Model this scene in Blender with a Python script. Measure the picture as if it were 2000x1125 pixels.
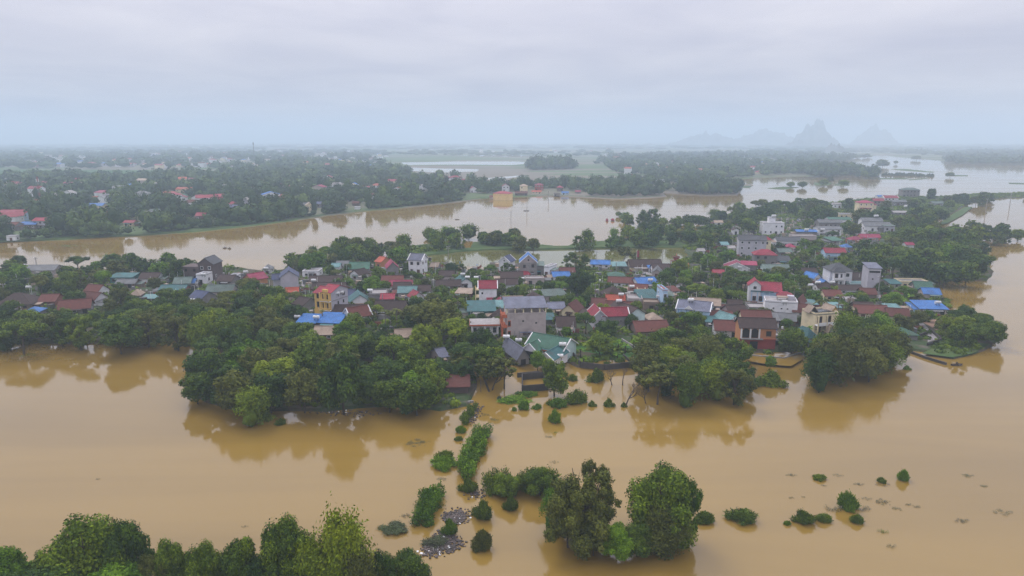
import bpy, bmesh, math, random
import numpy as np
from mathutils import Vector, Matrix, noise as mnoise

# ------------------------------------------------------------------ camera, sky, sun, exposure
scn = bpy.context.scene
for o in list(bpy.data.objects): bpy.data.objects.remove(o)
H = 60.0
F = 1333.0
PITCH = math.atan((562.5 - 272.0) / F)
cd = bpy.data.cameras.new('camera'); cam = bpy.data.objects.new('camera', cd)
scn.collection.objects.link(cam); scn.camera = cam
cd.sensor_width = 36.0; cd.lens = 36.0 * F / 2000.0
cd.clip_start = 0.5; cd.clip_end = 30000
cam.location = (0, 0, H); cam.rotation_euler = (math.pi / 2 - PITCH, 0, 0)

SUN_EL, SUN_AZ = math.radians(52), math.radians(-35)
w = bpy.data.worlds.new("World"); scn.world = w; w.use_nodes = True
nt = w.node_tree; nt.nodes.clear()
def wn(t, **k):
    n = nt.nodes.new(t)
    for a, b in k.items(): setattr(n, a, b)
    return n
sky = wn('ShaderNodeTexSky', sky_type='NISHITA'); sky.sun_disc = False
sky.sun_elevation = SUN_EL; sky.sun_rotation = SUN_AZ; sky.air_density = 1.0; sky.dust_density = 3.0
tc = wn('ShaderNodeTexCoord'); sep = wn('ShaderNodeSeparateXYZ'); nt.links.new(tc.outputs['Generated'], sep.inputs[0])
zc = wn('ShaderNodeMath', operation='MAXIMUM'); nt.links.new(sep.outputs[2], zc.inputs[0]); zc.inputs[1].default_value = 0.0
za = wn('ShaderNodeMath', operation='ADD'); nt.links.new(zc.outputs[0], za.inputs[0]); za.inputs[1].default_value = 0.10
dx = wn('ShaderNodeMath', operation='DIVIDE'); nt.links.new(sep.outputs[0], dx.inputs[0]); nt.links.new(za.outputs[0], dx.inputs[1])
dy = wn('ShaderNodeMath', operation='DIVIDE'); nt.links.new(sep.outputs[1], dy.inputs[0]); nt.links.new(za.outputs[0], dy.inputs[1])
cb = wn('ShaderNodeCombineXYZ'); nt.links.new(dx.outputs[0], cb.inputs[0]); nt.links.new(dy.outputs[0], cb.inputs[1])
nz = wn('ShaderNodeTexNoise'); nz.inputs['Scale'].default_value = 0.9; nz.inputs['Detail'].default_value = 5; nz.inputs['Roughness'].default_value = 0.5
nz.inputs['Distortion'].default_value = 0.4
nt.links.new(cb.outputs[0], nz.inputs['Vector'])
cr = wn('ShaderNodeValToRGB'); nt.links.new(nz.outputs[0], cr.inputs[0])
cr.color_ramp.elements[0].position = 0.30; cr.color_ramp.elements[0].color = (0.55, 0.545, 0.66, 1)
cr.color_ramp.elements[1].position = 0.68; cr.color_ramp.elements[1].color = (0.74, 0.715, 0.79, 1)
bg1 = wn('ShaderNodeBackground'); nt.links.new(sky.outputs[0], bg1.inputs[0]); bg1.inputs[1].default_value = 0.06
# overcast luminance: the cloud deck is brighter overhead than at the horizon
lum = wn('ShaderNodeMath', operation='MULTIPLY_ADD'); nt.links.new(zc.outputs[0], lum.inputs[0]); lum.inputs[1].default_value = 1.9; lum.inputs[2].default_value = 0.79
bg2 = wn('ShaderNodeBackground'); nt.links.new(cr.outputs[0], bg2.inputs[0]); nt.links.new(lum.outputs[0], bg2.inputs[1])
mx = wn('ShaderNodeMixShader'); mx.inputs[0].default_value = 0.93
nt.links.new(bg1.outputs[0], mx.inputs[1]); nt.links.new(bg2.outputs[0], mx.inputs[2])
wo = wn('ShaderNodeOutputWorld'); nt.links.new(mx.outputs[0], wo.inputs[0])

sd = bpy.data.lights.new('sun', 'SUN'); sd.energy = 1.5; sd.angle = math.radians(25); sd.color = (1, 0.97, 0.92)
sun = bpy.data.objects.new('sun', sd); scn.collection.objects.link(sun)
sdir = Vector((math.cos(SUN_EL) * math.sin(SUN_AZ), math.cos(SUN_EL) * math.cos(SUN_AZ), math.sin(SUN_EL)))
sun.rotation_euler = sdir.to_track_quat('Z', 'Y').to_euler()

vs = scn.view_settings; vs.view_transform = 'Standard'; vs.look = 'None'; vs.exposure = 0.08; vs.gamma = 1.0
vs.use_curve_mapping = False
cy = scn.cycles
cy.denoising_prefilter = 'NONE'; cy.max_bounces = 7; cy.diffuse_bounces = 2; cy.glossy_bounces = 2; cy.transmission_bounces = 2
cy.volume_bounces = 4; cy.transparent_max_bounces = 4; cy.caustics_reflective = False; cy.caustics_refractive = False

R = random.Random(7)
# ------------------------------------------------------------------ helpers
CP, SP = math.cos(PITCH), math.sin(PITCH)
def at(px, py, z=0.0):
    """point of the ground plane at height z that the photograph shows at pixel (px, py)"""
    x = (px - 1000.0) / F; y = (562.5 - py) / F
    d = Vector((x, CP + y * SP, -SP + y * CP))
    t = (z - H) / d.z
    return Vector((d.x * t, d.y * t, z))
def pix(p):
    dz = p[2] - H
    depth = p[1] * CP - dz * SP; up = p[1] * SP + dz * CP
    return 1000 + F * p[0] / depth, 562.5 - F * up / depth, depth
def mpp(p):
    return (p[1] * CP - (p[2] - H) * SP) / F
def inpoly(x, y, poly):
    c = False; j = len(poly) - 1
    for i in range(len(poly)):
        xi, yi = poly[i]; xj, yj = poly[j]
        if (yi > y) != (yj > y) and x < (xj - xi) * (y - yi) / (yj - yi) + xi: c = not c
        j = i
    return c
def inpoly_np(x, y, poly):
    c = np.zeros(len(x), bool); j = len(poly) - 1
    for i in range(len(poly)):
        xi, yi = poly[i]; xj, yj = poly[j]
        if yi != yj:
            c ^= ((yi > y) != (yj > y)) & (x < (xj - xi) * (y - yi) / (yj - yi) + xi)
        j = i
    return c
LINK = scn.collection.objects.link
def link(name, data, parent=None, loc=None, mat=None):
    o = bpy.data.objects.new(name, data); LINK(o)
    if parent: o.parent = parent
    if loc is not None: o.location = loc
    if mat is not None and data is not None: setmat(o, mat)
    return o
def setmat(o, m):
    if not o.data.materials: o.data.materials.append(None)
    o.material_slots[0].link = 'OBJECT'; o.material_slots[0].material = m
def tag(o, label=None, cat=None, group=None, kind=None):
    if label: o['label'] = label
    if cat: o['category'] = cat
    if group: o['group'] = group
    if kind: o['kind'] = kind
    return o
def np_mesh(name, V, Q=None, T=None, tint=None):
    me = bpy.data.meshes.new(name)
    V = np.asarray(V, np.float32)
    idx = []; starts = []; n = 0
    if Q is not None and len(Q):
        Q = np.asarray(Q, np.int32); idx.append(Q.ravel()); starts.append(np.arange(len(Q)) * 4); n = len(Q) * 4
    if T is not None and len(T):
        T = np.asarray(T, np.int32); idx.append(T.ravel()); starts.append(n + np.arange(len(T)) * 3)
    idx = np.concatenate(idx).astype(np.int32); starts = np.concatenate(starts).astype(np.int32)
    me.vertices.add(len(V)); me.vertices.foreach_set('co', V.ravel())
    me.loops.add(len(idx)); me.loops.foreach_set('vertex_index', idx)
    me.polygons.add(len(starts)); me.polygons.foreach_set('loop_start', starts)
    if tint is not None:
        a = me.attributes.new('tint', 'FLOAT', 'POINT'); a.data.foreach_set('value', np.asarray(tint, np.float32))
    me.update(calc_edges=True); me.validate()
    return me

# ------------------------------------------------------------------ materials
def newmat(name):
    m = bpy.data.materials.new(name); m.use_nodes = True
    n = m.node_tree; n.nodes.clear()
    out = n.nodes.new('ShaderNodeOutputMaterial')
    return m, n, out
def L(n, a, b): n.links.new(a, b)
MATS = {}
ALB = 0.80
def surf(name, col, rough=0.8, var=0.25, scale=0.5, dirt=None, rib=0.0, spec=0.3, metal=0.0, rand=0.12, grime=0.0):
    """painted / weathered surface: colour noise, dirt blotches, corrugation ribs"""
    if name in MATS: return MATS[name]
    m, n, out = newmat(name)
    b = n.nodes.new('ShaderNodeBsdfPrincipled'); L(n, b.outputs[0], out.inputs[0])
    b.inputs['Roughness'].default_value = rough; b.inputs['Specular IOR Level'].default_value = spec
    b.inputs['Metallic'].default_value = metal
    tc = n.nodes.new('ShaderNodeTexCoord')
    geo = n.nodes.new('ShaderNodeNewGeometry')
    nz = n.nodes.new('ShaderNodeTexNoise'); nz.inputs['Scale'].default_value = scale; nz.inputs['Detail'].default_value = 6
    nz.inputs['Roughness'].default_value = 0.65
    L(n, geo.outputs['Position'], nz.inputs['Vector'])
    oi = n.nodes.new('ShaderNodeObjectInfo')
    mr = n.nodes.new('ShaderNodeMapRange'); mr.inputs[1].default_value = 0.25; mr.inputs[2].default_value = 0.75
    mr.inputs[3].default_value = 1 - var; mr.inputs[4].default_value = 1 + var
    L(n, nz.outputs[0], mr.inputs[0])
    mr2 = n.nodes.new('ShaderNodeMapRange'); mr2.inputs[3].default_value = 1 - rand; mr2.inputs[4].default_value = 1 + rand
    L(n, oi.outputs['Random'], mr2.inputs[0])
    mu = n.nodes.new('ShaderNodeMath'); mu.operation = 'MULTIPLY'; L(n, mr.outputs[0], mu.inputs[0]); L(n, mr2.outputs[0], mu.inputs[1])
    vm = n.nodes.new('ShaderNodeVectorMath'); vm.operation = 'SCALE'; vm.inputs[0].default_value = [c * ALB for c in col]
    L(n, mu.outputs[0], vm.inputs['Scale'])
    last = vm.outputs[0]
    if dirt:
        n2 = n.nodes.new('ShaderNodeTexNoise'); n2.inputs['Scale'].default_value = scale * 0.9; n2.inputs['Detail'].default_value = 8
        n2.inputs['Roughness'].default_value = 0.7
        va = n.nodes.new('ShaderNodeVectorMath'); va.operation = 'ADD'; va.inputs[1].default_value = (31, 17, 5)
        L(n, geo.outputs['Position'], va.inputs[0]); L(n, va.outputs[0], n2.inputs['Vector'])
        r = n.nodes.new('ShaderNodeMapRange'); r.inputs[1].default_value = 0.52; r.inputs[2].default_value = 0.68
        r.inputs[4].default_value = dirt[3]
        L(n, n2.outputs[0], r.inputs[0])
        mi = n.nodes.new('ShaderNodeMix'); mi.data_type = 'RGBA'; L(n, r.outputs[0], mi.inputs[0]); L(n, last, mi.inputs[6])
        mi.inputs[7].default_value = (*dirt[:3], 1); last = mi.outputs[2]
    L(n, last, b.inputs['Base Color'])
    if rib:
        wv = n.nodes.new('ShaderNodeTexWave'); wv.inputs['Scale'].default_value = rib
        L(n, tc.outputs['Object'], wv.inputs['Vector'])
        bp = n.nodes.new('ShaderNodeBump'); bp.inputs['Strength'].default_value = 0.6; bp.inputs['Distance'].default_value = 0.05
        L(n, wv.outputs[0], bp.inputs['Height']); L(n, bp.outputs[0], b.inputs['Normal'])
    MATS[name] = m
    return m

def leafmat(name, stops):
    m, n, out = newmat(name)
    d = n.nodes.new('ShaderNodeBsdfPrincipled'); d.inputs['Roughness'].default_value = 0.62; d.inputs['Specular IOR Level'].default_value = 0.06
    L(n, d.outputs[0], out.inputs[0])
    at_ = n.nodes.new('ShaderNodeAttribute'); at_.attribute_name = 'tint'
    oi = n.nodes.new('ShaderNodeObjectInfo')
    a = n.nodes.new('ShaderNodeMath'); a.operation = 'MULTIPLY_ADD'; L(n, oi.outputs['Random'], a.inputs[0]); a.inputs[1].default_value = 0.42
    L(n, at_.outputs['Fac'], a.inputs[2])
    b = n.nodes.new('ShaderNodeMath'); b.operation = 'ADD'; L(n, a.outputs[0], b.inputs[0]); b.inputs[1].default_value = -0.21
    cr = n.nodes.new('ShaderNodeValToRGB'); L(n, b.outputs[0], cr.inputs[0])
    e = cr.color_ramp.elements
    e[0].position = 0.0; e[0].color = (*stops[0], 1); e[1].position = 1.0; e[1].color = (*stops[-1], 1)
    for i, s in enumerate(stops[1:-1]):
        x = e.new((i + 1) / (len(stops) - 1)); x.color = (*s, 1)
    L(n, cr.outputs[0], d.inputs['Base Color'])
    MATS[name] = m
    return m
leafmat('leaf_dark', [(0.014, 0.034, 0.009), (0.036, 0.072, 0.011), (0.080, 0.135, 0.013)])
leafmat('leaf_mid', [(0.024, 0.050, 0.007), (0.070, 0.115, 0.009), (0.150, 0.210, 0.012)])
leafmat('leaf_light', [(0.050, 0.085, 0.007), (0.115, 0.165, 0.009), (0.21, 0.26, 0.014)])
leafmat('leaf_olive', [(0.032, 0.044, 0.010), (0.078, 0.092, 0.016), (0.140, 0.155, 0.024)])
leafmat('leaf_bush', [(0.030, 0.072, 0.005), (0.075, 0.150, 0.007), (0.155, 0.265, 0.012)])
leafmat('leaf_weed', [(0.070, 0.066, 0.050), (0.075, 0.090, 0.045), (0.095, 0.130, 0.050)])
leafmat('leaf_far', [(0.018, 0.038, 0.018), (0.042, 0.080, 0.024), (0.105, 0.155, 0.034)])
surf('bark', (0.075, 0.058, 0.042), 0.9, 0.3, 3)
surf('bark_pale', (0.20, 0.17, 0.13), 0.9, 0.3, 3)
surf('deadwood', (0.12, 0.095, 0.085), 0.9, 0.3, 3)

# ------------------------------------------------------------------ haze
def build_haze():
    m, n, out = newmat('haze_air')
    v = n.nodes.new('ShaderNodeVolumePrincipled')
    v.inputs['Color'].default_value = HAZE_COL; v.inputs['Density'].default_value = HAZE_D
    v.inputs['Anisotropy'].default_value = 0.0
    L(n, v.outputs[0], out.inputs['Volume'])
    bm = bmesh.new(); bmesh.ops.create_cube(bm, size=1)
    me = bpy.data.meshes.new('haze'); bm.to_mesh(me); bm.free()
    o = link('haze', me); me.materials.append(m)
    zb, zt = -3.4, 238.0
    o.scale = (26000, 25600, zt - zb); o.location = (0, 11600, (zt + zb) / 2)
    tag(o, 'pale blue damp haze lying over the whole flooded plain', 'haze', kind='stuff')
HAZE_COL = (0.71, 0.865, 1.0, 1); HAZE_D = 0.00035
build_haze()

# ------------------------------------------------------------------ water
def water_mat(name, base, rough=0.045, bump=0.02):
    m, n, out = newmat(name)
    b = n.nodes.new('ShaderNodeBsdfPrincipled'); L(n, b.outputs[0], out.inputs[0])
    b.inputs['Roughness'].default_value = rough; b.inputs['IOR'].default_value = 1.62
    geo = n.nodes.new('ShaderNodeNewGeometry')
    nz = n.nodes.new('ShaderNodeTexNoise'); nz.inputs['Scale'].default_value = 0.012; nz.inputs['Detail'].default_value = 5
    mp = n.nodes.new('ShaderNodeVectorMath'); mp.operation = 'MULTIPLY'; mp.inputs[1].default_value = (0.45, 1.0, 1.0)
    L(n, geo.outputs['Position'], mp.inputs[0]); L(n, mp.outputs[0], nz.inputs['Vector'])
    cr = n.nodes.new('ShaderNodeValToRGB'); L(n, nz.outputs[0], cr.inputs[0])
    cr.color_ramp.elements[0].position = 0.3; cr.color_ramp.elements[0].color = (*[c * 0.88 for c in base], 1)
    cr.color_ramp.elements[1].position = 0.7; cr.color_ramp.elements[1].color = (*[c * 1.1 for c in base], 1)
    # silt streaks drawn out along the current, and patches roughened by the wind
    ms = n.nodes.new('ShaderNodeMapping'); ms.inputs['Rotation'].default_value = (0, 0, 0.12); ms.inputs['Scale'].default_value = (0.006, 0.05, 1); L(n, geo.outputs['Position'], ms.inputs[0])
    ns = n.nodes.new('ShaderNodeTexNoise'); ns.inputs['Scale'].default_value = 1.0; ns.inputs['Detail'].default_value = 6; ns.inputs['Distortion'].default_value = 0.8; L(n, ms.outputs[0], ns.inputs['Vector'])
    sr = n.nodes.new('ShaderNodeMapRange'); sr.inputs[1].default_value = 0.35; sr.inputs[2].default_value = 0.7; sr.inputs[3].default_value = 0.93; sr.inputs[4].default_value = 1.12; L(n, ns.outputs[0], sr.inputs[0])
    sv = n.nodes.new('ShaderNodeVectorMath'); sv.operation = 'SCALE'; L(n, cr.outputs[0], sv.inputs[0]); L(n, sr.outputs[0], sv.inputs['Scale'])
    L(n, sv.outputs[0], b.inputs['Base Color'])
    rr = n.nodes.new('ShaderNodeMapRange'); rr.inputs[1].default_value = 0.45; rr.inputs[2].default_value = 0.68; rr.inputs[3].default_value = rough; rr.inputs[4].default_value = rough * 3; L(n, ns.outputs[0], rr.inputs[0])
    L(n, rr.outputs[0], b.inputs['Roughness'])
    n2 = n.nodes.new('ShaderNodeTexNoise'); n2.inputs['Scale'].default_value = 0.8; n2.inputs['Detail'].default_value = 3
    L(n, geo.outputs['Position'], n2.inputs['Vector'])
    bp = n.nodes.new('ShaderNodeBump'); bp.inputs['Strength'].default_value = 0.35; bp.inputs['Distance'].default_value = bump
    L(n, n2.outputs[0], bp.inputs['Height']); L(n, bp.outputs[0], b.inputs['Normal'])
    MATS[name] = m; return m
water_mat('muddy_water', (0.226, 0.143, 0.030))
water_mat('pond_water', (0.13, 0.125, 0.035))
water_mat('field_water', (0.34, 0.25, 0.12))
def sheet(name, pts, z, mat, skirt=None, thick=None):
    """flat polygon from world xy points; skirt = (outset, drop) adds a sloping bank"""
    bm = bmesh.new()
    vs_ = [bm.verts.new((p[0], p[1], z)) for p in pts]
    f = bm.faces.new(vs_); f.normal_update()
    if f.normal.z < 0: f.normal_flip(); vs_.reverse()
    if skirt:
        n = len(vs_); low = []
        for i in range(n):
            a = vs_[i - 1].co; c = vs_[(i + 1) % n].co
            t = (c - a); t.z = 0
            if t.length < 1e-6: t = Vector((1, 0, 0))
            t.normalize(); o = Vector((t.y, -t.x, 0))
            low.append(bm.verts.new(vs_[i].co + o * skirt[0] + Vector((0, 0, -skirt[1]))))
        for i in range(n):
            j = (i + 1) % n
            bm.faces.new((vs_[i], low[i], low[j], vs_[j]))
    bmesh.ops.triangulate(bm, faces=[f for f in bm.faces if len(f.verts) > 4])
    bm.normal_update()
    me = bpy.data.meshes.new(name); bm.to_mesh(me); bm.free()
    me.materials.append(mat)
    return link(name, me)
def rough_line(pts, step=6.0, amp=1.5, seed=0):
    """closed outline resampled with a wandering edge"""
    out = []
    n = len(pts)
    for i in range(n):
        a = Vector(pts[i][:2]); b = Vector(pts[(i + 1) % n][:2])
        k = max(1, min(60, int((b - a).length / step)))
        t = (b - a).normalized() if (b - a).length > 0 else Vector((1, 0))
        for j in range(k):
            p = a.lerp(b, j / k)
            s = mnoise.noise(Vector((p.x * 0.09, p.y * 0.09, seed))) * amp * (1 if j or 1 else 0)
            s += mnoise.noise(Vector((p.x * 0.31, p.y * 0.31, seed + 5))) * amp * 0.5
            out.append((p.x - t.y * s, p.y + t.x * s))
    return out
def land(name, pxs, z, mat, step=6, amp=1.5, skirt=(2.0, 2.0), seed=0):
    pts = [at(x, y, 0) if not isinstance(y, tuple) else Vector(y) for x, y in pxs]
    o = sheet(name, rough_line(pts, step, amp, seed), z, mat, skirt)
    return tag(o, kind='structure')
# ------------------------------------------------------------------ ground, river, far plain, hills
wat = sheet('flood_water', [(-12500, -300), (12500, -300), (12500, 24000), (-12500, 24000)], 0.0, MATS['muddy_water'])
tag(wat, 'brown flood water covering the river and the fields', kind='structure')
bed = sheet('ground', [(-12600, -500), (12600, -500), (12600, 24100), (-12600, 24100)], -2.2, surf('mud', (0.14, 0.1, 0.06), 0.95, 0.2, 0.05))
tag(bed, kind='structure')
def ground_mat(name, cols, scale, fine=0.6):
    m, n, out = newmat(name)
    b = n.nodes.new('ShaderNodeBsdfPrincipled'); L(n, b.outputs[0], out.inputs[0]); b.inputs['Roughness'].default_value = 0.95
    b.inputs['Specular IOR Level'].default_value = 0.1
    geo = n.nodes.new('ShaderNodeNewGeometry')
    nz = n.nodes.new('ShaderNodeTexNoise'); nz.inputs['Scale'].default_value = scale; nz.inputs['Detail'].default_value = 8
    nz.inputs['Roughness'].default_value = fine
    L(n, geo.outputs['Position'], nz.inputs['Vector'])
    cr = n.nodes.new('ShaderNodeValToRGB'); L(n, nz.outputs[0], cr.inputs[0])
    e = cr.color_ramp.elements
    e[0].position = 0.3; e[0].color = (*cols[0], 1); e[1].position = 0.7; e[1].color = (*cols[-1], 1)
    for i, c in enumerate(cols[1:-1]):
        x = e.new(0.3 + 0.4 * (i + 1) / (len(cols) - 1)); x.color = (*c, 1)
    L(n, cr.outputs[0], b.inputs['Base Color'])
    MATS[name] = m; return m
ground_mat('village_ground', [(0.030, 0.055, 0.020), (0.085, 0.065, 0.048), (0.035, 0.065, 0.022), (0.13, 0.105, 0.09)], 0.09, 0.7)
ground_mat('grass_bank', [(0.035, 0.07, 0.025), (0.06, 0.10, 0.03), (0.09, 0.11, 0.045)], 0.12)
ground_mat('lawn', [(0.025, 0.075, 0.018), (0.045, 0.115, 0.025)], 0.4)
ground_mat('yard_concrete', [(0.20, 0.185, 0.185), (0.33, 0.31, 0.31)], 0.35)
ground_mat('dry_earth', [(0.20, 0.12, 0.08), (0.30, 0.20, 0.14)], 0.4)
def field_mat():
    m, n, out = newmat('farmland')
    b = n.nodes.new('ShaderNodeBsdfPrincipled'); L(n, b.outputs[0], out.inputs[0]); b.inputs['Roughness'].default_value = 0.95
    b.inputs['Specular IOR Level'].default_value = 0.1
    geo = n.nodes.new('ShaderNodeNewGeometry')
    mp = n.nodes.new('ShaderNodeMapping'); mp.inputs['Rotation'].default_value = (0, 0, 0.25); mp.inputs['Scale'].default_value = (0.0045, 0.011, 1)
    L(n, geo.outputs['Position'], mp.inputs[0])
    vo = n.nodes.new('ShaderNodeTexVoronoi'); vo.distance = 'CHEBYCHEV'; vo.voronoi_dimensions = '2D'; vo.inputs['Scale'].default_value = 1.0
    L(n, mp.outputs[0], vo.inputs['Vector'])
    sp = n.nodes.new('ShaderNodeSeparateColor'); L(n, vo.outputs['Color'], sp.inputs[0])
    nz = n.nodes.new('ShaderNodeTexNoise'); nz.inputs['Scale'].default_value = 0.02; nz.inputs['Detail'].default_value = 6; L(n, geo.outputs['Position'], nz.inputs['Vector'])
    ad = n.nodes.new('ShaderNodeMath'); ad.operation = 'MULTIPLY_ADD'; L(n, nz.outputs[0], ad.inputs[0]); ad.inputs[1].default_value = 0.5; L(n, sp.outputs[0], ad.inputs[2])
    cr = n.nodes.new('ShaderNodeValToRGB'); L(n, ad.outputs[0], cr.inputs[0])
    e = cr.color_ramp.elements
    e[0].position = 0.2; e[0].color = (0.06, 0.085, 0.04, 1); e[1].position = 1.3 if False else 1.0; e[1].color = (0.17, 0.15, 0.12, 1)
    x = e.new(0.5); x.color = (0.075, 0.13, 0.045, 1); x = e.new(0.75); x.color = (0.11, 0.12, 0.07, 1)
    L(n, cr.outputs[0], b.inputs['Base Color'])
    MATS['farmland'] = m; return m
field_mat()

def W(x, y): return (x, y)
ISLAND = [(-260, 672), (-100, 668), (0, 664), (60, 668), (150, 672), (260, 664), (340, 664), (410, 668), (440, 690), (400, 715), (385, 770), (410, 785),
          (470, 806), (560, 800), (640, 802), (760, 790), (860, 800), (915, 792), (928, 740), (926, 700), (950, 690), (1000, 712), (1060, 708),
          (1105, 702), (1130, 716), (1160, 722), (1232, 716), (1250, 700), (1300, 742), (1400, 752), (1452, 700), (1560, 688), (1600, 710), (1700, 706), (1752, 680),
          (1800, 688), (1860, 700), (1900, 690), (1942, 668), (1952, 645), (1915, 625), (1858, 612), (1850, 590), (1826, 566), (1822, 545),
          (1870, 548), (1925, 548), (1937, 530), (1925, 500), (1890, 470), (1840, 462), (1800, 450), (1820, 432), (1850, 422), (1890, 398),
          (1950, 388), (2040, 384), (2040, 375), (1900, 380), (1830, 385), (1760, 384), (1680, 390), (1600, 400), (1520, 402), (1440, 412), (1380, 440),
          (1330, 470), (1345, 500), (1310, 522), (1240, 524), (1170, 520), (1090, 524), (1050, 528), (980, 526), (920, 530), (870, 522), (835, 512), (800, 505), (760, 500), (700, 498), (660, 503),
          (620, 512), (560, 528), (520, 532), (470, 525), (400, 522), (330, 530), (200, 528), (100, 524), (0, 532), (-260, 535)]
land('village_ground', ISLAND, 0.6, MATS['village_ground'], 5, 1.6, (1.6, 1.6), 1)
DYKE = [(780, 500), (860, 492), (905, 487), (960, 484), (1080, 483), (1200, 480), (1340, 479), (1400, 470), (1400, 474), (1345, 484), (1200, 485), (1080, 487.5), (960, 488.5), (905, 492), (860, 497), (790, 506)]
land('dyke', DYKE, 0.8, MATS['grass_bank'], 8, 0.6, (1.0, 1.5), 2)
BACKSTRIP = [(790, 496), (800, 482), (850, 476), (895, 478), (905, 486), (870, 492), (820, 498)]
land('dyke_bank', BACKSTRIP, 0.5, MATS['grass_bank'], 6, 1, (1, 1.5), 3)
land('dyke_bank.001', [(920, 484), (925, 474), (985, 472), (1040, 478), (1080, 481), (1078, 483), (1000, 483.5)], 0.5, MATS['grass_bank'], 6, 1, (1, 1.5), 4)
land('dyke_bank.002', [(1110, 482), (1120, 476), (1200, 470), (1290, 460), (1350, 455), (1420, 440), (1430, 470), (1340, 479), (1200, 480)], 0.5, MATS['grass_bank'], 6, 1, (1, 1.5), 5)
pond = sheet('pond_water', rough_line([at(x, y) for x, y in [(806, 507), (870, 496), (960, 489), (1080, 488), (1200, 486), (1338, 485), (1342, 502), (1308, 520), (1240, 521), (1168, 517), (1090, 521), (980, 523), (870, 519), (835, 509)]], 6, 0.5), 0.02, MATS['pond_water'])
tag(pond, 'still olive pond between the village and the dyke', kind='structure')

FAR = [(-900, 500), (-300, 484), (0, 474), (130, 468), (300, 459), (380, 453), (440, 447), (560, 433), (640, 421), (700, 414), (830, 402), (900, 394), (918, 391), (960, 386),
       (1060, 383), (1110, 384), (1150, 386), (1200, 389), (1270, 387), (1300, 384), (1294, 377), (1322, 379), (1380, 382), (1440, 381), (1447, 372), (1440, 366), (1466, 365), (1470, 362), (1395, 356), (1420, 350),
       (1530, 346), (1600, 344), (1650, 341), (1640, 328), (1580, 322), (1640, 305), (1730, 303.5), (1800, 311), (1900, 317), (2000, 318), (2400, 320), (4200, 322)]
pts = [at(x, y) for x, y in FAR]
pts = rough_line([(p.x, p.y) for p in pts], 15, 3, 9)[:-60]
lastp = at(4200, 322)
pts += [(lastp.x, lastp.y), (12300, lastp.y), (12300, 23500), (-12300, 23500), (-12300, pts[0][1])]
farland = sheet('plain', pts, 0.7, MATS['farmland'], (2.5, 2.0)); tag(farland, kind='structure')
# grass along the far bank
def strip(name, line, width, z, mat):
    P_ = [at(x, y, z) for x, y in line]; q = []
    for i, p in enumerate(P_):
        a = P_[max(0, i - 1)]; b = P_[min(len(P_) - 1, i + 1)]; t = (b - a).normalized()
        q.append((p.x - t.y * width, p.y + t.x * width))
    return tag(sheet(name, [(p.x, p.y) for p in P_] + q[::-1], z, mat), kind='structure')
strip('grass_bank', [(-300, 482), (0, 472), (130, 466), (300, 457), (380, 451), (440, 445), (560, 431), (640, 419), (700, 412), (830, 400), (900, 392), (960, 384)], 7, 0.72, MATS['grass_bank'])
strip('grass_bank.001', [(960, 384), (1060, 381), (1110, 382), (1200, 387), (1295, 383)], 6, 0.72, MATS['grass_bank'])
for i, (pl, mt) in enumerate([
    ([(-200, 345), (150, 344), (420, 341), (440, 334), (200, 332), (-200, 334)], 'lawn'),
    ([(900, 372), (960, 362), (1080, 350), (1290, 346), (1290, 352), (1100, 356), (1000, 366)], 'grass_bank')]):
    tag(sheet('field' + ('' if i == 0 else '.%03d' % i), [(at(x, y).x, at(x, y).y) for x, y in pl], 0.74, MATS[mt]), kind='structure')
WP = [[(785, 318), (900, 316), (1010, 316), (1050, 319), (1000, 323), (880, 322), (790, 323)],
      [(800, 328), (870, 330), (935, 331), (930, 336), (850, 338), (795, 334)],
      [(940, 350), (985, 346), (1022, 343), (1028, 345), (990, 350), (950, 352)],
      [(810, 347), (832, 346), (832, 349), (812, 349)],
      [(880, 304), (1000, 303), (1080, 305), (960, 307)],
      [(1500, 316), (1640, 312), (1660, 314), (1560, 318)],
      [(1880, 291.5), (2100, 291), (2100, 293), (1960, 293)],
      [(1660, 297), (1760, 296), (1780, 298), (1700, 299)],
      [(1230, 348), (1290, 346), (1300, 349), (1250, 351)]]
for i, pl in enumerate(WP):
    tag(sheet('flooded_field' + ('' if i == 0 else '.%03d' % i), rough_line([at(x, y) for x, y in pl], 20, 5, i), 0.8, MATS['field_water']), kind='structure')

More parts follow.
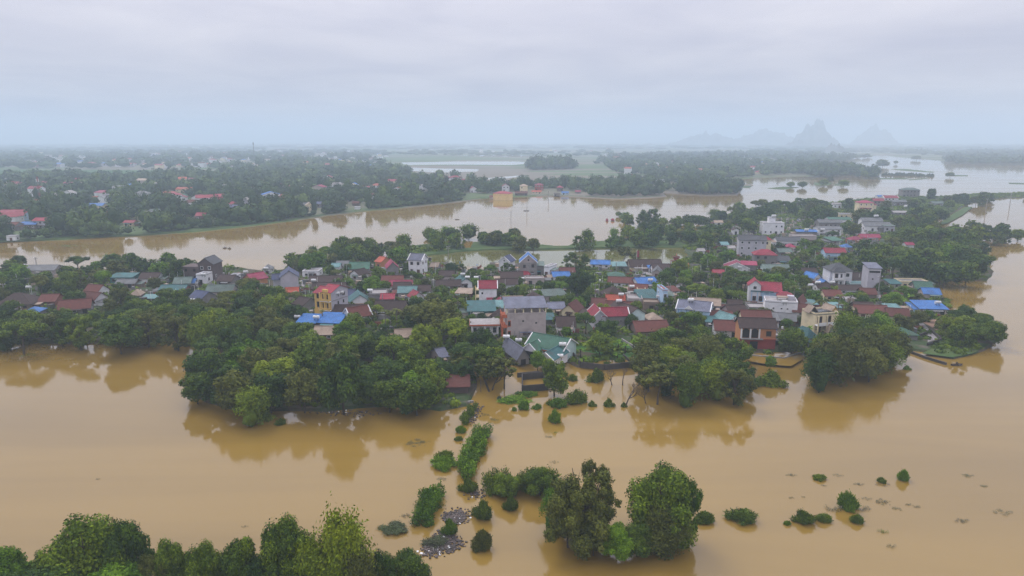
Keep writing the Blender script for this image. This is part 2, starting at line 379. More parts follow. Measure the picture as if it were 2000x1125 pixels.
# concrete lanes and yards of the village
YARDS = [('yard', [(1277, 578), (1290, 548), (1292, 540), (1330, 540), (1332, 560), (1318, 578), (1300, 586)], 'yard_concrete'),
         ('yard', [(1237, 519), (1250, 519), (1262, 530), (1275, 535), (1330, 524), (1332, 530), (1290, 541), (1262, 536)], 'yard_concrete'),
         ('lane', [(738, 560), (748, 558), (768, 590), (790, 612), (782, 616), (758, 592)], 'yard_concrete'),
         ('yard', [(585, 548), (640, 540), (660, 548), (650, 556), (590, 560)], 'yard_concrete'),
         ('lane', [(1660, 478), (1672, 455), (1690, 448), (1700, 452), (1690, 462), (1655, 484), (1640, 498), (1632, 496)], 'yard_concrete'),
         ('lane', [(1782, 620), (1790, 618), (1812, 640), (1832, 662), (1812, 668), (1812, 650)], 'yard_concrete'),
         ('yard', [(1715, 590), (1712, 572), (1735, 570), (1760, 592), (1748, 596), (1732, 580), (1722, 580), (1724, 590)], 'yard_concrete'),
         ('yard', [(998, 519), (1012, 518), (1016, 532), (1002, 530)], 'dry_earth'),
         ('garden', [(1195, 662), (1215, 660), (1255, 690), (1240, 700), (1200, 700), (1160, 690), (1110, 680), (1115, 670), (1150, 672)], 'lawn'),
         ('yard', [(735, 655), (790, 648), (800, 660), (780, 672), (720, 672)], 'dry_earth'),
         ('yard', [(1640, 580), (1700, 572), (1705, 580), (1650, 590)], 'yard_concrete'),
         ('yard', [(1800, 628), (1850, 620), (1860, 640), (1830, 645)], 'dry_earth'),
         ('grass_bank', [(1800, 690), (1850, 668), (1900, 668), (1935, 672), (1900, 690), (1860, 698)], 'grass_bank'),
         ('grass_bank', [(1830, 440), (1850, 424), (1885, 404), (1900, 404), (1880, 420), (1850, 436)], 'grass_bank'),
         ('lane', [(1555, 430), (1600, 420), (1612, 412), (1616, 414), (1604, 424), (1560, 433)], 'yard_concrete'),
         ('grass_bank', [(1395, 480), (1430, 470), (1440, 490), (1405, 500)], 'grass_bank')]
for i, (nm, pl, mt) in enumerate(YARDS):
    pp = [(at(x, y, .6).x, at(x, y, .6).y) for x, y in pl]
    tag(sheet(nm, pp, 0.604 + 0.004 * (i % 3), MATS[mt]), kind='structure')
# flooded garden pools inside the walls
for i, pl in enumerate([[(1138, 712), (1150, 706), (1180, 704), (1225, 702), (1236, 706), (1236, 712), (1180, 718)], [(1218, 699), (1238, 698), (1246, 704), (1238, 711)],
                        [(1455, 694), (1480, 690), (1560, 687), (1570, 700), (1545, 715), (1500, 712), (1465, 706)]]):
    tag(sheet('flooded_garden' + ('' if i == 0 else '.%03d' % i), rough_line([at(x, y, .6) for x, y in pl], 2, 0.5, i), 0.63, MATS['muddy_water']), kind='structure')

# limestone hills
def hill(cx_px, y_dist, width, height, seed, rough=1.0):
    c = at(cx_px, 300); s = y_dist / c.y
    cx = c.x * s
    n = 64; V = []; 
    for j in range(n):
        for i in range(n):
            u = i / (n - 1) * 2 - 1; v = j / (n - 1) * 2 - 1
            r = math.sqrt(u * u + v * v)
            base = max(0, 1 - r) ** 0.75
            nn = mnoise.fractal(Vector((u * 2.2 * rough + seed, v * 2.2 * rough, seed * .7)), 0.8, 2.1, 5)
            ridge = 1 - abs(mnoise.noise(Vector((u * 3 * rough - seed, v * 3 * rough, 3.3)))) * 1.2
            z = height * base * (0.62 * ridge + 0.38 + nn * 0.45) if r < 1 else 0
            V.append((cx + u * width / 2, y_dist + v * width * 0.35, max(z, 0) - 1))
    Q = [(j * n + i, j * n + i + 1, (j + 1) * n + i + 1, (j + 1) * n + i) for j in range(n - 1) for i in range(n - 1)]
    me = np_mesh('hill', V, Q); me.materials.append(MATS['rock'])
    return tag(link('hill', me), kind='structure')
ground_mat('rock', [(0.05, 0.07, 0.05), (0.09, 0.10, 0.09), (0.18, 0.18, 0.18)], 0.02)
hill(1590, 5300, 380, 198, 3.1, 0.9)
hill(1560, 4800, 260, 56, 8.1, 1.2)
hill(1628, 3300, 120, 50, 5.3, 1.0)
hill(1490, 6700, 900, 140, 9.7, 1.8)
hill(1380, 6800, 800, 120, 12.7, 1.6)
hill(1705, 6900, 480, 198, 14.2, 0.9)
# ------------------------------------------------------------------ vegetation meshes
def ico(sub):
    bm = bmesh.new(); bmesh.ops.create_icosphere(bm, subdivisions=sub, radius=1)
    V = np.array([v.co[:] for v in bm.verts]); T = np.array([[v.index for v in f.verts] for f in bm.faces]); bm.free()
    return V, T
ICO1, ICO2 = ico(1), ico(2)
def leaf_quads(rs, pos, nrm, size, asp=0.6):
    """one bent-free leaf quad per position, facing roughly nrm"""
    n = len(pos)
    a = rs.normal(size=(n, 3)); t = np.cross(nrm, a); t /= np.linalg.norm(t, axis=1)[:, None] + 1e-9
    b = np.cross(nrm, t)
    s = np.asarray(size).reshape(-1, 1) * rs.uniform(0.65, 1.3, (n, 1))
    V = np.stack([pos - t * s, pos - b * s * asp, pos + t * s, pos + b * s * asp], 1).reshape(-1, 3)
    return V, np.arange(n * 4).reshape(n, 4)
def unit(rs, n):
    d = rs.normal(size=(n, 3)); return d / np.linalg.norm(d, axis=1)[:, None]
def crown_mesh(kind, seed, nleaf, leaf):
    rs = np.random.RandomState(seed)
    C = []; Rr = []; core = 0.80; droop = 0
    if kind == 'round':
        for i in range(30):
            d = unit(rs, 1)[0]
            if d[2] < -0.75: d[2] = -d[2]
            q = rs.uniform(0.5, 0.86); C.append(d * [q, q, q * 0.9]); Rr.append(rs.uniform(0.15, 0.36))
        for i in range(14):
            d = unit(rs, 1)[0]; d[2] = abs(d[2]) * rs.choice([1, 1, -.5]); C.append(d * rs.uniform(.80, .96)); Rr.append(rs.uniform(0.07, 0.15))
        C.append([0, 0, 0]); Rr.append(0.5)
    elif kind == 'tall':
        for i in range(28):
            a = rs.uniform(0, 6.28); z = rs.uniform(-0.8, 0.8); q = rs.uniform(.5, .75) * math.sqrt(max(0.05, 1 - z * z * 0.9))
            C.append([q * math.cos(a), q * math.sin(a), z]); Rr.append(rs.uniform(0.16, 0.32))
        C.append([0, 0, -.2]); Rr.append(0.5); C.append([0, 0, .35]); Rr.append(0.42)
    elif kind == 'airy':
        core = 0.0
        for i in range(52):
            a = rs.uniform(0, 6.28); z = rs.uniform(-0.9, 0.85); q = rs.uniform(0.25, 1.04) * math.sqrt(max(0.1, 1 - z * z))
            C.append([q * math.cos(a), q * math.sin(a), z]); Rr.append(rs.uniform(0.07, 0.22))
    elif kind == 'spread':
        core = 0.55
        for i in range(22):
            a = rs.uniform(0, 6.28); q = rs.uniform(0.1, 0.85); z = 0.35 - 0.5 * q * q + rs.uniform(-0.25, 0.15)
            C.append([q * math.cos(a), q * math.sin(a), z]); Rr.append(rs.uniform(0.17, 0.32))
    elif kind == 'bush':
        for i in range(24):
            a = rs.uniform(0, 6.28); q = rs.uniform(0.05, 0.85); z = rs.uniform(0.0, 0.8) * (1 - q * q * 0.9)
            C.append([q * math.cos(a), q * math.sin(a) * rs.uniform(.6, 1), z]); Rr.append(rs.uniform(0.10, 0.26))
        C.append([0, 0, .15]); Rr.append(0.42)
    elif kind == 'hedge':     # long row of growth along x, length 2, half width .3
        for i in range(60):
            x = rs.uniform(-1, 1); C.append([x, rs.uniform(-.2, .2), rs.uniform(0.02, 0.3)]); Rr.append(rs.uniform(0.05, 0.14))
    elif kind == 'mat':
        core = 0.0
        for i in range(22):
            a = rs.uniform(0, 6.28); q = rs.uniform(0.0, 1.0) ; C.append([q * math.cos(a), q * math.sin(a), 0.0]); Rr.append(rs.uniform(0.06, 0.26))
    if kind == 'bamboo':
        V = []; Q = []; tn = []; k = 0
        nb = 46
        per = nleaf // nb
        for i in range(nb):
            a = rs.uniform(0, 6.28); out = rs.uniform(0.25, 1.0); top = rs.uniform(0.5, 1.0) - 0.45 * out ** 2; tt = rs.uniform(0, 1); r0 = rs.uniform(0, .45)
            t = rs.uniform(0.02, 1.0, per) ** 0.75
            x = r0 * (1 - t) + out * t ** 1.35; z = -1 + (1 + top) * np.sin(t * (1.6 + .9 * out)) 
            wid = 0.07 + 0.13 * np.sin(t * 3.0).clip(0.1, 1)
            pos = np.stack([x * math.cos(a), x * math.sin(a), z], 1) + rs.normal(size=(per, 3)) * wid[:, None]
            pos[:, 2] = np.maximum(pos[:, 2] - rs.uniform(0, 0.12, per), -1.02)
            nr = unit(rs, per) * 0.8 + np.array([math.cos(a) * .6, math.sin(a) * .6, 0.7]); nr /= np.linalg.norm(nr, axis=1)[:, None]
            v, q = leaf_quads(rs, pos, nr, np.full(per, leaf), 0.42)
            V.append(v); Q.append(q + k); k += len(v); tn.append(np.repeat(0.25 + 0.5 * tt + rs.uniform(-.2, .2, per), 4))
        for i in range(9):
            a = rs.uniform(0, 6.28); q0 = rs.uniform(0.1, 0.42)
            c = ICO1[0] * rs.uniform(.85, 1.15, (len(ICO1[0]), 1)) * [0.3, 0.3, 0.38] + [q0 * math.cos(a), q0 * math.sin(a), rs.uniform(-.75, .1)]
            V.append(c); tn.append(np.full(len(c), .3)); Q.append(None)
        T = []; kk = k
        for v in V[-9:]: T.append(ICO1[1] + kk); kk += len(v)
        Q = [q for q in Q if q is not None]
        return np_mesh(kind, np.concatenate(V), np.concatenate(Q), np.concatenate(T), np.concatenate(tn))
    C = np.array(C, float); Rr = np.array(Rr)
    wgt = Rr ** 2; cnt = (nleaf * 1.5 * wgt / wgt.sum()).astype(int)
    V = []; Q = []; T = []; tn = []; k = 0
    for i in range(len(C)):
        n = cnt[i]; d = unit(rs, n)
        pos = C[i] + d * Rr[i] * (rs.uniform(0.72 if kind != 'airy' else 0.3, 1.12, (n, 1)) + np.abs(rs.normal(size=(n, 1))) * (.32 if kind in ('bush', 'hedge') else .13))
        keep = np.ones(n, bool)
        for j in range(len(C)):
            if j != i: keep &= np.linalg.norm(pos - C[j], axis=1) > Rr[j] * 0.78
        if kind in ('bush', 'hedge', 'mat'): keep &= pos[:, 2] > -0.03
        pos = pos[keep]; d = d[keep]; n = len(pos)
        if n == 0: continue
        if kind == 'mat': pos[:, 2] = np.abs(pos[:, 2]) * 2.0
        nr = d * 0.9 + unit(rs, n) * 0.75 + [0, 0, 0.35]; nr /= np.linalg.norm(nr, axis=1)[:, None]
        if kind in ('bush', 'hedge'):
            pos[:, 2] += np.abs(rs.normal(size=n)) * (.10 if kind == 'bush' else .035)
            nr[:, 2] *= 0.35; nr /= np.linalg.norm(nr, axis=1)[:, None]
        v, q = leaf_quads(rs, pos, nr, np.full(n, leaf), .42 if kind in ('bush', 'hedge') else .6)
        V.append(v); Q.append(q + k); k += len(v)
        tn.append(np.repeat(0.5 + rs.uniform(-.26, .26) + rs.uniform(-.34, .34, n), 4))
    if kind in ('bush', 'hedge'):       # stems and shoots standing clear of the mass
        core = 0.62; n = min(700, nleaf // 6)
        j = rs.randint(0, len(C), n); d = unit(rs, n); d[:, 2] = np.abs(d[:, 2]) + .25; sc = 1 if kind == 'bush' else .45
        b0 = C[j] + d * Rr[j][:, None] * .9; b1 = b0 + d * rs.uniform(.05, .26, (n, 1)) * sc; sd_ = np.cross(d, unit(rs, n)) * .012 * sc
        keep = b0[:, 2] > 0; b0, b1, sd_ = b0[keep], b1[keep], sd_[keep]; n = len(b0)
        v = np.stack([b0 - sd_, b0 + sd_, b1 + sd_ * 2.5, b1 - sd_ * 2.5], 1).reshape(-1, 3)
        V.append(v); Q.append(np.arange(n * 4).reshape(n, 4) + k); k += len(v); tn.append(np.repeat(rs.uniform(.3, 1, n), 4))
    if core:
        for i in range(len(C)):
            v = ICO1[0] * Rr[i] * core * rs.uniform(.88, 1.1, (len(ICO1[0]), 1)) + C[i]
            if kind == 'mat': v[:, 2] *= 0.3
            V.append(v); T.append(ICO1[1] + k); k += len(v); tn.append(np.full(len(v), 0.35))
    return np_mesh(kind, np.concatenate(V), np.concatenate(Q), np.concatenate(T) if T else None, np.concatenate(tn))

def tube(V, Q, a, b, r0, r1, n=5):
    a = Vector(a); b = Vector(b); t = (b - a).normalized(); u = t.orthogonal().normalized(); w_ = t.cross(u)
    k = len(V)
    for p, r in ((a, r0), (b, r1)):
        for i in range(n):
            g = 6.2832 * i / n; V.append(p + u * r * math.cos(g) + w_ * r * math.sin(g))
    for i in range(n): Q.append((k + i, k + (i + 1) % n, k + n + (i + 1) % n, k + n + i))
def trunk_mesh(seed, spread=0.5, r=0.03):
    """unit trunk: height 1 with limbs reaching into the crown"""
    g = random.Random(seed); V = []; Q = []
    p = Vector((0, 0, -0.05)); segs = []
    top = Vector((g.uniform(-.05, .05), g.uniform(-.05, .05), 0.55))
    tube(V, Q, p, top, r * 1.5, r * 1.0, 6)
    for i in range(5):
        a = 6.28 * i / 5 + g.uniform(-.4, .4); e = top + Vector((math.cos(a) * spread * g.uniform(.4, .9), math.sin(a) * spread * g.uniform(.4, .9), g.uniform(.25, .6)))
        tube(V, Q, top, e, r * .7, r * .25, 4)
        for k in range(2):
            m_ = top.lerp(e, 0.6); tube(V, Q, m_, m_ + Vector((g.uniform(-.25, .25), g.uniform(-.25, .25), g.uniform(.1, .3))), r * .35, r * .1, 3)
    return np_mesh('trunk', [v[:] for v in V], Q)
def bare_mesh(seed, lean=0.0, depth=5, leafy=False):
    g = random.Random(seed); V = []; Q = []
    def grow(p, d, l, r, k):
        e = p + d * l
        tube(V, Q, p, e, r, r * .68, 5 if k > 2 else 3)
        if k == 0: return
        for i in range(g.choice((2, 3)) if k > 1 else 3):
            a = Vector((g.uniform(-1, 1), g.uniform(-1, 1), g.uniform(-.25, .9)))
            nd = (d * 0.8 + a * 0.75 + Vector((lean * .2, 0, 0))).normalized()
            grow(e, nd, l * g.uniform(.62, .85), r * .62, k - 1)
    grow(Vector((0, 0, -.05)), Vector((lean, 0, 1)).normalized(), 0.27, 0.028, depth)
    return np_mesh('branches', [v[:] for v in V], Q)
def frond_mesh(seed, n=13, kind='palm'):
    rs = np.random.RandomState(seed); V = []; Q = []; tn = []
    for i in range(n):
        a = 6.283 * i / n + rs.uniform(-.25, .25); el = rs.uniform(0.2, 1.15); ln = rs.uniform(.75, 1.05)
        prev = None; segs = 7
        for s in range(segs + 1):
            t = s / segs
            x = ln * t * math.cos(el) ; z = ln * (math.sin(el) * t - (0.75 if kind == 'palm' else 0.5) * t * t)
            wd = (0.13 if kind == 'palm' else 0.15) * math.sin(min(3.1, 0.35 + t * 2.7))
            c = np.array([x * math.cos(a), x * math.sin(a), z]); sd_ = np.array([-math.sin(a), math.cos(a), 0]) * wd
            lf = c + sd_ + [0, 0, -wd * .6]; rt = c - sd_ + [0, 0, -wd * .6]
            V += [lf, c, rt]; tn += [rs.uniform(.2, .8)] * 3
            k = len(V) - 3
            if s: Q += [(k - 3, k - 2, k + 1, k), (k - 2, k - 1, k + 2, k + 1)]
    return np_mesh('fronds', np.array(V), Q, None, tn)

CROWN = {}
for kd, cfg in {'round': ((14000, .043, 4), (4200, .062, 4), (1200, .115, 4)), 'tall': ((13000, .043, 2), (4000, .062, 3), (1100, .115, 2)),
                'airy': ((15000, .034, 2), (4200, .055, 3), (1300, .10, 2)), 'spread': ((6000, .045, 2), (3600, .060, 3), (1200, .10, 2)),
                'bamboo': ((9000, .055, 3), (4200, .075, 3), (1200, .13, 2)), 'bush': ((5200, .055, 4), (2200, .085, 4), (500, .2, 2)),
                'hedge': ((7000, .028, 3), (3000, .04, 2), (900, .06, 1)), 'mat': ((900, .04, 4), (600, .05, 4), (300, .09, 2))}.items():
    for lod, (nl, ls, nv) in enumerate(cfg):
        CROWN[kd, lod] = [crown_mesh(kd, 100 * lod + 7 * i + len(kd), nl, ls) for i in range(nv)]
TRUNKS = [trunk_mesh(i) for i in range(4)]; PALE = [trunk_mesh(10 + i, .35, .016) for i in range(2)]
BARE = [bare_mesh(3, 0.0), bare_mesh(5, 0.35), bare_mesh(9, -0.3)]
FROND = [frond_mesh(1), frond_mesh(2), frond_mesh(3, 9, 'banana'), frond_mesh(4, 8, 'banana')]

TREES = []       # records for labels: (root, point, radius, height, words)
TONE = {'leaf_dark': 'dark green', 'leaf_mid': 'green', 'leaf_light': 'yellow-green', 'leaf_olive': 'grey-green', 'leaf_bush': 'bright green', 'leaf_weed': 'dull green'}
NAMES = {'round': ('broadleaf_tree', 'broadleaf tree'), 'tall': ('upright_tree', 'upright tree'), 'airy': ('feathery_tree', 'thin-leaved tree'),
         'spread': ('spreading_tree', 'spreading tree'), 'bamboo': ('bamboo_clump', 'bamboo clump')}
SHAPE = {'round': 'round-topped', 'tall': 'narrow upright', 'airy': 'open-crowned', 'spread': 'flat-topped', 'bamboo': 'arching'}
def lod_of(p):
    d = (Vector(p) - cam.location).length
    return 0 if d < 150 else (1 if d < 330 else 2)
def add_tree(kind, p, r, h, mat, label=None, group=None, rz=None, trunk=True, base=None):
    """p = foot of the tree, r = crown radius, h = total height"""
    nm, cat = NAMES[kind]
    if kind == 'round' and r < 3.7: nm, cat = 'small_broadleaf_tree', 'garden tree'  # every small broadleaf tree, in woods and water as well as gardens
    root = link(nm, None, None, p); root.empty_display_size = 1
    root.rotation_euler.z = R.uniform(0, 6.28)
    lod = lod_of(p)
    me = R.choice(CROWN[kind, lod])
    rz = rz or (h * 0.485 if kind != 'bamboo' else h * 0.5)
    if kind == 'spread': rz = h * 0.34
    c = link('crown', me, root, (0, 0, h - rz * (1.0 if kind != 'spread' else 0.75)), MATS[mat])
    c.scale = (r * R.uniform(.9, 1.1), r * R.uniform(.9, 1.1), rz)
    if trunk and kind != 'bamboo':
        t = link('trunk', R.choice(TRUNKS), root, None, MATS['bark']); t.scale = (r * 1.05 + .1, r * 1.05 + .1, h * .85) if kind != 'spread' else (r * 1.3, r * 1.3, h * .85)
        if kind == 'airy' and lod < 2:
            br = link('branches', BARE[0], root, None, MATS['bark']); br.scale = (h * .85, h * .85, h * .85)
    elif kind == 'bamboo':
        t = link('stem', PALE[0], root, None, MATS['bark_pale']); t.scale = (r * .6, r * .6, h * .7)
    tag(root, label, cat if kind != 'bamboo' else 'bamboo', group)
    TREES.append([root, Vector(p), r, h, kind, mat, label])
    return root
def crown_at(px, py, rpx, kind, mat, h=None, label=None, group=None, hr=1.9, z=0.3, k=0.56):
    """tree whose crown centre shows at (px, py) with a crown radius of rpx"""
    zc = 6.0
    for _ in range(4):
        p = at(px, py, zc); r = rpx * mpp(p); hh = h or r * hr; zc = hh * k
    return add_tree(kind, (p.x, p.y, z), r, hh, mat, label, group)
OCC = []        # (x, y, radius) of what already stands
RECTS = []      # visible house fronts in pixels: x0, y0, x1, y1, depth
def fill(poly, kinds, mats, rr, hr, sp, group, place, seed, n=4000, cap=999, slack=0.35):
    g = random.Random(seed); xs = [p[0] for p in poly]; ys = [p[1] for p in poly]; out = 0
    for _ in range(n):
        if out >= cap: break
        px, py = g.uniform(min(xs), max(xs)), g.uniform(min(ys), max(ys))
        if not inpoly(px, py, poly): continue
        r = g.uniform(*rr); h = r * g.uniform(*hr)
        p = at(px, py, h * 0.56)
        ok = True
        for (ox, oy, orad) in OCC:
            if (ox - p.x) ** 2 + (oy - p.y) ** 2 < ((r + orad) * sp) ** 2: ok = False; break
        if not ok: continue
        _, _, dep = pix((p.x, p.y, h * .6)); rp = r / dep * F
        x0, x1 = px - rp * .85, px + rp * .85; y0, y1 = py - rp * .8, py + rp * 1.1
        for (a, b, c, d, dd) in RECTS:
            if dd > dep - 2:
                d = b + .52 * (d - b)
                ox_ = min(x1, c) - max(x0, a); oy_ = min(y1, d) - max(y0, b)
                if ox_ > 0 and oy_ > 0 and ox_ * oy_ > slack * 0.35 * (c - a) * (d - b): ok = False; break
        if not ok: continue
        OCC.append((p.x, p.y, r)); out += 1
        kd = g.choice(kinds); mt = g.choice(mats)
        t = add_tree(kd, (p.x, p.y, 0.3), r, h, mt, None, group)
        t['place'] = place
    return out
# ------------------------------------------------------------------ houses
CUBE = None
def cube():
    global CUBE
    if CUBE is None:
        bm = bmesh.new(); bmesh.ops.create_cube(bm, size=1); CUBE = bpy.data.meshes.new('block'); bm.to_mesh(CUBE); bm.free()
    return CUBE
def block(parent, name, c, s, mat, rz=0, rx=0):
    """box part: c centre of its underside, s size"""
    o = link(name, cube(), parent, (c[0], c[1], c[2] + s[2] / 2), MATS[mat]); o.scale = s
    if rz or rx: o.rotation_euler = (rx, 0, rz)
    return o
def poly_mesh(name, V, Fs):
    me = bpy.data.meshes.new(name); me.from_pydata(V, [], Fs); me.update(); return me
PAL = {'R': ('roof_red', (0.31, 0.026, 0.050), 6), 'M': ('roof_magenta', (0.30, 0.028, 0.075), 6), 'O': ('roof_orange', (0.42, 0.075, 0.035), 6),
       'T': ('roof_old_tile', (0.058, 0.036, 0.032), 0), 'S': ('roof_red_tile', (0.135, 0.045, 0.035), 0), 'G': ('roof_green', (0.055, 0.15, 0.10), 6),
       'C': ('roof_teal', (0.050, 0.150, 0.155), 6), 'A': ('roof_pale_teal', (0.15, 0.29, 0.29), 6), 'B': ('roof_blue', (0.055, 0.19, 0.50), 6),
       'N': ('roof_navy', (0.060, 0.075, 0.15), 6), 'L': ('roof_slate_lilac', (0.17, 0.18, 0.24), 6), 'Y': ('roof_grey', (0.16, 0.165, 0.17), 3),
       'F': ('roof_sand', (0.36, 0.27, 0.20), 3), 'J': ('roof_green_grey', (0.13, 0.18, 0.155), 6), 'K': ('roof_dark', (0.075, 0.08, 0.09), 3),
       'W': ('roof_concrete', (0.33, 0.31, 0.30), 0)}
for k_, (nm_, c_, rib_) in PAL.items():
    surf(nm_, c_, 0.65 if rib_ else 0.9, 0.34, 0.42 if rib_ else 1.2, dirt=(*[x * 0.38 + y_ for x, y_ in zip(c_, (.045, .035, .028))], 0.85), rib=rib_, rand=.18)
WAL = {'w': ('wall_white', (0.84, 0.83, 0.85)), 'g': ('wall_grey', (0.24, 0.225, 0.22)), 'p': ('wall_pink_grey', (0.50, 0.42, 0.40)), 'l': ('wall_lilac', (0.52, 0.50, 0.55)),
       'y': ('wall_yellow', (0.86, 0.56, 0.17)), 'z': ('wall_pale_yellow', (0.95, 0.70, 0.30)), 'c': ('wall_cream', (0.85, 0.72, 0.47)), 'o': ('wall_orange', (0.60, 0.27, 0.12)), 'r': ('wall_red_brick', (0.25, 0.085, 0.06)),
       'b': ('wall_pale_blue', (0.48, 0.66, 0.85)), 'm': ('wall_mint', (0.60, 0.76, 0.74)), 't': ('wall_teal', (0.05, 0.17, 0.17)), 'k': ('wall_dark_brick', (0.13, 0.095, 0.09)),
       'e': ('wall_earth', (0.22, 0.16, 0.125)), 'n': ('wall_turquoise', (0.16, 0.52, 0.42)), 'v': ('wall_red', (0.38, 0.06, 0.05))}
for k_, (nm_, c_) in WAL.items(): surf(nm_, c_, 0.9, 0.14, 0.5, dirt=(*[x * 0.5 for x in c_], 0.6), rand=.08)
surf('glass_dark', (0.018, 0.022, 0.028), 0.25, 0.2, 2, spec=0.6)
surf('trim_white', (0.86, 0.85, 0.84), 0.8, 0.1, 1); surf('wood_brown', (0.12, 0.05, 0.03), 0.7, 0.2, 3)
surf('steel', (0.75, 0.76, 0.78), 0.22, 0.05, 1, metal=0.85, rand=.03); surf('trim_orange', (0.55, 0.14, 0.06), 0.8, 0.15, 1); surf('opening', (0.02, 0.018, 0.018), 0.9)
surf('concrete', (0.30, 0.285, 0.27), 0.9, 0.2, 0.8, dirt=(0.10, 0.09, 0.08, .7)); surf('dark_stone', (0.07, 0.062, 0.058), 0.95, 0.3, 1.0)
surf('blue_tarp', (0.05, 0.16, 0.50), 0.5, 0.2, 1); surf('pink_tarp', (0.55, 0.16, 0.24), 0.6, 0.2, 1); surf('white_paint', (0.75, 0.75, 0.74), 0.6, 0.06, 1)
def frame_mesh():
    V = []; Fs = []
    def bx(x0, x1, z0, z1):
        k = len(V)
        for y in (0, -.08):
            V.extend([(x0, y, z0), (x1, y, z0), (x1, y, z1), (x0, y, z1)])
        Fs.extend([(k, k + 1, k + 2, k + 3), (k + 7, k + 6, k + 5, k + 4), (k, k + 4, k + 5, k + 1), (k + 1, k + 5, k + 6, k + 2), (k + 2, k + 6, k + 7, k + 3), (k + 3, k + 7, k + 4, k)])
    bx(-.5, .5, -.5, -.4); bx(-.5, .5, .4, .5); bx(-.5, -.4, -.4, .4); bx(.4, .5, -.4, .4)
    return poly_mesh('window', V, Fs)
FRAME = frame_mesh()
PANE = poly_mesh('pane', [(-.4, -.03, -.4), (.4, -.03, -.4), (.4, -.03, .4), (-.4, -.03, .4)], [(0, 1, 2, 3)])
def window(root, x, y, z, face, w_=1.2, h_=1.4, mat='trim_white'):
    """face: rotation about z of the outward -y direction"""
    o = link('window', FRAME, root, (x, y, z), MATS[mat]); o.rotation_euler = (0, 0, face); o.scale = (w_, 1, h_)
    link('pane', PANE, o, None, MATS['glass_dark'])
    return o
def door(root, x, y, z, face, w_=1.3, h_=2.2, mat='wood_brown'):
    o = block(root, 'door', (x, y, z), (w_, .08, h_), mat, face); return o
def wall_mesh(w, d, h, rt, rh):
    a, b = w / 2, d / 2
    V = [(-a, -b, 0), (a, -b, 0), (a, b, 0), (-a, b, 0), (-a, -b, h), (a, -b, h), (a, b, h), (-a, b, h)]
    if rt == 'gx':
        V += [(-a, 0, h + rh), (a, 0, h + rh)]
        Fs = [(0, 1, 5, 4), (1, 2, 6, 9, 5), (2, 3, 7, 6), (3, 0, 4, 8, 7), (4, 5, 9, 8), (6, 7, 8, 9)]
    elif rt == 'gy':
        V += [(0, -b, h + rh), (0, b, h + rh)]
        Fs = [(0, 1, 5, 8, 4), (1, 2, 6, 5), (2, 3, 7, 9, 6), (3, 0, 4, 7), (5, 6, 9, 8), (7, 4, 8, 9)]
    elif rt == 'sh':
        V[6] = (a, b, h + rh); V[7] = (-a, b, h + rh)
        Fs = [(0, 1, 5, 4), (1, 2, 6, 5), (2, 3, 7, 6), (3, 0, 4, 7), (4, 5, 6, 7)]
    else:
        Fs = [(0, 1, 5, 4), (1, 2, 6, 5), (2, 3, 7, 6), (3, 0, 4, 7), (4, 5, 6, 7)]
    return poly_mesh('wall', V, Fs)
def roof_mesh(w, d, rt, rh, ov=0.45, th=0.12):
    """roof shell above the wall head (z = 0 there)"""
    a, b = w / 2 + ov, d / 2 + ov
    if rt == 'gx':
        dz = rh * ov / (d / 2); top = [(-a, -b, -dz), (a, -b, -dz), (a, 0, rh), (-a, 0, rh), (a, b, -dz), (-a, b, -dz)]; F_ = [(0, 1, 2, 3), (3, 2, 4, 5)]; rim = [0, 1, 2, 4, 5, 3]
    elif rt == 'gy':
        dz = rh * ov / (w / 2); top = [(-a, -b, -dz), (0, -b, rh), (0, b, rh), (-a, b, -dz), (a, -b, -dz), (a, b, -dz)]; F_ = [(0, 1, 2, 3), (1, 4, 5, 2)]; rim = [0, 1, 4, 5, 2, 3]
    elif rt == 'hip':
        k = min(a, b) * 0.92; dz = rh * ov / min(w, d) * 2 * .5
        if a >= b: r0, r1 = (-(a - k), 0, rh), (a - k, 0, rh)
        else: r0, r1 = (0, -(b - k), rh), (0, b - k, rh)
        top = [(-a, -b, -dz), (a, -b, -dz), (a, b, -dz), (-a, b, -dz), r0, r1]
        F_ = [(0, 1, 5, 4), (1, 2, 5), (2, 3, 4, 5), (3, 0, 4)] if a >= b else [(0, 1, 4), (1, 2, 5, 4), (2, 3, 5), (3, 0, 4, 5)]
        rim = [0, 1, 2, 3]
    elif rt in ('sh', 'cp'):
        top = [(-a, -b, -rh * ov / d), (a, -b, -rh * ov / d), (a, b, rh + rh * ov / d), (-a, b, rh + rh * ov / d)]; F_ = [(0, 1, 2, 3)]; rim = [0, 1, 2, 3]
    else:
        a -= ov - .1; b -= ov - .1; top = [(-a, -b, .1), (a, -b, .1), (a, b, .1), (-a, b, .1)]; F_ = [(0, 1, 2, 3)]; rim = [0, 1, 2, 3]
    n = len(top); V = [(x, y, z + th + .02) for x, y, z in top] + [(x, y, z + .02) for x, y, z in top]
    Fs = list(F_) + [tuple(i + n for i in reversed(f)) for f in F_]
    for i in range(len(rim)):
        p, q = rim[i], rim[(i + 1) % len(rim)]; Fs.append((p, p + n, q + n, q))
    return poly_mesh('roof', V, Fs)
HOUSES = []      # (root, world point, short phrase)
GH = random.Random(5)
